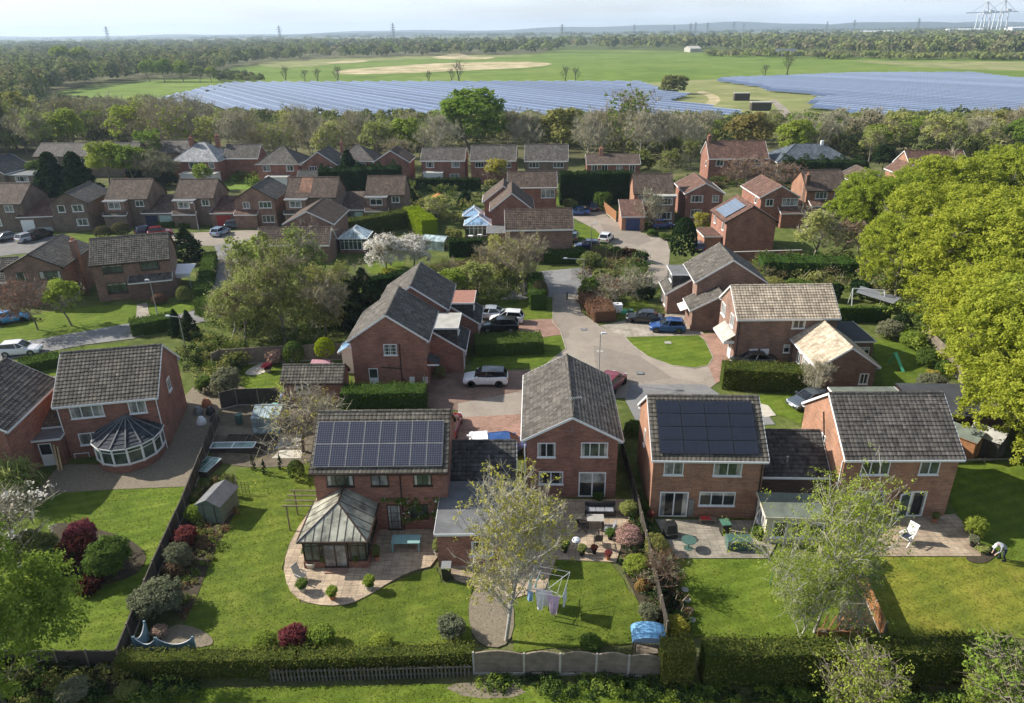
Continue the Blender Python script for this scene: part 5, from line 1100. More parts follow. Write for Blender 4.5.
# ------------------------------------------------------------------ far woods (masses nobody could count)
def woodland(name, label, pp, n, leafs, hh, seed, lat=.0115, q=42, latmin=8, lf=.62):
    rng = np.random.default_rng(seed); A = np.array(pp, float); lo, hi = A.min(0), A.max(0); pos = []
    while len(pos) < n:
        p = rng.uniform(lo, hi)
        if inside(p, A):
            g = G(p[0], p[1]); pos.append((g.x, g.y))
    pos = np.array(pos); D = np.hypot(pos[:, 0], pos[:, 1]); r = np.maximum(latmin, D*lat)*rng.uniform(.7, 1.25, n)*.55; h = rng.uniform(*hh, n); tone = rng.uniform(0, 1, n); parts = []
    for i, lfm in enumerate(leafs):
        s = np.flatnonzero(np.arange(n) % len(leafs) == i); c = np.repeat(np.column_stack([pos[s], h[s]*.52]), q, 0); d = unit(rng.normal(size=(len(c), 3))); d[:, 2] = np.where(d[:, 2] < -.35, -d[:, 2], d[:, 2])
        c = c+d*np.repeat(np.column_stack([r[s], r[s], h[s]*.48]), q, 0)*rng.uniform(.75, 1.08, (len(c), 1)); nr = unit(d+rng.normal(size=c.shape)*.4)
        v, t = quads(c, nr, np.repeat(np.minimum(r[s]*lf, 9), q)*rng.uniform(.6, 1.3, len(c)), np.clip(np.repeat(tone[s], q)*.75+rng.uniform(0, .25, len(c)), 0, 1), 1.0, rng); parts.append((v, t, lfm))
    o = link(bpy.data.objects.new(name, qmesh(name, parts))); return tag(o, label, None, None, 'stuff')
woodland('woodland', 'olive and brown wood filling the left distance', [(-60, 96), (-60, 43), (250, 42), (560, 43), (560, 52), (512, 55), (420, 56), (330, 60), (250, 64), (228, 69), (212, 77), (150, 80), (95, 86), (48, 95), (30, 112), (-60, 112)], 2500, ['wood_far', 'wood_far', 'wood_far_dark'], (10, 17), 3)
woodland('woodland', 'brown wood across the right distance beyond the pasture', [(560, 48.5), (560, 41), (1070, 33), (1070, 57), (860, 56), (760, 51), (700, 50)], 1100, ['wood_far', 'wood_far', 'wood_far_dark'], (10, 18), 4)
woodland('woodland', 'line of darker trees just below the horizon', [(-60, 41.5), (-60, 39.5), (300, 36.5), (700, 32), (1080, 27.5), (1080, 31.5), (700, 36), (300, 40)], 500, ['wood_far_dark'], (12, 20), 5, q=20)
woodland('scrub', 'dark hedgerow between the left meadow and the pasture', [(215, 80), (222, 76), (262, 80.5), (262, 83), (232, 84.5)], 60, ['wood_far', 'wood_far_dark'], (3, 7), 16, lat=.007, latmin=3, q=60)
woodland('scrub', 'brown hedgerow along the near edge of the left meadow', [(58, 97), (150, 103), (160, 101), (232, 86), (236, 88), (175, 101), (150, 107), (58, 101)], 130, ['wood_far', 'wood_far_dark'], (1.0, 2.0), 17, lat=.004, latmin=1.5, q=40)
woodland('scrub', 'pale scrub along the far edge of the right hand pasture', [(690, 56), (760, 52), (860, 57), (1050, 59), (1050, 61), (860, 60), (760, 58)], 160, ['wood_far', 'leaf_olive'], (4, 8), 6)
woodland('scrub', 'scrub on the near edge of the solar field', [(240, 119), (500, 122), (800, 124), (1060, 122), (1060, 128), (800, 130), (500, 128), (240, 126)], 520, ['wood_far', 'leaf_olive', 'wood_far_dark'], (2.5, 5), 8, latmin=4, q=80, lf=.45)
woodland('undergrowth', 'mixed undergrowth filling the tree belt behind the back row of houses', [(-40, 160), (-40, 112), (160, 108), (250, 126), (800, 130), (1060, 124), (1060, 164), (860, 162), (780, 146), (700, 152), (640, 160), (570, 150), (500, 146), (410, 152), (200, 138), (120, 146)], 1000, ['wood_far', 'leaf_olive', 'wood_far_dark'], (3, 7), 9, latmin=5, q=150, lf=.3)
# ------------------------------------------------------------------ solar farm
def solar_field(poly, group, label, pitch_=7.2, slope=20):
    A = np.array([(g.x, g.y) for g in poly]); u = np.array([.53, -.848]); n = np.array([-.848, -.53]); pr = A@n; t = pr.min()+3; c = 0
    while t < pr.max():
        s = np.arange((A@u).min(), (A@u).max(), 4.2); ok = [inside(n*t+u*q, A) for q in s]; runs = []; st = None
        for q, k in zip(s, ok):
            if k and st is None: st = q
            if not k and st is not None: runs.append((st, q)); st = None
        if st is not None: runs.append((st, s[-1]))
        mb = MB()
        for a, b in runs:
            if b-a < 6: continue
            cs, sn = math.cos(R(slope)), math.sin(R(slope)); wd = 4.2; q = []
            for k in (a, b):
                for e in (0, 1): p = n*(t+(wd*cs*.5 if e == 0 else -wd*cs*.5))+u*k; q.append((p[0], p[1], .8+e*wd*sn))
            mb.face([q[0], q[2], q[3], q[1]], 'solar_farm', [(0, 0), (b-a, 0), (b-a, wd), (0, wd)]); d = Vector((0, 0, -.06)); mb.face([Vector(v)+d for v in (q[0], q[1], q[3], q[2])], 'steel')
            k = a+1
            while k < b:
                for e in (.3, -.3):
                    p = n*(t+wd*cs*e)+u*k; mb.box(p[0]-.06, p[0]+.06, p[1]-.06, p[1]+.06, 0, .75+wd*sn*(.5-e), 'steel')
                k += 12.6
        if mb.f:
            o = mb.build('solar_panel_row'); tag(o, label, 'solar panels', group); c += 1
        t += pitch_
    return c
S1 = [G(*p) for p in ((150, 102.5), (176, 96), (205, 89), (232, 84.3), (400, 84), (634, 84), (655, 91), (682, 97), (662, 104), (700, 109), (734, 115), (734, 121), (500, 121), (300, 119), (240, 112))]
n1 = solar_field(S1, 'solar rows in the left field', 'long slanting row of blue solar panels in the broad left field')
S2 = [G(*p) for p in ((728, 79.5), (768, 78.5), (853, 75), (967, 75), (1040, 84), (1080, 112), (1040, 119), (880, 119), (808, 110), (806, 102), (834, 98.5), (770, 93), (754, 88), (712, 81.5))]
n2 = solar_field(S2, 'solar rows in the right field', 'long slanting row of blue solar panels in the right-hand field')
print('rows', n1, n2)
for i, (px, py, w_, lb) in enumerate(((741, 100.5, 7, 'dark concrete block hut between the solar fields, the farther one'), (760, 110.5, 8, 'dark concrete block hut between the solar fields, the nearer one'))):
    g = G(px, py); o = empty('substation_hut', (g.x, g.y, 0), R(-6), lb, 'hut'); mb = MB(); mb.box(-w_/2, w_/2, -2, 2, 0, 3.2, 'wood_dark'); mb.build('wall', o); mb = MB(); mb.box(-w_/2-.2, w_/2+.2, -2.2, 2.2, 3.2, 3.5, 'concrete'); mb.build('roof', o)
# ------------------------------------------------------------------ pylons, cranes, sheds
def pylon(px, D, h, label, group='pylons along the horizon'):
    x = XD(px, D); o = empty('electricity_pylon', (x, D, 0), R(random.uniform(-30, 30)), label, 'pylon', group); b = h*.085; th = .42; mb = MB(); lv = [0, .18, .34, .48, .6, .7, .8, .9, 1.0]
    def wd(t): return b*(1-t)**1.3+.9
    for s1 in (-1, 1):
        for s2 in (-1, 1):
            for t0, t1 in zip(lv, lv[1:]): mb.bar((s1*wd(t0), s2*wd(t0), h*t0), (s1*wd(t1), s2*wd(t1), h*t1), th)if False else mb.bar((s1*wd(t0), s2*wd(t0), h*t0), (s1*wd(t1), s2*wd(t1), h*t1), th, 'steel_dark')
    for t0, t1 in zip(lv, lv[1:]):
        for s in (-1, 1):
            mb.bar((-wd(t0), s*wd(t0), h*t0), (wd(t1), s*wd(t1), h*t1), th*.6, 'steel_dark'); mb.bar((wd(t0), s*wd(t0), h*t0), (-wd(t1), s*wd(t1), h*t1), th*.6, 'steel_dark')
            mb.bar((s*wd(t0), -wd(t0), h*t0), (s*wd(t1), wd(t1), h*t1), th*.6, 'steel_dark')
    mb.build('lattice_tower', o); mb = MB()
    for t, a in ((.66, .17), (.78, .2), (.9, .15)):
        for s in (-1, 1): mb.bar((0, 0, h*t+1.2), (s*h*a, 0, h*t), .4, 'steel_dark'); mb.bar((0, 0, h*t-1), (s*h*a, 0, h*t), .4, 'steel_dark')
    mb.build('cross_arm', o)
pl = 'grey lattice pylon on the skyline %s'
for px, D, h, w_ in ((114, 2300, 56, 'at far left above the wood'), (285, 2500, 54, 'left of centre, the nearer of the left pair'), (398, 2400, 56, 'above the centre of the left solar field'), (566, 2600, 48, 'above the wood, right of centre'), (638, 3300, 48, 'standing alone right of centre'), (678, 3800, 46, 'first of the clustered ones at right'), (694, 3200, 50, 'second of the clustered ones at right'), (699, 3300, 54, 'third of the clustered ones at right'), (711, 3500, 52, 'fourth of the clustered ones at right'), (737, 3300, 54, 'above the right solar field, taller'), (747, 3600, 48, 'above the right solar field, shorter'), (830, 3400, 50, 'right of the bare field tree'), (857, 3300, 54, 'toward the port sheds'), (921, 3300, 58, 'nearest the port cranes')):
    pylon(px, D, h, pl % w_)
def crane(px, D, s, label):
    x = XD(px, D); o = empty('port_crane', (x, D, 0), R(8), label, 'crane', 'port cranes on the horizon'); mb = MB()
    for a in (-12, 12):
        for b in (-10, 10): mb.bar((a*s*1.25, b*s, 0), (a*s, b*s, 62*s), 1.7*s, 'steel_pale')
        mb.bar((a*s, -10*s, 60*s), (a*s, 10*s, 60*s), 1.6*s, 'steel_pale')
    for b in (-10, 10): mb.bar((-13*s, b*s, 22*s), (13*s, b*s, 22*s), 1.3*s, 'steel_pale'); mb.bar((-12*s, b*s, 60*s), (12*s, b*s, 60*s), 1.5*s, 'steel_pale')
    mb.build('portal_leg', o); mb = MB(); mb.bar((-62*s, 0, 62*s), (50*s, 0, 62*s), 1.6*s, 'steel'); mb.build('boom', o)
    mb = MB(); mb.bar((-8*s, 0, 60*s), (2*s, 0, 92*s), 1.2*s, 'steel'); mb.bar((12*s, 0, 60*s), (2*s, 0, 92*s), 1.2*s, 'steel'); mb.bar((2*s, 0, 92*s), (-45*s, 0, 63*s), .6*s, 'steel'); mb.bar((2*s, 0, 92*s), (42*s, 0, 63*s), .6*s, 'steel'); mb.build('mast', o)
    mb = MB(); mb.box(14*s, 26*s, -4*s, 4*s, 63*s, 69*s, 'steel_pale'); mb.build('machine_house', o)
crane(984, 2350, 1.0, 'tall white-legged port crane, the left of the pair on the skyline'); crane(1001, 2400, 1.05, 'tall white-legged port crane, the right of the pair on the skyline')
def shed_far(px, D, w_, h, mt, label):
    x = XD(px, D); o = empty('warehouse', (x, D, 0), 0, label, 'warehouse'); block(o, 0, 0, w_, 40, h, h+3, 'x', mt, mt, eave=.5, fascia=mt)
shed_far(953, 2500, 110, 16, 'steel_pale', 'long white warehouse beside the port cranes'); shed_far(855, 2700, 150, 12, 'steel_pale', 'long low pale warehouse far off right of centre'); shed_far(1015, 2300, 80, 20, 'steel_pale', 'white warehouse cut by the right edge below the cranes')
shed_far(786, 900, 22, 5, 'slate_blue', 'grey farm building at the far side of the pasture'); shed_far(694, 1100, 16, 5, 'concrete', 'small pale farm building left of the grey one')
for px, D, lb in ((276, 5200, 'dark clump of pines rising above the skyline left of centre'), (240, 5200, 'dark clump of pines on the skyline above the left wood')):
    pass
# ------------------------------------------------------------------ haze
mb = MB(); m_, n_, p_, o_ = newmat('haze_air'); n_.nodes.remove(p_); v_ = n_.nodes.new('ShaderNodeVolumePrincipled'); v_.inputs['Density'].default_value = .00012; v_.inputs['Color'].default_value = (.66, .82, 1, 1); v_.inputs['Anisotropy'].default_value = .2
n_.links.new(v_.outputs[0], o_.inputs['Volume']); mb.box(-9700, 9700, -300, 9700, -1.2, 118, 'haze_air'); hz = mb.build('haze'); hz['kind'] = 'stuff'; hz['label'] = 'thin bluish haze over the distant fields'
# ------------------------------------------------------------------ trees of the setting
def tr(px, by, ty, key, label, leaf=None, name='tree', sx=1., h0=None, **k):
    g = G(px, by); base = dict(oak1=15, oak2=16, full1=14, full2=12, loose1=12, loose2=13, small1=6, willow=8.5, bare1=12.5, bare2=12, bare3=10.5, bare4=12, barebush=4.2, redtree=6, deadtree=11.5, birch1=11, birch2=9.4, orchard=4.3, blossom=5.6, bottomleft=8.7, spray=3.4, con1=8.2, con2=6.2, slim=2, pine=16.5)[key]
    h = top_h(g, ty); s = h/base; return tree(key, g, label, name, s*sx, sz=s, leaf=leaf, **k)
BL = dict(bare1='grey-brown leafless tree in the belt between the houses and the solar fields', bare2='leafless tree with a few willow-green buds in the belt before the solar fields', bare3='pale-barked leafless tree in the belt between the houses and the solar fields', bare4='half-leafed bright green tree in the belt before the solar fields', loose1='soft olive-green tree in the belt between the houses and the solar fields', loose2='pale willow-green thin-leafed tree in the belt between the houses and the solar fields', full1='rounded green tree in the belt between the houses and the solar fields', full2='smaller dense green tree in the belt before the solar fields')
rb = random.Random(5); used = []
for i in range(2600):
    if len(used) >= 165: break
    px = rb.uniform(-15, 1040); D = rb.uniform(186, 236) if px > 230 else rb.uniform(196, 262); x = (px-CX)/F*(D*.93+13); 
    if any((x-a)**2+(D-b)**2 < 50 for a, b in used): continue
    if px < 120 and D < 205: continue
    if D < 222 and any(abs(px-q) < w_ for q, w_ in ((473, 34), (560, 22), (622, 16), (747, 30), (18, 20), (133, 26), (96, 14))): continue
    used.append((x, D)); yt = rb.uniform(111, 129) if 235 < px < 960 else rb.uniform(96, 116) if px <= 235 else rb.uniform(108, 124)
    key = rb.choices(['bare1', 'bare2', 'bare3', 'bare4', 'loose1', 'loose2', 'full1', 'full2'], [3.4, 3.4, 2, 2, 3.4, 2.6, 1.2, 1.2] if 200 < px < 880 else [2, 2, 1.2, 2, 3.6, 3.4, 2, 2.4])[0]
    h = max(5, min(14, top_h((x, D), yt))); base = dict(bare1=12.5, bare2=12, bare3=10.5, bare4=12, loose1=12, loose2=13, full1=14, full2=12)[key]; s = h/base
    tree(key, (x, D), BL[key], 'tree', max(s, .75)*(.85 if 'bare' in key else 1), sz=s, leaf='leaf_willow' if key == 'loose2' else None, group='trees of the belt before the solar fields')
tr(473, 161, 90, 'full1', 'big rounded oak, the tallest full green tree of the belt', 'leaf_fresh', 'oak_tree', 1.25, rz=1.1)
tr(560, 160, 107, 'full2', 'broad yellow-olive tree right of the big rounded oak', 'leaf_olive', sx=1.3); tr(622, 160, 92, 'bare4', 'tall open tree with fresh green leaves rising over the solar field', h0=1)
tr(747, 158, 112, 'full2', 'rounded bronze-brown tree behind the long red house', 'leaf_bronze', sx=1.35); tr(18, 150, 93, 'full1', 'broad olive tree standing high at the left edge of the belt', 'leaf_olive'); tr(133, 154, 104, 'loose1', 'broad fresh green tree with visible limbs at the left of the belt', 'leaf_fresh', sx=1.2)
tr(96, 144, 110, 'loose1', 'rounded fresh green tree beside the broad one at left', 'leaf_fresh'); tr(795, 152, 112, 'full2', 'pale green tree above the blue slate roof', 'leaf_fresh'); tr(826, 156, 118, 'full2', 'bright green tree right of the blue slate roof', 'leaf_fresh'); tr(985, 150, 111, 'full1', 'olive tree above the big oaks at the right edge', 'leaf_olive', sx=1.2)
tr(857, 152, 117, 'bare3', 'dark-limbed ivy-clad tree right of the blue slate roof', 'leaf_dark', slot=1) if False else tr(857, 152, 117, 'bare4', 'dark-limbed ivy-clad tree right of the blue slate roof', 'leaf_dark', slot=1)
for px, by, ty, lb in ((565, 83, 68, 'left of the two small dead field trees beyond the solar panels'), (576, 83, 69, 'right of the two small dead field trees beyond the solar panels'), (787, 77, 57, 'bare spreading tree standing alone behind the right solar field'), (429, 84, 72, 'small bare tree on the far edge of the left solar field'), (459, 84, 64, 'tallest bare tree on the far edge of the left solar field'), (452, 84, 70, 'bare tree close to the tallest one on the far edge of the solar field'), (286, 83, 68, 'thin bare tree on the far left edge of the solar field'), (305, 83, 71, 'second thin bare tree on the far left edge of the solar field'), (318, 83, 70, 'third thin bare tree on the far left edge of the solar field'), (338, 84, 68, 'dark bare tree on the far edge left of centre'), (764, 79, 66, 'small bare tree left of the lone spreading one')):
    tr(px, by, ty, 'deadtree', lb, name='bare_tree')
g = G(673, 94); shrub('round', g, 'lone rounded grey-green bush between the two solar fields', 7.5, 9.5, 'leaf_olive', 'bush', 'bush')
for px, by, ty, lb in ((150, 82, 60, 'first rounded field oak at the edge of the left meadow'), (165, 82, 59, 'second rounded field oak at the edge of the left meadow'), (184, 82, 61, 'third rounded field oak at the edge of the left meadow'), (200, 82, 66, 'fourth, browner field oak at the edge of the left meadow'), (212, 82, 67, 'last, smallest field oak at the edge of the left meadow'), (65, 72, 46, 'rounded light green oak standing over the left wood'), (83, 71, 47, 'second rounded green oak standing over the left wood')):
    tr(px, by, ty, 'full1', lb, 'leaf_willow' if 'brown' in lb else 'leaf_fresh', 'field_oak')
# ------------------------------------------------------------------ trees among the houses
tr(506, 641, 468, 'birch1', 'large sparse pale-barked tree with yellow buds in front of the gable-fronted house', name='birch_tree', rz=.6, sx=1.05)
tr(814, 633, 478, 'birch2', 'weeping pale-barked tree with fine green leaves before the link between two houses', name='birch_tree', rz=2.2, sx=.92)
tr(798, 642, 560, 'birch2', 'low green sapling at the left foot of the weeping tree', name='sapling', rz=1, sx=1.15, leaf='leaf_fresh', slot=1)
tr(840, 630, 556, 'birch2', 'low green sapling at the right foot of the weeping tree', name='sapling', rz=4, sx=1.1)
tr(4, 708, 528, 'bottomleft', 'bright green leafy tree filling the bottom left corner', sx=.82)
tr(850, 724, 660, 'spray', 'sparse bright-leaved shrub with twigs at the bottom edge below the right hedge', name='shrub', cat='shrub', sx=1.0); tr(1014, 735, 634, 'spray', 'sparse bright-leaved shrub in the bottom right corner', name='shrub', cat='shrub', sx=1.0); tr(985, 716, 668, 'spray', 'low sparse leafy shrub left of the one in the bottom right corner', name='shrub', cat='shrub')
tr(12, 550, 488, 'barebush', 'white-flowering open twiggy shrub at the left edge', name='shrub', cat='shrub', sx=1.1, leaf='blossom_white', slot=1)
tr(303, 452, 391, 'orchard', 'pruned pale twiggy fruit tree beside the solar-panelled house', name='fruit_tree', sx=1.25); tr(318, 426, 392, 'orchard', 'second twiggy tree by the hedge behind the solar-panelled house', name='fruit_tree')
tr(246, 348, 272, 'willow', 'olive-green willow-like tree at the left of the central thicket', sx=.95); tr(286, 346, 246, 'willow', 'tall brownish willow-like tree in the middle of the thicket', 'leaf_olive', sx=.72); tr(326, 342, 262, 'willow', 'olive tree at the right of the central thicket near the conifer', 'leaf_olive', sx=.8); tr(262, 318, 236, 'loose1', 'yellow-green tree behind the central thicket', 'leaf_willow', sx=.9); tr(310, 306, 226, 'loose2', 'tall pale yellow-green tree before the white conservatory', 'leaf_willow', sx=.9); tr(232, 340, 288, 'bare3', 'bare pale tree at the roadside edge of the thicket', sx=.9); tr(336, 322, 262, 'willow', 'small olive tree between thicket and blossom tree', 'leaf_olive')
tr(366, 322, 268, 'con2', 'narrow dark conifer beside the maroon shrub', 'leaf_dark', 'conifer', 1.3); tr(352, 326, 280, 'con2', 'dark conifer left of the narrow one', 'leaf_dark', 'conifer', 1.4)
tr(386, 270, 231, 'blossom', 'white blossoming tree, the left of the pair by the glazed conservatory', name='blossom_tree', rz=1); tr(414, 268, 231, 'blossom', 'white blossoming tree, the right of the pair nearer the lime hedge', name='blossom_tree', rz=3, leaf='blossom_white')
tr(72, 326, 278, 'small1', 'yellow-green street tree before the left corner houses', sx=.95); tr(38, 330, 280, 'redtree', 'reddish bare street tree beside the yellow-green one', sx=1.0, leaf='leaf_rust', slot=1)
tr(178, 335, 309, 'con2', 'dark conifer beside the road, the left of two', name='conifer', sx=1.1); tr(191, 338, 310, 'con2', 'dark conifer beside the road, the right of two', name='conifer', sx=1.1); tr(189, 262, 227, 'con2', 'dark pointed conifer beside the white canopy', name='conifer', sx=1.7)
tr(62, 214, 152, 'con1', 'broad dark conifer at upper left, left of two', name='conifer', sx=1.5, leaf='leaf_dark'); tr(86, 214, 152, 'con1', 'broad dark conifer at upper left, right of two', name='conifer', sx=1.5); tr(40, 190, 160, 'full2', 'green tree behind the broad conifers at upper left', 'leaf_green')
tr(110, 186, 141, 'full2', 'fresh green tree right of the broad conifers', 'leaf_fresh', sx=1.1); tr(134, 186, 144, 'full2', 'fresh green tree left of the willow by the pale slate house', 'leaf_fresh'); tr(165, 186, 150, 'willow', 'pale green willow before the pale slate house', 'leaf_greygreen', sx=1.25); tr(205, 190, 163, 'small1', 'bright light green small tree before the pale slate house', 'leaf_fresh'); tr(148, 184, 166, 'round' if False else 'full2', 'low dark green tree behind the upper row', 'leaf_dark')
tr(153, 172, 130, 'loose1', 'thin pale green tree left of the pale slate house', 'leaf_fresh')
tr(525, 296, 236, 'bare2', 'many-stemmed bare grey tree by the junction', sx=1.0); tr(512, 290, 245, 'willow', 'soft green tree left of the bare one by the junction', 'leaf_willow', sx=.8)
tr(655, 229, 189, 'loose2', 'bare yellowish small tree before the blue garage', 'leaf_yellow', sx=.9, leaf2=None) if False else tr(655, 229, 189, 'barebush', 'bare yellowish small tree beside the dark blue garage', sx=.8)
tr(812, 263, 208, 'loose2', 'yellow-brown leafing tree behind the garden wall', 'leaf_willow', sx=1.25); tr(838, 262, 218, 'redtree', 'purple-brown bare tree right of the yellow-brown one', sx=1.2); tr(858, 250, 208, 'redtree', 'pinkish bare tree at the left edge of the big oaks', sx=1.1)
tr(748, 190, 158, 'redtree', 'wide pinkish-brown tree before the long red house', sx=1.7); tr(778, 192, 162, 'redtree', 'pinkish-brown tree right of the wide one', sx=1.4)
tr(497, 186, 158, 'small1', 'golden yellow shrub tree before the grey-roofed back row house', 'leaf_gold', sx=1.2); tr(437, 224, 194, 'small1', 'yellow-green broad tree below the orange parasol', 'leaf_willow', sx=1.2); tr(465, 206, 189, 'con2', 'rounded dark green tree in the garden below the back row', 'leaf_dark', 'conifer', 1.6); tr(412, 206, 188, 'con2', 'rounded dark evergreen left of the orange parasol', 'leaf_dark', 'conifer', 1.6)
tr(640, 182, 150, 'full2', 'brownish olive tree right of the low long house', 'leaf_olive', sx=1.2); tr(668, 186, 150, 'loose1', 'brown-green tree beside the olive one right of the low long house', 'leaf_olive'); tr(690, 170, 140, 'loose1', 'thin olive tree left of the long red house', 'leaf_olive'); tr(350, 186, 150, 'con1', 'tall dark conifer above the brown roofs', 'leaf_dark', 'conifer', 1.5)
tr(395, 176, 140, 'bare2', 'greyish tree beside the dark conifers in the back row'); tr(700, 236, 212, 'small1', 'golden shrub beside the smooth conifer', 'leaf_gold'); tr(808, 402, 364, 'bare3', 'small bare pale-limbed tree at the end of the clipped hedge', sx=.8)
tr(455, 302, 268, 'small1', 'lime green shrubby tree right of the dormered houses', 'leaf_fresh', sx=1.3); tr(478, 300, 262, 'small1', 'green shrubby tree behind the parked cars', 'leaf_willow', sx=1.2); tr(440, 290, 258, 'willow', 'brown-green scrubby tree behind the orange-topped dormer', 'leaf_olive'); tr(505, 285, 235, 'willow', 'grey-green tree before the wide brown roofed block', 'leaf_willow')
tr(616, 306, 274, 'barebush', 'brown bare bush above the rusty hedge', sx=1.2, name='bush', cat='bush', leaf='leaf_rust', slot=1); tr(640, 300, 270, 'barebush', 'brown bare bush beside the white dormer house', sx=1.2, name='bush', cat='bush')
tr(345, 172, 158, 'small1', 'small green tree beside the white bay window house', 'leaf_green'); tr(880, 176, 145, 'full2', 'dark green tree right of the blue slate roof', 'leaf_dark'); tr(290, 176, 158, 'redtree', 'pinkish small tree behind the orange tile patch', sx=1.2)
tr(230, 178, 160, 'small1', 'small light tree behind the red garage house', 'leaf_fresh')
for i, (px, py, key, s, sx, lb) in enumerate(((886, 208, 'oak1', .8, 1.1, 'bright lime-green oak at the far left of the big group'), (906, 250, 'oak2', .68, 1.0, 'bright lime-green oak above the swing frame'), (955, 190, 'oak2', .9, 1.1, 'bright lime-green oak at the back of the big group'), (1015, 185, 'oak1', .95, 1.1, 'bright lime-green oak at the back by the right edge'), (978, 262, 'oak1', .92, 1.0, 'largest bright lime-green oak in the middle of the group'), (1030, 265, 'oak2', .95, 1.0, 'bright lime-green oak in the middle at the right edge'), (1030, 350, 'oak2', .82, .95, 'nearest bright lime-green oak above the sheds'), (935, 225, 'oak1', .86, 1.05, 'bright lime-green oak between the far left one and the back ones'), (995, 232, 'oak1', .9, 1.05, 'bright lime-green oak in the upper middle of the big group'), (1008, 320, 'oak1', .74, 1.1, 'lower bright lime-green oak beside the weathered fence'), (1050, 400, 'oak2', .6, 1.1, 'low bright lime-green tree at the right edge behind the sheds'), (1060, 340, 'oak1', .8, 1.0, 'bright lime-green oak cut by the right edge'))):
    g = G(px, py, 9.2*s); tree(key, (g.x, g.y), lb, 'oak_tree', s*sx, sz=s, rz=i*1.3)
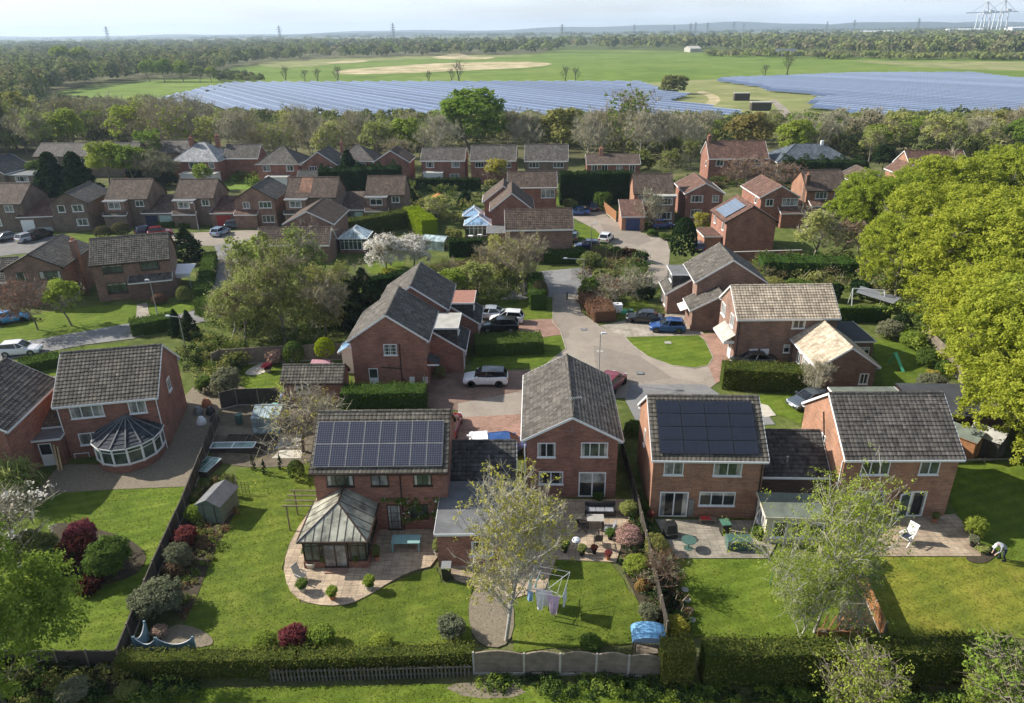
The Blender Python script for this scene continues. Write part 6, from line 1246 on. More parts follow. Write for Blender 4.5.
# ------------------------------------------------------------------ shrubs and hedges
def sb(px, py, rpx, lb, leaf='leaf_green', key='round', hr=1.6, name='shrub', cat='shrub', group=None, by=None):
    """px,py = middle of the shrub's foot; rpx = its radius in the view"""
    g = G(px, py); z = (g-Vector((0, 0, H))).dot(fw); r = rpx*z/F; return shrub(key, g, lb, r, r*hr, leaf, name, cat, group)
for a in (
 (629, 546, 14, 'pinkish cream rounded shrub beside the small patio', 'blossom_pink', 'big', 1.6), (657, 556, 14, 'green dense shrub beside the pinkish cream one', 'leaf_olive', 'big', 1.7), (635, 571, 13, 'bright green clipped mound below the pinkish shrub', 'leaf_fresh', 'big', 1.3), (641, 591, 8, 'orange-leaved shrub along the fence', 'leaf_orange', 'round', 1.5), (649, 589, 8, 'purplish brown shrub beside the orange one', 'leaf_maroon', 'round', 1.4),
 (649, 620, 12, 'olive shrub above the blue-roofed garden seat', 'leaf_greygreen', 'big', 1.7), (677, 633, 13, 'yellow-green rounded shrub beside the hedge block', 'leaf_gold', 'big', 1.4), (590, 648, 13, 'low dark green shrub against the wavy fence', 'leaf_green', 'big', 1.0), (628, 515, 10, 'yellow-green shrub right of the patio doors', 'leaf_willow', 'big', 1.8), (598, 499, 6, 'small shrub at the house corner by the patio doors', 'leaf_green', 'round', 1.2),
 (265, 650, 14, 'green shrub at the left of the lawn hedge', 'leaf_fresh', 'big', 1.3), (295, 645, 15, 'crimson-leaved shrub on the lawn edge', 'blossom_magenta', 'big', 1.7), (323, 643, 13, 'pale-flowering green shrub right of the crimson one', 'leaf_fresh', 'loose', 1.4), (382, 648, 13, 'lime green shrub in the middle of the long hedge', 'leaf_fresh', 'big', 1.3), (452, 636, 15, 'grey thin-leaved shrub near the right end of the lawn', 'leaf_greygreen', 'loose', 1.5), (383, 668, 9, 'green shrub leaning on the picket fence', 'leaf_fresh', 'loose', 1.3),
 (160, 612, 27, 'big grey-olive shrub in the border by the blue screens', 'leaf_greygreen', 'big', 1.4), (181, 566, 14, 'silvery grey-green shrub in the border', 'leaf_greygreen', 'big', 1.8), (186, 545, 14, 'dark red-leaved shrub in the border', 'blossom_magenta', 'big', 1.5), (175, 575, 11, 'red-brown shrub below the silvery one', 'leaf_rust', 'round', 1.4), (197, 520, 12, 'bright green shrub below the garden shed', 'leaf_fresh', 'big', 1.4), (160, 636, 9, 'pink-stemmed shrub in front of the blue screens', 'blossom_pink', 'loose', 1.2), (205, 545, 9, 'brownish low shrub in the border', 'leaf_rust', 'wide', .8),
 (80, 566, 22, 'maroon shrub in the left garden thicket', 'leaf_maroon', 'big', 1.5), (84, 548, 16, 'red-leaved shrub topping the left garden thicket', 'blossom_magenta', 'big', 1.9), (112, 574, 24, 'glossy green shrub at the right of the left garden thicket', 'leaf_green', 'big', 1.8), (62, 574, 19, 'dark green shrub at the left of the garden thicket', 'leaf_green', 'big', 1.5), (36, 560, 24, 'dull green shrub beneath the bottom left tree', 'leaf_olive', 'big', 1.3), (90, 590, 14, 'dark low shrub at the foot of the left garden thicket', 'leaf_maroon', 'wide', 1.0),
 (297, 478, 10, 'clipped dark green bush by the side of the panelled house', 'leaf_green', 'ball', 2.1), (228, 395, 17, 'grey-green round shrub behind the side of the left brick house', 'leaf_greygreen', 'big', 1.8), (206, 392, 10, 'dark shrub beside the grey-green round one', 'leaf_green', 'loose', 1.7), (295, 364, 12, 'dark rounded shrub against the pale fence', 'leaf_green', 'ball', 2.1), (275, 364, 9, 'pink-white flowering shrub against the pale fence', 'blossom_pink', 'loose', 1.8),
 (185, 302, 9, 'clipped green dome beside the corner house', 'leaf_olive', 'ball', 1.9), (160, 304, 8, 'shrub with red flowers by the corner house door', 'leaf_rust', 'round', 1.4), (372, 310, 11, 'maroon-leaved shrub beside the gabled house', 'leaf_maroon', 'round', 1.6), (104, 238, 9, 'grey-brown clipped shrub before the bay window', 'hedge_brown', 'ball', 1.4), (122, 236, 11, 'pale brown clipped shrub before the bay window', 'hedge_brown', 'ball', 1.3), (62, 248, 9, 'dark green shrub in the small upper front lawn', 'leaf_green', 'round', 1.3),
 (440, 378, 7, 'clipped shrub by the garage wing of the gabled house', 'leaf_olive', 'ball', 2.0), (598, 256, 9, 'grey bush at the near side of the upper road', 'leaf_olive', 'round', 1.2), (615, 258, 9, 'green bush left of the purple heather', 'leaf_green', 'round', 1.2), (628, 258, 9, 'purplish bush beside the upper road', 'leaf_maroon', 'round', 1.1), (640, 262, 9, 'dark bush at the bend of the upper road', 'leaf_dark', 'round', 1.2),
 (590, 300, 14, 'dark green bush before the rusty hedge', 'leaf_green', 'round', 1.7), (606, 290, 14, 'dull green bush behind the rusty hedge', 'leaf_olive', 'round', 1.6), (590, 272, 12, 'grey-green bush by the tall lamp', 'leaf_olive', 'loose', 1.6), (645, 300, 10, 'dark bush beside the white dormer house', 'leaf_dark', 'round', 1.5), (630, 285, 13, 'green bush in the island between the roads', 'leaf_green', 'big', 1.3),
 (602, 209, 10, 'bright green bush before the tall dark hedge', 'leaf_green', 'round', 1.7), (570, 208, 8, 'brown low bush on the upper lawn', 'leaf_olive', 'wide', 1.0), (652, 236, 6, 'small green bush on the kerb by the blue car', 'leaf_green', 'round', 1.1), (665, 240, 6, 'small green bush left of the smooth conifer', 'leaf_green', 'round', 1.1), (540, 302, 10, 'grey bush clipped at the junction', 'hedge_brown', 'ball', 2.4),
 (928, 366, 13, 'green shrub on the right garden lawn', 'leaf_green', 'big', 1.4), (912, 348, 13, 'light green shrub in the right garden', 'leaf_fresh', 'big', 1.3), (943, 375, 10, 'clipped green ball in the right garden', 'leaf_green', 'ball', 1.6), (932, 378, 7, 'golden yellow shrub in the right garden', 'leaf_gold', 'round', 1.2), (888, 338, 14, 'pale green shrub beside the right garden fence', 'leaf_greygreen', 'big', 1.4), (930, 392, 16, 'grey-green shrub behind the dark garage roof', 'leaf_greygreen', 'big', 1.2), (900, 330, 10, 'dark shrub at the back of the right garden', 'leaf_dark', 'round', 1.6),
 (973, 536, 12, 'green shrub at the corner of the right patio', 'leaf_fresh', 'big', 2.0), (982, 552, 7, 'yellow-green plant beside the gardener', 'leaf_willow', 'loose', 1.1), (860, 562, 13, 'grey twiggy shrub at the left end of the right patio', 'leaf_greygreen', 'big', 1.5), (830, 300, 12, 'dark shrub behind the tan roof', 'leaf_dark', 'round', 1.4), (860, 300, 12, 'dark green shrub left of the swing frame', 'leaf_dark', 'round', 1.7),
 (800, 294, 16, 'rough green bush in the hedgerow behind the tan roof', 'leaf_green', 'big', 1.0), (770, 290, 14, 'bush at the left of the hedgerow behind the tan roof', 'leaf_olive', 'big', 1.0), (388, 276, 7, 'yellow-green low shrub under the blossom trees', 'leaf_gold', 'wide', 1.0), (455, 240, 9, 'pale bush by the greenhouse near the lime hedge', 'leaf_olive', 'round', 1.3), (478, 232, 8, 'dark garden shrub left of the white conservatories', 'leaf_dark', 'round', 1.4),
 (505, 194, 7, 'white-flowering bush below the golden shrub', 'blossom_white', 'round', 1.4), (405, 216, 9, 'red-leaved bush left of the yellow-green tree', 'leaf_red', 'wide', 1.1), (160, 198, 9, 'dark bush between the upper houses', 'leaf_dark', 'round', 1.6), (130, 196, 9, 'red-leaved bush between the brown roofs', 'leaf_red', 'round', 1.9), (170, 186, 9, 'dark rounded bush behind the upper row', 'leaf_dark', 'round', 1.3),
 (690, 510, 7, 'dark pot-grown shrub by the black-panelled house', 'leaf_green', 'round', 1.6), (648, 512, 9, 'green shrub at the side of the black-panelled house', 'leaf_green', 'big', 1.5), (633, 435, 11, 'ivy-green shrub behind the black-panelled house', 'leaf_green', 'big', 1.5), (756, 538, 8, 'climbing green shrub by the storage box', 'leaf_green', 'loose', 1.8), (22, 660, 16, 'dark shrub below the bottom left tree', 'leaf_dark', 'big', 1.0), (75, 698, 18, 'grey-green arching shrub at the bottom left', 'leaf_greygreen', 'loose', 1.0), (130, 694, 14, 'dull green shrub at the foot of the bottom hedge', 'leaf_olive', 'loose', .8),
): sb(a[0], a[1], a[2], a[3], a[4], a[5], a[6])
sb(682, 262, 15, 'smooth dark egg-shaped conifer beside the upper road', 'leaf_dark', 'ball', 3.1, 'conifer', 'tree')
tr(664, 584, 549, 'barebush', 'bare brown twiggy shrub between the two right lawns', name='bush', cat='bush', leaf='leaf_rust', sx=1.1)
def HD(pp, w_, h, leaf, lb, **k): return hedge([G(*p) for p in pp], w_, h, leaf, lb, **k)
HD([(124, 674), (300, 672), (473, 666)], .95, 1.4, 'hedge_olive', 'long trimmed hedge along the bottom of the panelled house garden', dens=130, size=.1)
HD([(661, 679), (688, 679)], 1.3, 2.6, 'hedge_olive', 'short thick hedge block beside the wavy fence', dens=130, size=.11)
HD([(702, 678), (860, 677), (1004, 675)], 1.4, 2.35, 'hedge_olive', 'long tall hedge along the bottom of the right-hand gardens', dens=110, size=.12, wave=.03)
HD([(722, 385), (808, 390)], 2.3, 2.3, 'hedge_olive', 'big clipped hedge beside the tan-roofed house', dens=80, size=.13)
HD([(345, 406), (426, 405)], 2.2, 1.9, 'hedge_green', 'clipped hedge below the red gabled house', dens=80, size=.13)
HD([(476, 352), (541, 349)], 3.0, 1.6, 'hedge_green', 'clipped flat hedge behind the white car', dens=70, size=.14)
HD([(588, 300), (605, 322)], 2.8, 1.5, 'leaf_rust', 'rust-brown beech hedge at the edge of the drive', dens=70, size=.16, wave=.12)
HD([(535, 288), (538, 310)], 2.0, 2.2, 'hedge_green', 'green hedge along the footpath to the junction', dens=50, size=.18, wave=.05)
HD([(545, 262), (583, 262)], 2.5, 2.0, 'hedge_green', 'green hedge on the far side of the junction', dens=50, size=.18, wave=.05)
HD([(133, 334), (178, 326)], 2.4, 1.6, 'hedge_green', 'curved green hedge beside the lower left road', dens=60, size=.16, wave=.06)
HD([(22, 372), (60, 364)], 2.2, 1.2, 'hedge_green', 'low hedge behind the left brick house', dens=60, size=.16)
HD([(205, 312), (228, 322), (262, 330)], 2.6, 2.0, 'hedge_green', 'green hedge beside the lower road below the thicket', dens=50, size=.18, wave=.08)
HD([(203, 300), (208, 282), (212, 262)], 1.8, 1.7, 'hedge_green', 'hedge along the side road by the white canopy', dens=50, size=.18, wave=.06)
HD([(345, 238), (408, 226)], 2.6, 3.0, 'hedge_olive', 'dark side of the clipped hedge behind the blossom trees', dens=45, size=.2)
HD([(412, 224), (430, 238)], 2.8, 3.2, 'hedge_lime', 'lime yellow clipped hedge right of the blossom trees', dens=60, size=.2)
HD([(370, 292), (408, 284)], 2.0, 1.9, 'hedge_dark', 'dark hedge below the blossom trees', dens=50, size=.18)
HD([(560, 204), (632, 203)], 3.0, 6.2, 'hedge_dark', 'very tall dark conifer hedge below the back row', dens=28, size=.3)
HD([(322, 196), (402, 192)], 5.0, 5.5, 'leaf_dark', 'broad dark conifer hedge above the brown roofs', dens=28, size=.35, wave=.12)
HD([(418, 190), (480, 190)], 2.0, 2.5, 'hedge_dark', 'dark garden hedge below the back row canopies', dens=35, size=.25, wave=.05)
HD([(450, 256), (488, 254)], 2.2, 2.6, 'hedge_dark', 'dark hedge beside the white conservatories', dens=35, size=.22)
HD([(780, 182), (862, 184)], 5.0, 5.0, 'leaf_dark', 'dark conifer hedge below the blue slate roof', dens=28, size=.32, wave=.14)
HD([(760, 274), (850, 276)], 4.0, 2.4, 'hedge_green', 'loose green hedgerow behind the brown gabled house', dens=40, size=.22, wave=.12)
HD([(430, 288), (505, 272)], 4.0, 2.4, 'hedge_brown', 'pale brown loose hedgerow right of the blossom trees', dens=40, size=.22, wave=.12)
HD([(150, 226), (190, 228)], 1.2, 1.0, 'hedge_green', 'low hedge by the upper road lamp', dens=40, size=.2)
HD([(838, 322), (888, 322)], .6, 1.9, 'hedge_green', 'narrow hedge in the garden with the swing frame', dens=50, size=.16)
HD([(130, 183), (172, 181)], 3.0, 3.0, 'hedge_dark', 'dark hedge behind the upper row houses', dens=30, size=.3, wave=.1)
A4 = lambda pp: [G(*p) for p in pp]
thicket('undergrowth', 'dense shrubs and bramble filling the thicket left of centre', A4([(225, 352), (216, 300), (258, 290), (350, 300), (352, 340), (300, 352), (262, 350)]), 95, 2.6, 1.5, ['leaf_olive', 'leaf_green', 'leaf_willow'], .2, 1, twig='twig_grey', tw=900)
thicket('undergrowth', 'mixed low shrubs between the dormered houses and the junction', A4([(440, 300), (446, 276), (520, 268), (532, 276), (528, 300), (490, 304)]), 60, 2.3, 1.5, ['leaf_olive', 'leaf_green', 'leaf_willow'], .22, 2, twig='twig_grey', tw=500)
thicket('undergrowth', 'shrubs between the upper road and the rusty hedge', A4([(585, 300), (582, 262), (600, 250), (640, 258), (655, 285), (640, 304)]), 55, 1.9, 1.3, ['leaf_olive', 'leaf_green', 'leaf_rust'], .2, 3, twig='twig_brown', tw=500)
thicket('undergrowth', 'shrubs at the side of the left brick house and thicket', A4([(182, 366), (196, 338), (240, 348), (248, 372), (222, 392), (200, 380)]), 50, 1.9, 1.1, ['leaf_green', 'leaf_olive', 'leaf_dark'], .18, 4)
thicket('undergrowth', 'shrubs among the upper gardens behind the brown roofs', A4([(225, 186), (240, 168), (320, 170), (326, 186)]), 50, 2.6, 2, ['leaf_olive', 'leaf_green', 'leaf_fresh'], .35, 5)
thicket('undergrowth', 'garden shrubs between the blossom trees and the back row', A4([(408, 222), (412, 184), (560, 184), (560, 196), (480, 200), (470, 228)]), 80, 2.0, 1.6, ['leaf_olive', 'leaf_green', 'leaf_dark'], .3, 6)
thicket('undergrowth', 'rough bank of bramble behind the tan roof', A4([(755, 282), (760, 264), (900, 262), (905, 300), (850, 292)]), 90, 2.0, 1.6, ['leaf_olive', 'leaf_green', 'hedge_brown'], .24, 7, twig='twig_grey', tw=900)
thicket('undergrowth', 'shrubs beneath the big oaks on the right', A4([(890, 330), (880, 270), (1060, 240), (1090, 420), (990, 420), (960, 380)]), 140, 2.4, 1.8, ['leaf_green', 'leaf_olive', 'leaf_fresh'], .26, 8)
thicket('undergrowth', 'garden shrubs around the upper right houses', A4([(640, 192), (700, 182), (800, 186), (880, 190), (900, 215), (820, 200), (740, 186), (690, 190)]), 60, 2.2, 1.8, ['leaf_olive', 'leaf_rust', 'leaf_green'], .32, 9)
thicket('undergrowth', 'rough shrubs along the bottom left ditch', A4([(-40, 712), (-30, 668), (110, 668), (200, 688), (190, 700), (60, 712)]), 70, .8, .7, ['leaf_dark', 'leaf_green', 'leaf_olive'], .12, 10)
thicket('undergrowth', 'low weeds along the foot of the wavy fence', A4([(472, 684), (480, 679), (655, 681), (700, 690), (1000, 690), (1000, 712), (690, 704), (500, 690)]), 160, .45, .5, ['leaf_green', 'leaf_fresh', 'leaf_dark'], .1, 11)
thicket('undergrowth', 'low border planting beside the left garden fence', A4([(192, 492), (228, 476), (236, 512), (203, 580), (188, 620), (165, 590)]), 90, .5, .45, ['leaf_green', 'leaf_rust', 'leaf_olive'], .09, 12)
thicket('undergrowth', 'low border planting between the two right lawns', A4([(632, 512), (645, 520), (664, 560), (690, 630), (664, 632), (645, 600), (625, 560)]), 110, .8, .5, ['leaf_green', 'leaf_rust', 'leaf_dark'], .1, 13, twig='twig_brown', tw=500)
thicket('undergrowth', 'shrubs by the upper left houses', A4([(-30, 226), (-30, 180), (40, 176), (110, 190), (60, 200), (20, 205)]), 50, 2.4, 2.0, ['leaf_olive', 'leaf_green', 'leaf_dark'], .32, 14)
# climbing roses on the panelled house wall
rng = np.random.default_rng(77); HP = Matrix.Translation((-13.7, 40.8, 0)) @ Matrix.Rotation(R(-.4), 4, 'Z'); hp = [o for o in bpy.data.objects if o.get('label', '').startswith('brick house with sixteen')][0]
cc = np.column_stack([rng.uniform(6.0, 8.9, 46), rng.uniform(-.0, .25, 46), rng.uniform(.9, 2.75, 46)]); cc2 = np.column_stack([rng.uniform(4.6, 6.4, 16), rng.uniform(.05, .25, 16), rng.uniform(2.45, 2.8, 16)]); cc = np.concatenate([cc, cc2])
v1 = tufts(rng, cc, .22, 22, .11, np.tile([0, -1., 0], (len(cc), 1))); v2 = tufts(rng, cc[::2], .25, 3, .1, np.tile([0, -1., 0], (len(cc[::2]), 1)))
o = link(bpy.data.objects.new('climbing_rose', qmesh('climbing_rose', [(*v1, 'leaf_green'), (*v2, 'blossom_white')]))); o.matrix_world = HP; tag(o, 'climbing plant with cream flowers on the wall of the panelled house', 'climber')
# ------------------------------------------------------------------ fences
def fence(pp, h, mt, label, step=1.85, posts='wood_grey', curve=0., gravel=True, px=True, th=.05, kind='fence'):
    P = [G(*p) for p in pp] if px else [Vector((*p, 0)) for p in pp]; o = empty('garden_fence', P[0], 0, label, kind); o0 = P[0]
    for a, b in zip(P, P[1:]):
        L = (b-a).length; n = max(1, round(L/step)); d = (b-a)/n; u = d.normalized(); s = Vector((-u.y, u.x, 0))
        for i in range(n):
            A = a+d*i-o0; T = Matrix((u, s, Vector((0, 0, 1)))).transposed().to_4x4(); T.translation = A; w_ = d.length; mb = MB()
            mb.box(-.05, .05, -.05, .05, 0, h+.06, posts, T); mb.build('post', o); mb = MB(); k = max(6, int(h/.14)); hh = h*(1+random.uniform(-.015, .015))
            if gravel: mb.box(.05, w_-.05, -.025, .025, .0, .18, 'concrete', T)
            if curve:
                m = 8
                for j in range(m):
                    x0, x1 = .06+(w_-.12)*j/m, .06+(w_-.12)*(j+1)/m; z0, z1 = [h+curve*math.sin(math.pi*t/m)*1.0 for t in (j, j+1)]
                    for q in range(10):
                        f0, f1 = q/10, (q+.85)/10
                        mb.face([T @ Vector(v) for v in ((x0, -.02-(q % 2)*.015, .2+(z0-.2)*f0), (x1, -.02-(q % 2)*.015, .2+(z1-.2)*f0), (x1, -.03, .2+(z1-.2)*f1), (x0, -.03, .2+(z0-.2)*f1))], mt)
                    mb.face([T @ Vector(v) for v in ((x0, .0, .2), (x1, .0, .2), (x1, .0, z1), (x0, .0, z0))], mt)
                    mb.face([T @ Vector(v) for v in ((x0, -.04, z0), (x1, -.04, z1), (x1, .04, z1), (x0, .04, z0))], mt); mb.face([T @ Vector(v) for v in ((x0, -.04, z0-.05), (x1, -.04, z1-.05), (x1, -.04, z1), (x0, -.04, z0))], mt)
            else:
                mb.box(.05, w_-.05, -.012, .012, .18, hh-.04, mt, T)
                nb = max(6, int(w_/.14))
                for j in range(nb): x = .06+(w_-.12)*j/nb; mb.box(x, x+(w_-.12)/nb*.82, -.028-.006*(j % 2), -.013, .19, hh-.05, mt, T)
                mb.box(.05, w_-.05, -.04, .04, hh-.04, hh, mt, T)
            mb.build('panel', o)
    mb = MB(); q = P[-1]-o0; mb.box(q.x-.05, q.x+.05, q.y-.05, q.y+.05, 0, h+.06, posts); mb.build('post', o); return o
fence([(474, 674), (524, 675), (596, 675.5), (660, 679)], 1.55, 'wood_grey', 'grey timber fence with wavy topped panels at the bottom of the middle garden', 2.0, 'concrete', .2)
fence([(218, 428), (186, 512), (157, 578), (122, 668)], 1.45, 'wood_dark', 'dark timber fence between the left lawn and the long border')
fence([(122, 668), (60, 668), (-40, 668)], 1.3, 'wood_dark', 'low dark timber fence along the bottom of the left garden')
fence([(621, 452), (637, 512), (650, 568), (666, 640)], 1.4, 'wood_dark', 'fence between the gable house garden and the black-panelled house garden')
fence([(848, 560), (882, 640)], 1.3, 'wood_orange', 'brown timber fence behind the weeping tree')
fence([(222, 366), (290, 362), (345, 360)], 1.9, 'wood_grey', 'pale timber fence along the lawn with the pink playhouse')
fence([(214, 370), (222, 366)], 1.9, 'wood_grey', 'short return of pale timber fence at the curve')
fence([(222, 410), (238, 406), (281, 405)], 1.8, 'wood_dark', 'dark fence behind the glass greenhouse')
fence([(926, 345), (942, 362), (962, 384)], 1.8, 'wood_grey', 'weathered fence under the oaks at the right')
fence([(845, 322), (884, 322)], 1.6, 'wood_dark', 'dark fence below the swing frame')
fence([(604, 212), (616, 222)], 1.9, 'wood_orange', 'orange timber fence beside the dark blue garage door')
fence([(425, 384), (427, 404)], 1.6, 'wood_grey', 'short grey fence beside the red gabled house')
fence([(958, 463), (1035, 461)], .35, 'wood_grey', 'low timber edging before the two sheds', gravel=False)
# garden wall
g1, g2 = G(733, 264), G(800, 262); mb = MB(); d = (g2-g1); L = d.length; T = Matrix.Translation(g1) @ Matrix.Rotation(math.atan2(d.y, d.x), 4, 'Z'); mb.box(0, L, -.11, .11, 0, 1.8, 'brick_red', T); mb.box(-.02, L+.02, -.15, .15, 1.8, 1.88, 'concrete', T); o = mb.build('garden_wall'); tag(o, 'red brick garden wall below the blank-gabled house', 'wall')
# picket fence in front of the long hedge
P0, P1 = G(272, 682), G(472, 677); d = P1-P0; n = 52; o = empty('picket_fence', P0, math.atan2(d.y, d.x), 'weathered picket fence in front of the long bottom hedge', 'fence'); L = d.length
for i in range(n):
    mb = MB(); x = L*i/n; t = .02*math.sin(i*1.7); hh = .85+.05*math.sin(i*.9); mb.box(x, x+.09, -.02+t, .01+t, 0, hh, 'wood_aged'); mb.face([(x, t, hh), (x+.09, t, hh), (x+.045, t, hh+.08)], 'wood_aged'); mb.build('picket', o)
for z in (.25, .65):
    mb = MB(); mb.box(0, L, .03, .07, z, z+.07, 'wood_aged'); mb.build('rail', o)
# blue curved screens
def screen(a, b, label):
    A, B = G(*a), G(*b); d = B-A; o = empty('garden_screen', A, math.atan2(d.y, d.x), label, 'screen', None); L = d.length; mb = MB(); m = 10
    for j in range(m):
        x0, x1 = L*j/m, L*(j+1)/m; z0, z1 = [1.4-.5*math.sin(math.pi*t/m)**.8 if 0 < t < m else 1.4 for t in (j, j+1)]
        mb.face([(x0, 0, .05), (x1, 0, .05), (x1, 0, z1), (x0, 0, z0)], 'wood_blue'); mb.face([(x0, .03, .05), (x1, .03, .05), (x1, .03, z1), (x0, .03, z0)], 'wood_blue')
    for k in range(18): x = L*(k+.5)/18; z = 1.4-.5*math.sin(math.pi*(k+.5)/18)**.8; mb.box(x-.012, x+.012, -.02, -.003, .05, z, 'wood_blue')
    mb.build('lattice_panel', o); mb = MB()
    for j in range(m):
        x0, x1 = L*j/m, L*(j+1)/m; z0, z1 = [1.4-.5*math.sin(math.pi*t/m)**.8 if 0 < t < m else 1.4 for t in (j, j+1)]; mb.bar((x0, .015, z0), (x1, .015, z1), .03, 'steel_pale')
    mb.build('top_rail', o)
    for x in (0, L):
        mb = MB(); mb.box(x-.05, x+.05, -.035, .065, 0, 1.45, 'wood_blue'); mb.build('post', o)
screen((149, 640), (138, 656), 'blue painted curved-top screen against the left fence'); screen((139, 656), (160, 657), 'blue painted curved-top screen in the corner of the border'); screen((161, 657), (197, 656), 'blue painted curved-top screen in front of the gravel circle')
# ------------------------------------------------------------------ sheds and glass houses
def gshed(px, py, w_, d_, h, rot, wallm, roofm, label, name='garden_shed', door='F', lean=False):
    g = G(px, py); o = empty(name, (g.x, g.y, 0), R(rot), label, 'shed'); mb = MB(); hr = h*1.28
    mb.box(-w_/2, w_/2, 0, d_, 0, h, wallm)
    for y in (0, d_): mb.face([(-w_/2, y, h), (w_/2, y, h), (0, y, hr)], wallm)
    k = int(h/.15)
    for i in range(k): z = h*i/k; mb.box(-w_/2-.012, w_/2+.012, -.015, 0, z, z+h/k*.88, wallm); mb.box(-w_/2-.016, -w_/2, 0, d_, z, z+h/k*.88, wallm); mb.box(w_/2, w_/2+.016, 0, d_, z, z+h/k*.88, wallm)
    mb.build('wall', o); mb = MB(); e = .15; s = (hr-h)/(w_/2)
    for sg in (-1, 1):
        p = [(sg*(w_/2+e), -e, h-e*s+.03), (sg*(w_/2+e), d_+e, h-e*s+.03), (0, d_+e, hr+.03), (0, -e, hr+.03)]; mb.face(p, roofm); mb.face([(a, b, c-.05) for a, b, c in p], wallm)
        mb.face([p[0], p[3], (p[3][0], p[3][1], p[3][2]-.1), (p[0][0], p[0][1], p[0][2]-.1)], wallm)
    mb.build('roof', o); mb = MB(); mb.box(-.4, .4, -.05, -.02, .05, h*.95, wallm); mb.box(-.45, -.4, -.055, -.02, .05, h, 'wood_dark'); mb.box(.4, .45, -.055, -.02, .05, h, 'wood_dark'); mb.build('door', o); return o
gshed(212, 523, 1.7, 2.3, 1.6, -10, 'wood_green', 'felt_grey', 'pale green garden shed with grey felt roof in the long border')
gshed(976, 457, 2.0, 2.2, 1.8, 38, 'wood_orange', 'felt_green', 'brown garden shed with pale felt roof under the oaks, the left one'); gshed(999, 458, 2.0, 2.2, 1.8, 38, 'wood_dark', 'felt_pale', 'dark garden shed beside the brown one under the oaks')
g = G(283, 404.5); p = empty('garage', (g.x, g.y, 0), R(-.5), 'low brick garage with weathered tiles behind the kitchen garden', 'garage'); b = block(p, 0, 0, 5.9, 3.2, 2.2, 3.4, 'x', 'brick_red', 'tile_weathered', True, fascia='brown_upvc'); window(b, 'F', 1.2, 1.0, 1.2, .8, 2)
g = Vector((33.9, 51.8, 0)); p = empty('garage', (g.x, g.y, 0), R(-3), 'wide low dark felt-roofed building behind the house with the open patio door', 'garage'); b = block(p, 0, 0, 7.2, 5.6, 2.6, 2.8, 'lean', 'brick_dark', 'felt_dark', fascia='black_plastic')
g = G(760, 545); p = empty('summer_house', (g.x, g.y, 0), R(-4), 'timber summer house with green felt roof and cream glazed side by the weeping tree', 'summer house'); b = block(p, .1, 0, 4.0, 2.6, 2.3, 2.5, 'lean', 'cream_wood', 'felt_green', fascia='cream_wood')
for u in (.4, 1.6, 2.8): window(b, 'F', u, .6, 1.0, 1.3, 1, frame='white_upvc', pane='pane_green')
window(b, 'L', .3, .6, 1.8, 1.3, 3, frame='white_upvc', pane='pane_curtain')
def glasshouse(px, py, w_, d_, h, hr, rot, label, frame='steel', name='greenhouse'):
    g = G(px, py); o = empty(name, (g.x, g.y, 0), R(rot), label, 'greenhouse'); mb = MB(); gl = MB(); n = 4
    for x in (-w_/2, w_/2):
        for k in range(n+1): y = d_*k/n; mb.bar((x, y, 0), (x, y, h), .035, frame); mb.bar((x, y, h), (0, y, hr), .03, frame)
        mb.bar((x, 0, h), (x, d_, h), .04, frame); mb.bar((x, 0, .05), (x, d_, .05), .04, frame); gl.face([(x, 0, .05), (x, d_, .05), (x, d_, h), (x, 0, h)], 'roof_glass'); gl.face([(x, 0, h), (x, d_, h), (0, d_, hr), (0, 0, hr)], 'roof_glass')
    mb.bar((0, 0, hr), (0, d_, hr), .05, frame)
    for y in (0, d_): gl.face([(-w_/2, y, .05), (w_/2, y, .05), (w_/2, y, h), (0, y, hr), (-w_/2, y, h)], 'pane_green'); mb.bar((-w_/2, y, h), (w_/2, y, h), .035, frame)
    mb.build('frame', o); gl.build('glazing', o); return o
glasshouse(259, 427, 2.6, 2.4, 1.6, 2.2, -92, 'aluminium greenhouse in the kitchen garden'); glasshouse(448, 249, 3.0, 4.0, 1.5, 2.1, 70, 'small pale greenhouse beside the blossom trees'); 
def coldframe(px, py, w_, d_, rot, label, z=.5, mt='white_upvc', tilt=.12):
    g = G(px, py); o = empty('cold_frame', (g.x, g.y, 0), R(rot), label, 'cold frame'); mb = MB(); mb.box(-w_/2, w_/2, -d_/2, d_/2, 0, z-.02, 'wood_dark'); mb.build('box', o); mb = MB(); mb.box(-w_/2+.05, w_/2-.05, -d_/2+.05, d_/2-.05, z, z+.02, 'glass_green'); mb.build('glazing', o); mb = MB()
    for x in (-w_/2, 0, w_/2): mb.box(x-.04, x+.04, -d_/2, d_/2, z+.01, z+.06, mt)
    for y in (-d_/2, d_/2): mb.box(-w_/2, w_/2, y-.04, y+.04, z+.012, z+.065, mt)
    mb.build('frame', o)
coldframe(234, 450, 3.6, .9, 0, 'long white-framed cold frame in the kitchen garden', .45); coldframe(208, 470, 1.3, 2.0, -14, 'square green-glazed cold frame against the left fence', .5, 'steel')
gl_ = MB()
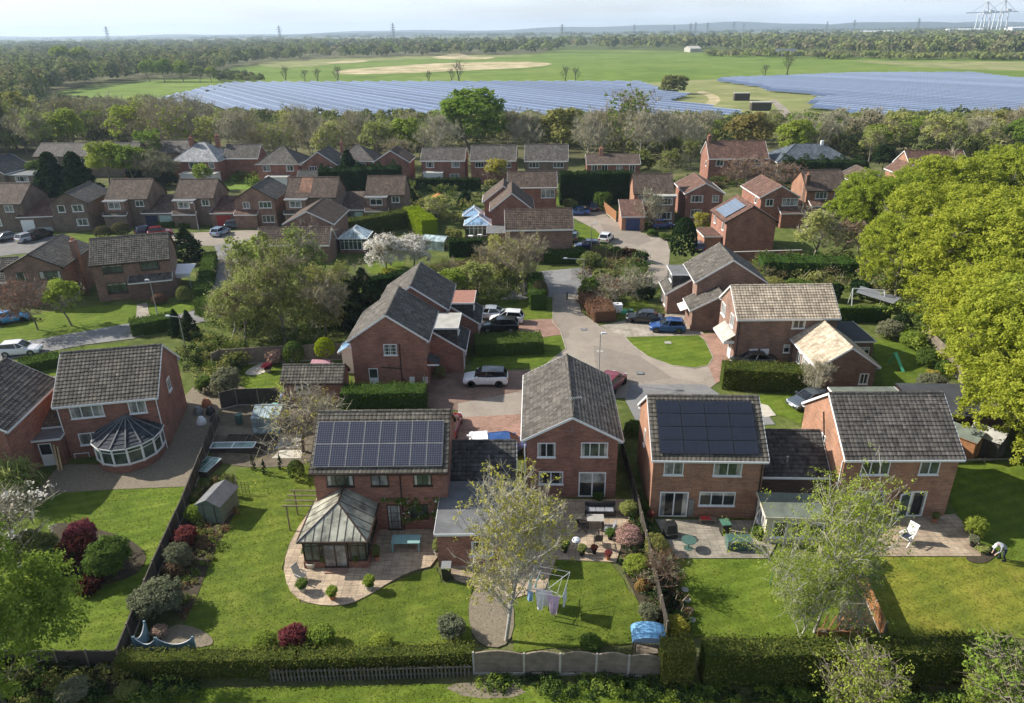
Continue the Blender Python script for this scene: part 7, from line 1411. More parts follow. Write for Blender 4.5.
# polythene tunnel, tarpaulin
g = G(270, 402); mb = MB(); n = 8
for k in range(n):
    a0, a1 = math.pi*k/n, math.pi*(k+1)/n; mb.face([(-1.3, .7*math.cos(a0), .9*math.sin(a0)), (1.3, .7*math.cos(a0), .9*math.sin(a0)), (1.3, .7*math.cos(a1), .9*math.sin(a1)), (-1.3, .7*math.cos(a1), .9*math.sin(a1))], 'paint_pale_blue')
for x in (-1.3, 1.3): mb.face([(x, .7*math.cos(math.pi*k/n), .9*math.sin(math.pi*k/n)) for k in range(n+1)], 'paint_pale_blue')
o = mb.build('plant_tunnel', None, True); o.location = (g.x, g.y, 0); tag(o, 'pale blue polythene tunnel behind the greenhouse', 'tunnel')
# pergola
g = G(303, 531); o = empty('pergola', (g.x, g.y, 0), R(-2), 'small open timber pergola beside the panelled house', 'pergola')
for x in (-.9, .9):
    for y in (0, 1.8): mb = MB(); mb.box(x-.04, x+.04, y-.04, y+.04, 0, 2.1, 'wood_grey'); mb.build('post', o)
for y in (0, .6, 1.2, 1.8): mb = MB(); mb.box(-1.2, 1.2, y-.03, y+.03, 2.1, 2.18, 'wood_grey'); mb.build('beam', o)
# trellis near shed
g = G(232, 494); o = empty('trellis', (g.x, g.y, 0), R(-3), 'low wire trellis beside the pale green shed', 'trellis'); mb = MB()
for k in range(6): mb.bar((k*.28, 0, 0), (k*.28, 0, 1.1), .015, 'wood_dark')
for k in range(5): mb.bar((0, 0, .2+k*.22), (1.4, 0, .2+k*.22), .012, 'wood_dark')
mb.build('lattice', o)
for px, by, lb in ((254, 470, 'leftmost of the three slim dark junipers'), (265, 475, 'middle one of the three slim dark junipers'), (281, 470, 'rightmost of the three slim dark junipers')):
    tr(px, by, by-17, 'slim', lb, name='juniper', sx=1.1, cat='tree')
# cordyline palm
g = G(20, 500); o = empty('palm_tree', (g.x, g.y, 0), 0, 'spiky green palm-like tree before the white door', 'tree'); mb = MB(); mb.bar((0, 0, 0), (0, 0, 2.0), .1, 'bark_grey', 7); mb.build('trunk', o); rng = np.random.default_rng(3); n = 1300; d = unit(rng.normal(size=(n, 3))+np.array([0, 0, .45])); c0 = np.array([0, 0, 2.3])+rng.normal(size=(n, 3))*np.array([.5, .5, .3]); l = rng.uniform(.8, 1.4, (n, 1)); s = unit(np.cross(d, [0, 0, 1.]))*.035
mid = c0+d*l*.6; e = c0+d*l; e[:, 2] -= .3*l[:, 0]; v = np.concatenate([np.stack([c0-s, c0+s, mid+s, mid-s], 1), np.stack([mid-s, mid+s, e+s*.1, e-s*.1], 1)]).reshape(-1, 3); link(bpy.data.objects.new('crown', qmesh('crown', [(v, np.tile(np.repeat(rng.uniform(0, 1, n), 4), 2), 'leaf_willow')])), o)
# topiary ball on stem
g = G(327, 368); o = empty('topiary_tree', (g.x, g.y, 0), 0, 'round yellow-green clipped tree on a stem behind the low garage', 'tree'); mb = MB(); mb.bar((0, 0, 0), (0, 0, 1.6), .08, 'bark_grey', 6); mb.build('trunk', o); q = link(bpy.data.objects.new('crown', SH['ball']), o); q.location = (0, 0, 1.2); q.scale = (1.25, 1.25, 1.15); obmat(q, 'hedge_lime')
# ------------------------------------------------------------------ garden furniture and small things
def at(px, py, name, label, cat, rot=0, z=0): g = G(px, py); return empty(name, (g.x, g.y, z), R(rot), label, cat)
def part(o, name, fn):
    mb = MB(); fn(mb); return mb.build(name, o)
def legs(o, xs, ys, h, mt, r=.04):
    for x in xs:
        for y in ys: part(o, 'leg', lambda mb: mb.box(x-r, x+r, y-r, y+r, 0, h, mt))
o = at(407, 549, 'garden_table', 'pale turquoise rectangular table on the patio beside the conservatory', 'table', -1, .07); part(o, 'tabletop', lambda mb: (mb.box(-.95, .0-.01, -.45, .45, .72, .78, 'teal_paint'), mb.box(.0, .95, -.45, .45, .722, .782, 'teal_paint'))); legs(o, (-.88, .88), (-.38, .38), .72, 'teal_paint', .05)
def pot(px, py, label, r=.22, h=.35, mt='terracotta', leaf='leaf_green', hs=.7, rs=.36):
    o = at(px, py, 'potted_plant', label, 'plant', 0, .07); part(o, 'pot', lambda mb: (mb.cyl((0, 0), r*.7, 0, h, mt, 12, r), mb.cyl((0, 0), r*1.08, h-.06, h, mt, 12))); q = link(bpy.data.objects.new('foliage', SH['loose']), o); q.location = (0, 0, h-.05); q.scale = (rs, rs, hs/1.8); obmat(q, leaf)
for px, py, lb, r_, mt, lf, hs, rs in ((303, 592, 'plant in a pale pot at the far left of the curved patio', .25, 'stone_pale', 'leaf_green', .55, .42), (333, 600, 'leafy plant in a terracotta pot at the patio edge', .22, 'terracotta', 'leaf_fresh', .6, .4), (370, 590, 'plant in a grey pot at the patio edge before the conservatory', .28, 'concrete', 'leaf_fresh', .7, .42), (325, 567, 'plant in a terracotta pot left of the conservatory door', .24, 'terracotta', 'leaf_green', .6, .3), (357, 567, 'plant in a terracotta pot right of the conservatory door', .24, 'terracotta', 'leaf_green', .6, .25), (377, 561, 'tall plant in a pot at the conservatory corner', .2, 'terracotta', 'leaf_olive', .9, .3), (308, 560, 'dark green plant in a pot left of the conservatory', .22, 'terracotta', 'leaf_green', .8, .35),
    (565, 553, 'plant in a black pot on the small patio', .2, 'black_plastic', 'leaf_green', .6, .35), (582, 556, 'plant in a dark pot beside the steel barbecue', .2, 'black_plastic', 'leaf_olive', .5, .35), (608, 560, 'pot with pink flowers on the small patio', .18, 'terracotta', 'blossom_magenta', .35, .3), (594, 554, 'low dark pot on the small patio', .18, 'black_plastic', 'leaf_maroon', .3, .28), (610, 540, 'fern-like plant beside the dark garden chairs', .2, 'black_plastic', 'leaf_green', .5, .4),
    (438, 556, 'white-flowering plant in a tub beside the extension', .24, 'stone_pale', 'leaf_willow', 1.0, .35), (972, 547, 'trailing plant in a dark pot by the green shrub', .22, 'black_plastic', 'leaf_greygreen', .5, .35), (934, 523, 'plant in a terracotta pot by the open patio door', .2, 'terracotta', 'leaf_olive', .5, .3), (650, 522, 'potted plant at the corner of the black-panelled house', .22, 'terracotta', 'blossom_magenta', .5, .35), (268, 372, 'tub of bright red flowers on the pale paving', .4, 'stone_pale', 'plastic_red' if False else 'leaf_red', .6, .6), (290, 362, 'leafy potted plant by the pale fence', .3, 'stone_pale', 'leaf_fresh', .7, .5), (234, 497, 'dark planter beside the pale green shed', .22, 'black_plastic', 'leaf_maroon', .7, .25)):
    pot(px, py, lb, r_, .38, mt, lf, hs, rs)
# stone ring planter and loungers on curved patio
o = at(312, 567, 'stone_planter', 'round stone planter on the curved patio', 'planter', 0, .07); part(o, 'bowl', lambda mb: mb.cyl((0, 0), .3, 0, .42, 'stone_pale', 16, .42)); part(o, 'soil_top', lambda mb: mb.cyl((0, 0), .34, .4, .43, 'soil', 16))
def chair(px, py, label, mt, rot, dark=None, z=.07, name='garden_chair'):
    o = at(px, py, name, label, 'chair', rot, z); dk = dark or mt
    part(o, 'seat', lambda mb: [mb.box(-.25, .25, -.26+k*.11, -.17+k*.11, .42, .45, mt) for k in range(5)]); T = Matrix.Translation((0, .26, .43)) @ Matrix.Rotation(R(-20), 4, 'X')
    part(o, 'backrest', lambda mb: [mb.box(-.25+k*.105, -.17+k*.105, -.015, .015, 0, .75, mt, T) for k in range(5)]+[mb.box(-.27, .27, -.02, .02, .68, .76, mt, T)])
    for x in (-.27, .27):
        part(o, 'armrest', lambda mb: mb.box(x-.03, x+.03, -.3, .3, .63, .66, mt))
        part(o, 'leg', lambda mb: mb.bar((x, -.3, 0), (x, .2, .64), .025, mt)); part(o, 'leg', lambda mb: mb.bar((x, .36, 0), (x, -.26, .64), .025, mt))
    return o
chair(302, 582, 'reclining grey garden chair on the left of the curved patio', 'concrete', 60)
o = chair(905, 544, 'white folding deck chair with dark cushion on the right patio', 'white_upvc', -60); part(o, 'cushion', lambda mb: mb.box(-.2, .2, -.25, .22, .455, .52, 'cloth_navy')); o.scale = (1.25, 1.25, 1.25)
for px, py, r_, lb in ((583, 531, 80, 'dark garden chair left of the patio table'), (608, 535, -100, 'grey draped garden chair right of the patio table'), (598, 545, 180, 'dark garden chair at the near side of the patio table')):
    chair(px, py, lb, 'canvas_grey' if 'grey' in lb else 'black_plastic', r_)
o = at(595, 527, 'garden_table', 'grey topped patio table before the patio doors of the gable house', 'table', -2, .07); part(o, 'tabletop', lambda mb: mb.box(-.6, .6, -.4, .4, .7, .74, 'concrete')); legs(o, (-.52, .52), (-.32, .32), .7, 'black_plastic')
o = at(600, 515, 'garden_sofa', 'dark garden sofa against the gable house wall', 'sofa', -2, .07); part(o, 'seat', lambda mb: mb.box(-1.1, 1.1, -.35, .35, .1, .42, 'black_plastic')); part(o, 'backrest', lambda mb: mb.box(-1.1, 1.1, .25, .4, .42, .85, 'black_plastic')); part(o, 'armrest', lambda mb: mb.box(-1.1, -.95, -.35, .25, .42, .62, 'black_plastic')); part(o, 'armrest', lambda mb: mb.box(.95, 1.1, -.35, .25, .42, .62, 'black_plastic'))
for k in range(3): part(o, 'cushion', lambda mb: mb.box(-.93+k*.63, -.34+k*.63, -.32, .22, .42, .5, 'canvas_grey'))
o = at(576, 549, 'barbecue', 'round silver lidded barbecue on the small patio', 'barbecue', 0, .07); part(o, 'bowl', lambda mb: (mb.cyl((0, 0), .2, .5, .65, 'black_plastic', 14, .3), )); part(o, 'lid', lambda mb: (mb.cyl((0, 0), .3, .65, .78, 'steel_pale', 14, .24), mb.cyl((0, 0), .24, .78, .86, 'steel_pale', 14, .08)))
for a in (0, 2.1, 4.2): part(o, 'leg', lambda mb: mb.bar((.28*math.cos(a), .28*math.sin(a), 0), (.15*math.cos(a), .15*math.sin(a), .55), .02, 'steel'))
o = at(447, 578, 'wheelie_bin', 'black bin with pale lid beside the flat-roofed extension', 'bin', 0, .06); part(o, 'body', lambda mb: mb.prism([(-.26, -.3), (.26, -.3), (.26, .3), (-.26, .3)], 0, .95, 'black_plastic', None, 1.12)); part(o, 'lid', lambda mb: mb.box(-.31, .31, -.36, .36, .95, 1.02, 'steel'))
o = at(738, 548, 'storage_box', 'dark green plastic storage box with pale green lid on the right patio', 'box', -3, .06); part(o, 'body', lambda mb: mb.box(-.8, .8, -.4, .4, 0, .62, 'plastic_teal')); part(o, 'lid', lambda mb: mb.prism([(-.86, -.45), (.86, -.45), (.86, .45), (-.86, .45)], .62, .78, 'plastic_teal', None, .92)); [part(o, 'panel_rib', lambda mb: mb.box(-.7+k*.35, -.64+k*.35, -.43, -.4, .05, .58, 'plastic_teal')) for k in range(5)]
o = at(688, 549, 'garden_table', 'small round green table on the black-panelled house patio', 'table', 0, .06); part(o, 'tabletop', lambda mb: mb.cyl((0, 0), .5, .68, .72, 'plastic_teal', 20)); part(o, 'pedestal', lambda mb: (mb.cyl((0, 0), .04, 0, .68, 'plastic_teal', 8), mb.cyl((0, 0), .3, 0, .04, 'plastic_teal', 12)))
o = at(670, 536, 'covered_barbecue', 'black covered barbecue by the fence on the black-panelled house patio', 'barbecue', 10, .06); part(o, 'cover', lambda mb: mb.prism([(-.45, -.35), (-.3, -.45), (.3, -.45), (.45, -.35), (.45, .3), (.3, .4), (-.3, .4), (-.45, .3)], 0, 1.05, 'black_plastic', None, .75)); part(o, 'strap', lambda mb: mb.box(-.44, .44, -.42, -.4, .35, .4, 'grey_plastic'))
o = at(707, 524, 'garden_bench', 'low bench with red cushion below the kitchen window', 'bench', -3, .06); part(o, 'seat', lambda mb: mb.box(-.6, .6, -.2, .2, .38, .43, 'wood_grey')); part(o, 'cushion', lambda mb: mb.box(-.5, .2, -.18, .18, .43, .5, 'plastic_red')); legs(o, (-.52, .52), (-.15, .15), .38, 'wood_grey')
o = at(724, 534, 'wheelie_bin', 'dark green bin left of the storage box', 'bin', 5, .06); part(o, 'body', lambda mb: mb.prism([(-.26, -.3), (.26, -.3), (.26, .3), (-.26, .3)], 0, .9, 'black_plastic', None, 1.12)); part(o, 'lid', lambda mb: mb.box(-.31, .31, -.36, .36, .9, .97, 'plastic_green'))
for i, (px, py) in enumerate(((685, 590), (687, 600), (690, 610), (692, 620))):
    g = G(px, py); mb = MB(); mb.cyl((0, 0), .22, .02, .05, 'concrete', 14); o = mb.build('stepping_stone'); o.location = (g.x, g.y, 0); tag(o, 'round pale stepping stone at the edge of the right lawn', 'stepping stone', 'stepping stones beside the right lawn')
# leaning planks and bench by left house
for k, (dx, ln) in enumerate(((0, 1.9), (.25, 1.75))):
    g = G(64, 466); mb = MB(); mb.bar((g.x+dx, g.y-.7, 0), (g.x+dx-.45, g.y+.2, ln), .09, 'wood_tan', 4); o = mb.build('timber_plank'); tag(o, ('longer' if k == 0 else 'shorter')+' tan timber board leaning on the wall beside the white door', 'plank')
o = at(83, 457, 'garden_bench', 'low white metal bench against the left brick house', 'bench', 11); part(o, 'seat', lambda mb: mb.box(-.6, .6, -.15, .15, .4, .44, 'white_upvc')); legs(o, (-.55, .55), (-.12, .12), .4, 'white_upvc', .02)
# clutter of pots and sacks by the house side
rc = random.Random(3)
for i, (px, py, mt, lb) in enumerate(((202, 424, 'canvas_white', 'white sack among the clutter beside the left house'), (211, 414, 'black_plastic', 'black sack among the clutter beside the left house'), (199, 414, 'grey_plastic', 'grey sack among the clutter beside the left house'), (207, 406, 'terracotta', 'brown tub among the clutter beside the left house'), (215, 422, 'wood_dark', 'dark crate among the clutter beside the left house'))):
    g = G(px, py); mb = MB(); pr = [(.42*math.cos(a*.785)*(1+.2*rc.random()), .38*math.sin(a*.785)*(1+.2*rc.random())) for a in range(8)]; mb.prism(pr, 0, .35, mt, None, .95); mb.prism([(x*.95, y*.95) for x, y in pr], .35, .75, mt, None, .45); o = mb.build('sack' if 'sack' in lb else ('tub' if 'tub' in lb else 'crate')); o.location = (g.x, g.y, 0); tag(o, lb, o.name.split('.')[0])
# rotary dryer with washing
def dryer(px, py, label, clothes=True, h=1.9, closed=False):
    o = at(px, py, 'rotary_dryer', label, 'clothes dryer'); part(o, 'pole', lambda mb: mb.bar((0, 0, 0), (0, 0, h), .03, 'steel', 8)); e = []
    for k in range(4):
        a = .5+k*1.5708; t = Vector((math.cos(a)*1.55, math.sin(a)*1.55, h+.05)); e.append(t); part(o, 'arm', lambda mb: mb.bar((0, 0, h-.55), t, .02, 'steel'))
    part(o, 'line', lambda mb: [mb.bar(e[k]*f+Vector((0, 0, (h-.25)*(1-f))), e[(k+1) % 4]*f+Vector((0, 0, (h-.25)*(1-f))), .008, 'steel_pale') for k in range(4) for f in (.65, 1)])
    return o, e
o, e = dryer(548, 606, 'rotary clothes dryer hung with washing on the middle lawn')
base = G(548, 606)
def cloth(k, f, t0, t1, drop, mt, label, wav=.05, h=1.9, taper=1.):
    A = e[k]*f+Vector((0, 0, (h-.25)*(1-f))); B = e[(k+1) % 4]*f+Vector((0, 0, (h-.25)*(1-f))); p0 = A.lerp(B, t0); p1 = A.lerp(B, t1); d = p1-p0; s = Vector((-d.y, d.x, 0)).normalized(); mb = MB(); nx, nz = 7, 6; g_ = []
    for j in range(nz+1):
        for i in range(nx+1):
            u = i/nx; v = j/nz; c = .5+(u-.5)*(1-(1-taper)*v); g_.append(p0+d*c+s*(wav*math.sin(u*9+v*2)*v)+Vector((0, 0, -drop*v*(1-.15*abs(u-.5)))))
    for j in range(nz):
        for i in range(nx): a = j*(nx+1)+i; mb.face([g_[a], g_[a+1], g_[a+nx+2], g_[a+nx+1]], mt)
    q = mb.build('washing', None, True); q.location = base; tag(q, label, 'washing')
cloth(2, 1, .04, .2, .8, 'cloth_blue', 'small blue towel hanging on the rotary dryer'); cloth(2, 1, .26, .52, 1.35, 'cloth_white', 'white garment in the middle of the near side of the rotary dryer', taper=.6); cloth(2, 1, .58, .94, 1.5, 'cloth_pink', 'pale pink garment at the right of the rotary dryer', taper=.5); cloth(2, .66, .1, .8, 1.25, 'cloth_white', 'long white sheet on the inner line of the rotary dryer', taper=.8); cloth(3, 1, .1, .6, 1.3, 'cloth_white', 'white garment at the far right of the rotary dryer', taper=.6); cloth(1, 1, .3, .75, 1.2, 'cloth_white', 'white shirt at the left of the rotary dryer', taper=.7); cloth(1, .66, .2, .8, .35, 'cloth_teal', 'teal cloth at the top of the rotary dryer')
o, e2 = dryer(957, 416, 'white closed rotary dryer behind the plain grey roof', h=2.6); 
# blue roofed seat
o = at(647, 655, 'garden_arbour', 'small garden seat with curved bright blue roof by the wavy fence', 'arbour', -4)
for x in (-.75, .75):
    for y in (-.4, .4): part(o, 'post', lambda mb: mb.box(x-.05, x+.05, y-.05, y+.05, 0, 1.5, 'wood_grey'))
part(o, 'roof', lambda mb: [mb.face([(-.95*math.cos(a), -.6, 1.5+.4*math.sin(a)), (-.95*math.cos(b_), -.6, 1.5+.4*math.sin(b_)), (-.95*math.cos(b_), .6, 1.5+.4*math.sin(b_)), (-.95*math.cos(a), .6, 1.5+.4*math.sin(a))], 'blue_roof') for a, b_ in [(math.pi*k/8, math.pi*(k+1)/8) for k in range(8)]])
part(o, 'gable', lambda mb: [mb.face([(-.95*math.cos(math.pi*k/8), y, 1.5+.4*math.sin(math.pi*k/8)) for k in range(9)], 'paint_pale_blue') for y in (-.58, .58)]); part(o, 'seat', lambda mb: mb.box(-.7, .7, -.3, .35, .4, .46, 'wood_grey')); part(o, 'side_panel', lambda mb: [mb.box(-.75+k*.16, -.69+k*.16, .38, .42, .1, 1.4, 'white_upvc') for k in range(10)])
# play tent / playhouse with white cloth and pink roof
o = at(323, 372, 'playhouse', 'small white cloth playhouse with pink roof on the lawn', 'playhouse', -8); part(o, 'wall', lambda mb: mb.box(-1.0, 1.0, -.6, .6, 0, .95, 'canvas_white')); part(o, 'roof', lambda mb: (mb.face([(-1.1, -.7, .96), (1.1, -.7, .96), (1.0, 0, 1.4), (-1.0, 0, 1.4)], 'canvas_pink'), mb.face([(-1.1, .7, .96), (1.1, .7, .96), (1.0, 0, 1.4), (-1.0, 0, 1.4)], 'canvas_pink'))); part(o, 'door_flap', lambda mb: mb.box(-1.75, -1.05, -.62, -.58, 0, .8, 'canvas_white'))
# swing frame with canopy
o = at(872, 309, 'swing_frame', 'metal frame with sagging grey canopy at the right of the tan roof', 'swing frame', -14)
for x in (-2.6, 1.0):
    part(o, 'leg', lambda mb: mb.bar((x, -1.2, 0), (x, 0, 2.5), .06, 'steel_pale')); part(o, 'leg', lambda mb: mb.bar((x, 1.2, 0), (x, 0, 2.5), .06, 'steel_pale'))
part(o, 'top_bar', lambda mb: mb.bar((-2.6, 0, 2.5), (1.0, 0, 2.5), .06, 'steel_pale')); part(o, 'canopy', lambda mb: mb.face([(-2.4, -1.0, 2.35), (1.6, -2.2, 1.6), (3.2, .6, 1.5), (-1.5, 1.2, 2.5)], 'canvas_grey'))
# white awning, orange parasol, slide, statues, children's things
o = at(183, 285, 'awning', 'white fabric canopy beside the corner house', 'canopy', 4)
for x in (-1.6, 1.6):
    for y in (-1.4, 1.4): part(o, 'post', lambda mb: mb.bar((x, y, 0), (x, y, 2.2), .04, 'steel_pale'))
part(o, 'canopy', lambda mb: (mb.face([(-1.9, -1.6, 2.15), (1.9, -1.6, 2.15), (1.8, 1.6, 2.6), (-1.8, 1.6, 2.6)], 'canvas_white'), mb.face([(-1.9, -1.6, 2.15), (1.9, -1.6, 2.15), (1.9, -1.6, 1.8), (.4, -1.6, 1.5), (-1.9, -1.6, 1.9)], 'canvas_white')))
o = at(439, 208, 'parasol', 'orange parasol in the garden below the back row', 'parasol'); part(o, 'pole', lambda mb: mb.bar((0, 0, 0), (0, 0, 2.5), .04, 'wood_tan')); part(o, 'canopy', lambda mb: mb.cyl((0, 0), 1.5, 2.3, 2.9, 'canvas_orange', 8, .05))
o = at(897, 369, 'play_slide', 'small turquoise slide on the right garden lawn', 'slide', 10); part(o, 'chute', lambda mb: mb.face([(-.15, -.9, .1), (.2, -.9, .1), (.2, .7, 1.5), (-.15, .7, 1.5)], 'plastic_lime')); part(o, 'ladder', lambda mb: (mb.bar((-.15, 1.2, 0), (-.15, .7, 1.6), .04, 'plastic_lime'), mb.bar((.2, 1.2, 0), (.2, .7, 1.6), .04, 'plastic_lime')))
o = at(770, 585, 'garden_pole', 'thin green post at the left of the weeping tree', 'post'); part(o, 'shaft', lambda mb: mb.bar((0, 0, 0), (.1, 0, 1.6), .03, 'plastic_green', 6))
for px, py, lb in ((617, 312, 'white rigid water tank beside the rusty hedge'), (574, 198, 'pale stone garden figure on the upper lawn'), (525, 203, 'pale stone bird bath in the garden above the conservatories')):
    o = at(px, py, 'water_tank' if 'tank' in lb else 'garden_statue', lb, 'tank' if 'tank' in lb else 'statue')
    if 'tank' in lb: part(o, 'body', lambda mb: mb.box(-.6, .6, -.5, .5, .1, 1.1, 'canvas_white')); part(o, 'cap', lambda mb: mb.cyl((0, 0), .12, 1.1, 1.18, 'grey_plastic', 10))
    else: part(o, 'plinth', lambda mb: mb.box(-.35, .35, -.35, .35, 0, .5, 'stone_pale')); part(o, 'figure', lambda mb: (mb.cyl((0, 0), .22, .5, 1.4, 'stone_pale', 10, .3), mb.cyl((0, 0), .5, 1.4, 1.6, 'stone_pale', 12, .55)))
o = at(627, 313, 'green_toy_heap', 'bright green plastic toys on the grass by the black car', 'toys'); o.name = 'toy_heap'; part(o, 'toy', lambda mb: (mb.box(-.7, .0, -.3, .3, 0, .4, 'plastic_lime'), mb.box(.1, .7, -.4, .2, 0, .5, 'plastic_green')))
o = at(485, 256, 'garden_table', 'white garden table behind the brown roofed block', 'table'); part(o, 'tabletop', lambda mb: mb.cyl((0, 0), .6, .7, .76, 'white_upvc', 14)); legs(o, (-.3, .3), (-.3, .3), .7, 'white_upvc')
for px, py, lb in ((471, 247, 'tall white garden post cupboard beside the dark hedge'), (480, 246, 'second tall white cupboard beside the dark hedge')):
    o = at(px, py, 'tool_cupboard', lb, 'cupboard'); part(o, 'body', lambda mb: mb.box(-.35, .35, -.3, .3, 0, 1.9, 'canvas_white')); part(o, 'door', lambda mb: mb.box(-.3, .3, -.33, -.3, .1, 1.8, 'white_upvc'))
# wire compost heap
o = at(845, 632, 'compost_bay', 'slatted timber compost bay in the corner behind the weeping tree', 'compost bay', -8)
for k in range(5): part(o, 'slat', lambda mb: mb.bar((-1.6+k*.35, -.5, .1), (-.9+k*.45, .5, .7), .05, 'wood_orange'))
part(o, 'side_panel', lambda mb: mb.box(-1.7, 1.2, -.6, -.5, 0, .6, 'wood_orange'))
o = at(20, 420, 'x', 'x', 'x') if False else None
for px, py, mt, lb in ((276, 414, 'cloth_teal', 'pale blue water butt right of the greenhouse'), (285, 418, 'steel', 'grey dustbin in the kitchen garden'), (240, 424, 'plastic_teal', 'green water butt left of the greenhouse')):
    o = at(px, py, 'water_butt', lb, 'water butt'); part(o, 'barrel', lambda mb: mb.cyl((0, 0), .3, 0, .95, mt, 12, .33)); part(o, 'lid', lambda mb: mb.cyl((0, 0), .35, .95, 1.02, mt, 12, .3))
# ------------------------------------------------------------------ street lamps
def lamp(px, py, h, label, arm=.6, rot=0):
    o = at(px, py, 'street_lamp', label, 'street lamp', rot); part(o, 'pole', lambda mb: (mb.bar((0, 0, 0), (0, 0, h), .06, 'steel', 8, .04), mb.bar((0, 0, 0), (0, 0, 1.2), .09, 'steel', 8))); part(o, 'arm', lambda mb: mb.bar((0, 0, h-.05), (arm, 0, h+.05), .035, 'steel', 6)); part(o, 'lantern', lambda mb: mb.prism([(arm-.1, -.12), (arm+.45, -.1), (arm+.45, .1), (arm-.1, .12)], h-.02, h+.12, 'steel_pale', None, .8))
lamp(598.5, 382, 5.2, 'tall slim lamp post behind the gable-fronted house', .15, 0); lamp(583, 296, 5.0, 'lamp post with long arm at the junction', -2.6, -10); lamp(591, 253, 4.6, 'lamp post beside the blue parked car on the upper road', .3, 0); lamp(158, 317, 4.8, 'lamp post on the lawn of the corner house', -.5, 0); lamp(199, 231, 5.0, 'lamp post in front of the pale green garage door', -.5, 10); lamp(188, 360, 5.0, 'lamp with a long arm reaching over the curved hedge', -1.4, -8); lamp(105, 262, 5.0, 'thin lamp post left of the small upper lawn', .4) if False else None
for px, py, lb in ((567, 300, 'left black bollard at the footpath end'), (582, 298, 'right black bollard at the footpath end')):
    o = at(px, py, 'bollard', lb, 'bollard'); part(o, 'post', lambda mb: mb.cyl((0, 0), .12, 0, .95, 'black_plastic', 10, .1)); part(o, 'cap', lambda mb: mb.cyl((0, 0), .15, .95, 1.05, 'black_plastic', 10, .05))
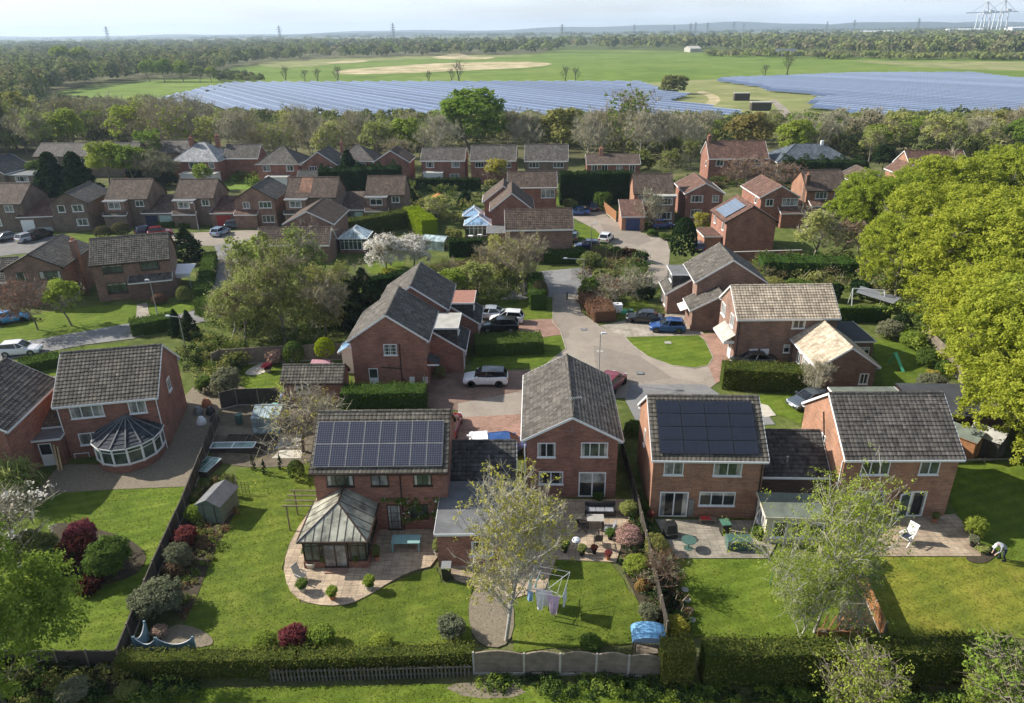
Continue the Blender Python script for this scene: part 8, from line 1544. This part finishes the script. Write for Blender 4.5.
# ------------------------------------------------------------------ cars
def carbody(L, W, Hh, style):
    """returns dict of part meshes (objects unlinked from scene later by reuse)"""
    hl = L/2; belt = .95 if style != 'suv' else 1.08; nose = .62 if style != 'suv' else .78; hood = .84 if style != 'suv' else 1.02; sill = .22 if style != 'suv' else .3
    ws = hl-1.15 if style != 'van' else hl-.8; rear = -hl+(.12 if style != 'sedan' else .75)
    st = [(hl, sill+.12, nose-.12, .78), (hl-.08, sill+.02, nose, .9), (hl-.35, sill, nose+.12, .97), (ws+.15, sill, hood, 1), (ws-.15, sill, belt, 1), (0, sill, belt, 1), (-hl+.9, sill, belt+.02, 1), (-hl+.3, sill, belt+(0 if style == 'sedan' else .03), .98), (-hl+.06, sill+.05, belt-.08, .93), (-hl, sill+.15, belt-.25, .86)]
    mb = MB(); rings = []
    for x, z0, z1, k in st:
        w_ = W/2*k; rings.append([Vector((x, y, z)) for y, z in ((-w_*.9, z0), (-w_, z0+.15), (-w_*1.0, (z0+z1)/2+.05), (-w_*.96, z1-.08), (-w_*.82, z1), (0, z1+.03), (w_*.82, z1), (w_*.96, z1-.08), (w_*1.0, (z0+z1)/2+.05), (w_, z0+.15), (w_*.9, z0))])
    for a, b in zip(rings, rings[1:]):
        for i in range(len(a)): j = (i+1) % len(a); mb.face([a[i], b[i], b[j], a[j]], 'paint_white')
    mb.face(rings[0][::-1], 'paint_white'); mb.face(rings[-1], 'paint_white'); parts = {'body': mb}
    rz = Hh; f1 = ws-.75 if style != 'van' else ws-.5; r1 = rear+(.35 if style != 'sedan' else .6); wb, wt = W/2*.86, W/2*.68
    B = [Vector((ws, -wb*.9, belt)), Vector((ws, wb*.9, belt)), Vector((rear, wb*.92, belt)), Vector((rear, -wb*.92, belt))]; T_ = [Vector((f1, -wt, rz-.05)), Vector((f1, wt, rz-.05)), Vector((r1, wt, rz-.06)), Vector((r1, -wt, rz-.06))]
    g = MB(); m0, m1 = Vector((0, -wb*1.03, belt)), Vector((0, wb*1.03, belt)); n0, n1 = Vector((-.2, -wt*1.08, rz-.02)), Vector((-.2, wt*1.08, rz-.02))
    g.face([B[0], B[1], T_[1], T_[0]], 'car_glass'); g.face([B[2], B[3], T_[3], T_[2]], 'car_glass'); g.face([B[1], m1, n1, T_[1]], 'car_glass'); g.face([m1, B[2], T_[2], n1], 'car_glass'); g.face([B[0], m0, n0, T_[0]], 'car_glass'); g.face([m0, B[3], T_[3], n0], 'car_glass'); parts['window_glass'] = g
    r = MB(); t = Vector((0, 0, .035)); k = [T_[0], T_[1], n1, T_[2], T_[3], n0]; c = Vector(((f1+r1)/2, 0, rz+.02))
    for i in range(6): r.face([k[i]+t*.3, k[(i+1) % 6]+t*.3, c], 'paint_white')
    for a, b in ((B[0], T_[0]), (B[1], T_[1]), (B[2], T_[2]), (B[3], T_[3]), (m0, n0), (m1, n1)): r.bar(a, b, .045, 'paint_white')
    for i in range(6): r.bar(k[i], k[(i+1) % 6], .045, 'paint_white')
    parts['roof'] = r; h = MB()
    q = []
    for s in (-1, 1):
        h = MB(); h.prism([(hl-.26, s*W*.28), (hl-.02, s*W*.28), (hl-.12, s*W*.43), (hl-.34, s*W*.46)], nose-.12, nose+.02, 'lamp_clear'); q.append(('headlight', h)); h = MB(); h.box(-hl-.01, -hl+.14, min(s*W*.3, s*W*.44), max(s*W*.3, s*W*.44), belt-.38, belt-.12, 'lamp_red'); q.append(('tail_light', h)); h = MB(); h.box(ws-.35, ws-.15, s*W*.5-.02, s*W*.5+.14*s+.02, belt, belt+.14, 'paint_white') if s > 0 else h.box(ws-.35, ws-.15, s*W*.5-.16, s*W*.5+.02, belt, belt+.14, 'paint_white'); q.append(('wing_mirror', h))
    h = MB(); h.box(hl-.02, hl+.015, -.26, .26, .38, .49, 'lamp_clear'); q.append(('number_plate', h)); h = MB(); h.box(-hl-.02, -hl+.02, -.26, .26, .55, .66, 'plate_yellow'); q.append(('number_plate', h))
    h = MB(); h.box(hl-.06, hl+.008, -W*.3, W*.3, sill+.12, sill+.26, 'black_plastic'); q.append(('grille', h))
    return parts, q
def make_car(style, L, W, Hh):
    o = empty('parked_car'); parts, q = carbody(L, W, Hh, style)
    for k, mb in parts.items(): mb.build(k, o, smooth=(k == 'body'))
    for k, mb in q: mb.build(k, o)
    rw = .33 if style != 'suv' else .37
    for x in (L*.31, -L*.3):
        for s in (-1, 1):
            T = Matrix.Translation((x, s*(W/2-.13), rw)) @ Matrix.Rotation(R(90), 4, 'X'); w_ = MB(); w_.cyl((0, 0), rw, -.13, .13, 'rubber', 18, None, T); wh = w_.build('wheel', o); rm = MB(); rm.cyl((0, 0), rw*.62, -.14, .14, 'alloy', 12, None, T); rm.build('rim', wh)
            a = MB(); T2 = Matrix.Translation((x, s*(W/2-.02), rw)) @ Matrix.Rotation(R(90), 4, 'X'); a.cyl((0, 0), rw*1.12, -.03, .03, 'black_plastic', 18, None, T2); a.build('wheel_arch', o)
    return o
CARS = {'hatch': make_car('hatch', 4.1, 1.76, 1.5), 'suv': make_car('suv', 4.45, 1.85, 1.66), 'sedan': make_car('sedan', 4.55, 1.8, 1.45)}; used_c = set()
def car(px, py, rot, style, paint, label, roof=None, group='cars parked on the drives and roads'):
    g = G(px, py); src = CARS[style]
    o = src if style not in used_c else copy_tree(src); used_c.add(style); o.location = (g.x, g.y, .04); o.rotation_euler = (0, 0, R(rot)); tag(o, label, 'car', group)
    for ch in o.children:
        n = ch.name.split('.')[0]
        if n in ('body', 'wing_mirror'): obmat(ch, paint)
        if n == 'roof': obmat(ch, roof or paint)
    return o
for a in ((22, 354, 10, 'hatch', 'paint_white', 'white hatchback parked beside the lower left road'), (12, 322, 28, 'hatch', 'paint_bright_blue', 'bright blue car at the left edge under the red tree'), (486, 384, 178, 'suv', 'paint_white', 'white car with black roof before the clipped flat hedge', 'paint_black'), (507, 322, 172, 'hatch', 'paint_white', 'white car behind the dark one beside the dormered houses'), (489, 318, 175, 'sedan', 'paint_silver', 'silver car nearest the orange-topped dormer'), (500, 331, 176, 'suv', 'paint_black', 'black large car in front of the silver and white ones'), (645, 322, 168, 'sedan', 'paint_black', 'black saloon on the pale drive'), (667, 331, 172, 'hatch', 'paint_blue', 'blue hatchback beside the black saloon'),
    (611, 388, 60, 'suv', 'paint_red', 'red car partly hidden behind the gable-fronted house'), (753, 365, 178, 'sedan', 'paint_black', 'dark car against the wall of the tan-roofed house'), (810, 405, 200, 'sedan', 'paint_slate', 'dark grey car behind the house with the open patio door'), (587, 249, 176, 'hatch', 'paint_navy', 'deep blue car right of the wide brown block'), (606, 241, 68, 'hatch', 'paint_white', 'white car facing down the upper road'), (578, 215, 176, 'sedan', 'paint_blue', 'blue car at the end of the upper road'), (592, 210, 95, 'hatch', 'paint_navy', 'navy car before the tall dark hedge'), (662, 228, 12, 'hatch', 'paint_blue', 'blue car behind the yellowish bare tree'), (699, 250, 80, 'hatch', 'paint_navy', 'navy car beside the blank red gable'),
    (221, 235, 78, 'hatch', 'paint_pale_blue', 'pale blue car on the upper left drive'), (237, 228, 10, 'hatch', 'paint_slate', 'grey car before the red garage door'), (161, 235, 20, 'hatch', 'paint_red', 'red car before the pale green garage door'), (148, 234, 40, 'hatch', 'paint_navy', 'dark car left of the red one on the upper row'), (29, 241, 70, 'hatch', 'paint_silver', 'silver car before the open garages'), (9, 240, 60, 'sedan', 'paint_slate', 'dark grey car left of the silver one'), (41, 238, 75, 'suv', 'paint_black', 'black car in front of the half-open garage'), (573, 240, 80, 'hatch', 'paint_slate', 'dark car tucked beside the brick side of the brown block'), (480, 450, 95, 'hatch', 'paint_white', 'white car seen over the dark garage roof'), (508, 451, 5, 'hatch', 'paint_blue', 'blue car seen over the dark garage roof'), (450, 430, 85, 'hatch', 'paint_red', 'red car at the corner of the panelled house roof'), (35, 182, 15, 'hatch', 'paint_white', 'white car at the upper left by the dark slate house')):
    car(*a[:6], *(a[6:]))
# caravan by oaks
o = at(875, 238, 'caravan', 'white caravan half hidden by the big oaks', 'caravan', -20); part(o, 'body', lambda mb: mb.prism([(-2.6, -1.1), (2.4, -1.1), (2.7, 0), (2.4, 1.1), (-2.6, 1.1)], .5, 2.5, 'white_upvc', None, .93)); part(o, 'window', lambda mb: mb.box(-1.5, 1.2, -1.13, -1.08, 1.3, 1.9, 'car_glass')); [part(o, 'wheel', lambda mb: mb.cyl((0, 0), .33, -.1, .1, 'rubber', 12, None, Matrix.Translation((0, s*1.05, .33)) @ Matrix.Rotation(R(90), 4, 'X'))) for s in (-1, 1)]
# ------------------------------------------------------------------ gardener
def person(loc, rot):
    J = [((0, 0, .86), .155), ((-.13, 0, 1.0), .15), ((-.3, 0, 1.12), .165), ((-.43, 0, 1.18), .14), ((-.5, 0, 1.18), .06), ((-.56, 0, 1.17), .085), ((-.64, 0, 1.12), .1), ((-.69, 0, 1.07), .06),
         ((.0, .1, .82), .1), ((-.12, .13, .46), .07), ((.04, .14, .1), .05), ((.0, .14, .05), .045), ((-.17, .15, .04), .04),
         ((.0, -.1, .82), .1), ((-.08, -.14, .46), .07), ((.12, -.15, .1), .05), ((.08, -.15, .05), .045), ((-.09, -.16, .04), .04),
         ((-.4, .18, 1.13), .07), ((-.45, .22, .85), .05), ((-.55, .15, .62), .036), ((-.58, .14, .55), .03),
         ((-.4, -.18, 1.13), .07), ((-.43, -.22, .85), .05), ((-.56, -.12, .64), .036), ((-.6, -.1, .56), .03)]
    E = [(0, 1), (1, 2), (2, 3), (3, 4), (4, 5), (5, 6), (6, 7), (0, 8), (8, 9), (9, 10), (10, 11), (11, 12), (0, 13), (13, 14), (14, 15), (15, 16), (16, 17), (3, 18), (18, 19), (19, 20), (20, 21), (3, 22), (22, 23), (23, 24), (24, 25)]
    for b, s in ((21, 1), (25, -1)):
        for k in range(5):
            i = len(J); x, y, z = J[b][0]; a = (k-2)*.016; th = k == 0
            J.append(((x-.02-(.02 if th else 0), y+a*s, z-.04), .010)); J.append(((x-.035-(.03 if th else 0), y+a*1.2*s, z-.085+(.03 if th else 0)+.005*abs(k-2)), .008)); E.append((b, i)); E.append((i, i+1))
    me = bpy.data.meshes.new('person'); me.from_pydata([j[0] for j in J], E, []); o = bpy.data.objects.new('tmp', me); COL.objects.link(o); md = o.modifiers.new('s', 'SKIN'); sv = me.skin_vertices[0].data
    for i, j in enumerate(J): sv[i].radius = (j[1], j[1]); sv[i].use_root = i == 0
    sd_ = o.modifiers.new('d', 'SUBSURF'); sd_.levels = 2; dg = bpy.context.evaluated_depsgraph_get(); nm = bpy.data.meshes.new_from_object(o.evaluated_get(dg)); bpy.data.objects.remove(o)
    nm.name = 'person'; nm.materials.clear(); [nm.materials.append(M[k]) for k in ('skin', 'cloth_grey', 'cloth_navy')]
    for p in nm.polygons:
        c = p.center; p.use_smooth = True
        p.material_index = 0 if (c.x < -.5 and c.z > .95) or (c.x < -.5 and c.z < .66 and c.z > .4) else (1 if c.z > .86 or (c.x < -.36 and c.z > .6) else 2)
    q = link(bpy.data.objects.new('person', nm)); q.location = loc; q.rotation_euler = (0, 0, R(rot)); tag(q, 'person in grey top and dark trousers bending over the flower bed', 'person')
    mb = MB(); T = Matrix.Translation((-.64, 0, 1.14)) @ Matrix.Rotation(R(-40), 4, 'Y'); mb.cyl((0, 0), .112, -.0, .09, 'canvas_white', 16, .07, T); mb.box(-.2, -.08, -.08, .08, 0, .02, 'canvas_white', T); h_ = mb.build('cap', q)
    mb = MB()
    for s in (-1, 1): mb.cyl((0, 0), .013, 0, .012, 'black_plastic', 8, None, Matrix.Translation((-.725, s*.036, 1.12)) @ Matrix.Rotation(R(-110), 4, 'Y'))
    mb.build('eyes', q); mb = MB()
    for s in (-.14, .15): mb.box(-.14 if s > 0 else -.06, .1 if s > 0 else .18, s-.05, s+.05, 0, .09, 'black_plastic')
    mb.build('shoes', q); return q
g = G(1001, 560); pq = person((g.x, g.y, .0), 8); pq.scale = (1.12, 1.12, 1.12)
print('objects', len(bpy.data.objects))

for px, py, lb in ((600, 352, 'dark iron cover set in the pale road beside the lamp post'), (584, 330, 'iron cover in the road near the rusty hedge'), (668, 343.5, 'pale drain cover in the middle of the kerbed lawn'), (640, 374, 'iron cover in the road below the kerbed lawn'), (625, 228, 'iron cover in the upper road')):
    g = G(px, py); mb = MB(); mb.box(-.35, .35, -.3, .3, .07, .085 if 'lawn' not in lb else .13, 'concrete' if 'pale' in lb else 'steel_dark'); mb.box(-.27, .27, -.22, .22, .085, .09 if 'lawn' not in lb else .135, 'concrete' if 'pale' in lb else 'grey_plastic'); o = mb.build('manhole_cover'); o.location = (g.x, g.y, 0); tag(o, lb, 'manhole cover')

for (px, py, w_, d_, lb) in ((237, 441, 1.9, 1.3, 'dark timber raised bed left of the other in the kitchen garden'), (263, 441, 2.1, 1.5, 'dark timber raised bed beside the fruit tree in the kitchen garden')):
    o = at(px, py, 'raised_bed', lb, 'raised bed', 0)
    for a in ((-w_/2, w_/2, -d_/2, -d_/2+.06), (-w_/2, w_/2, d_/2-.06, d_/2), (-w_/2, -w_/2+.06, -d_/2+.06, d_/2-.06), (w_/2-.06, w_/2, -d_/2+.06, d_/2-.06)): part(o, 'side_board', lambda mb: mb.box(a[0], a[1], a[2], a[3], 0, .32, 'wood_aged'))
    part(o, 'earth', lambda mb: mb.box(-w_/2+.06, w_/2-.06, -d_/2+.06, d_/2-.06, 0, .26, 'soil'))
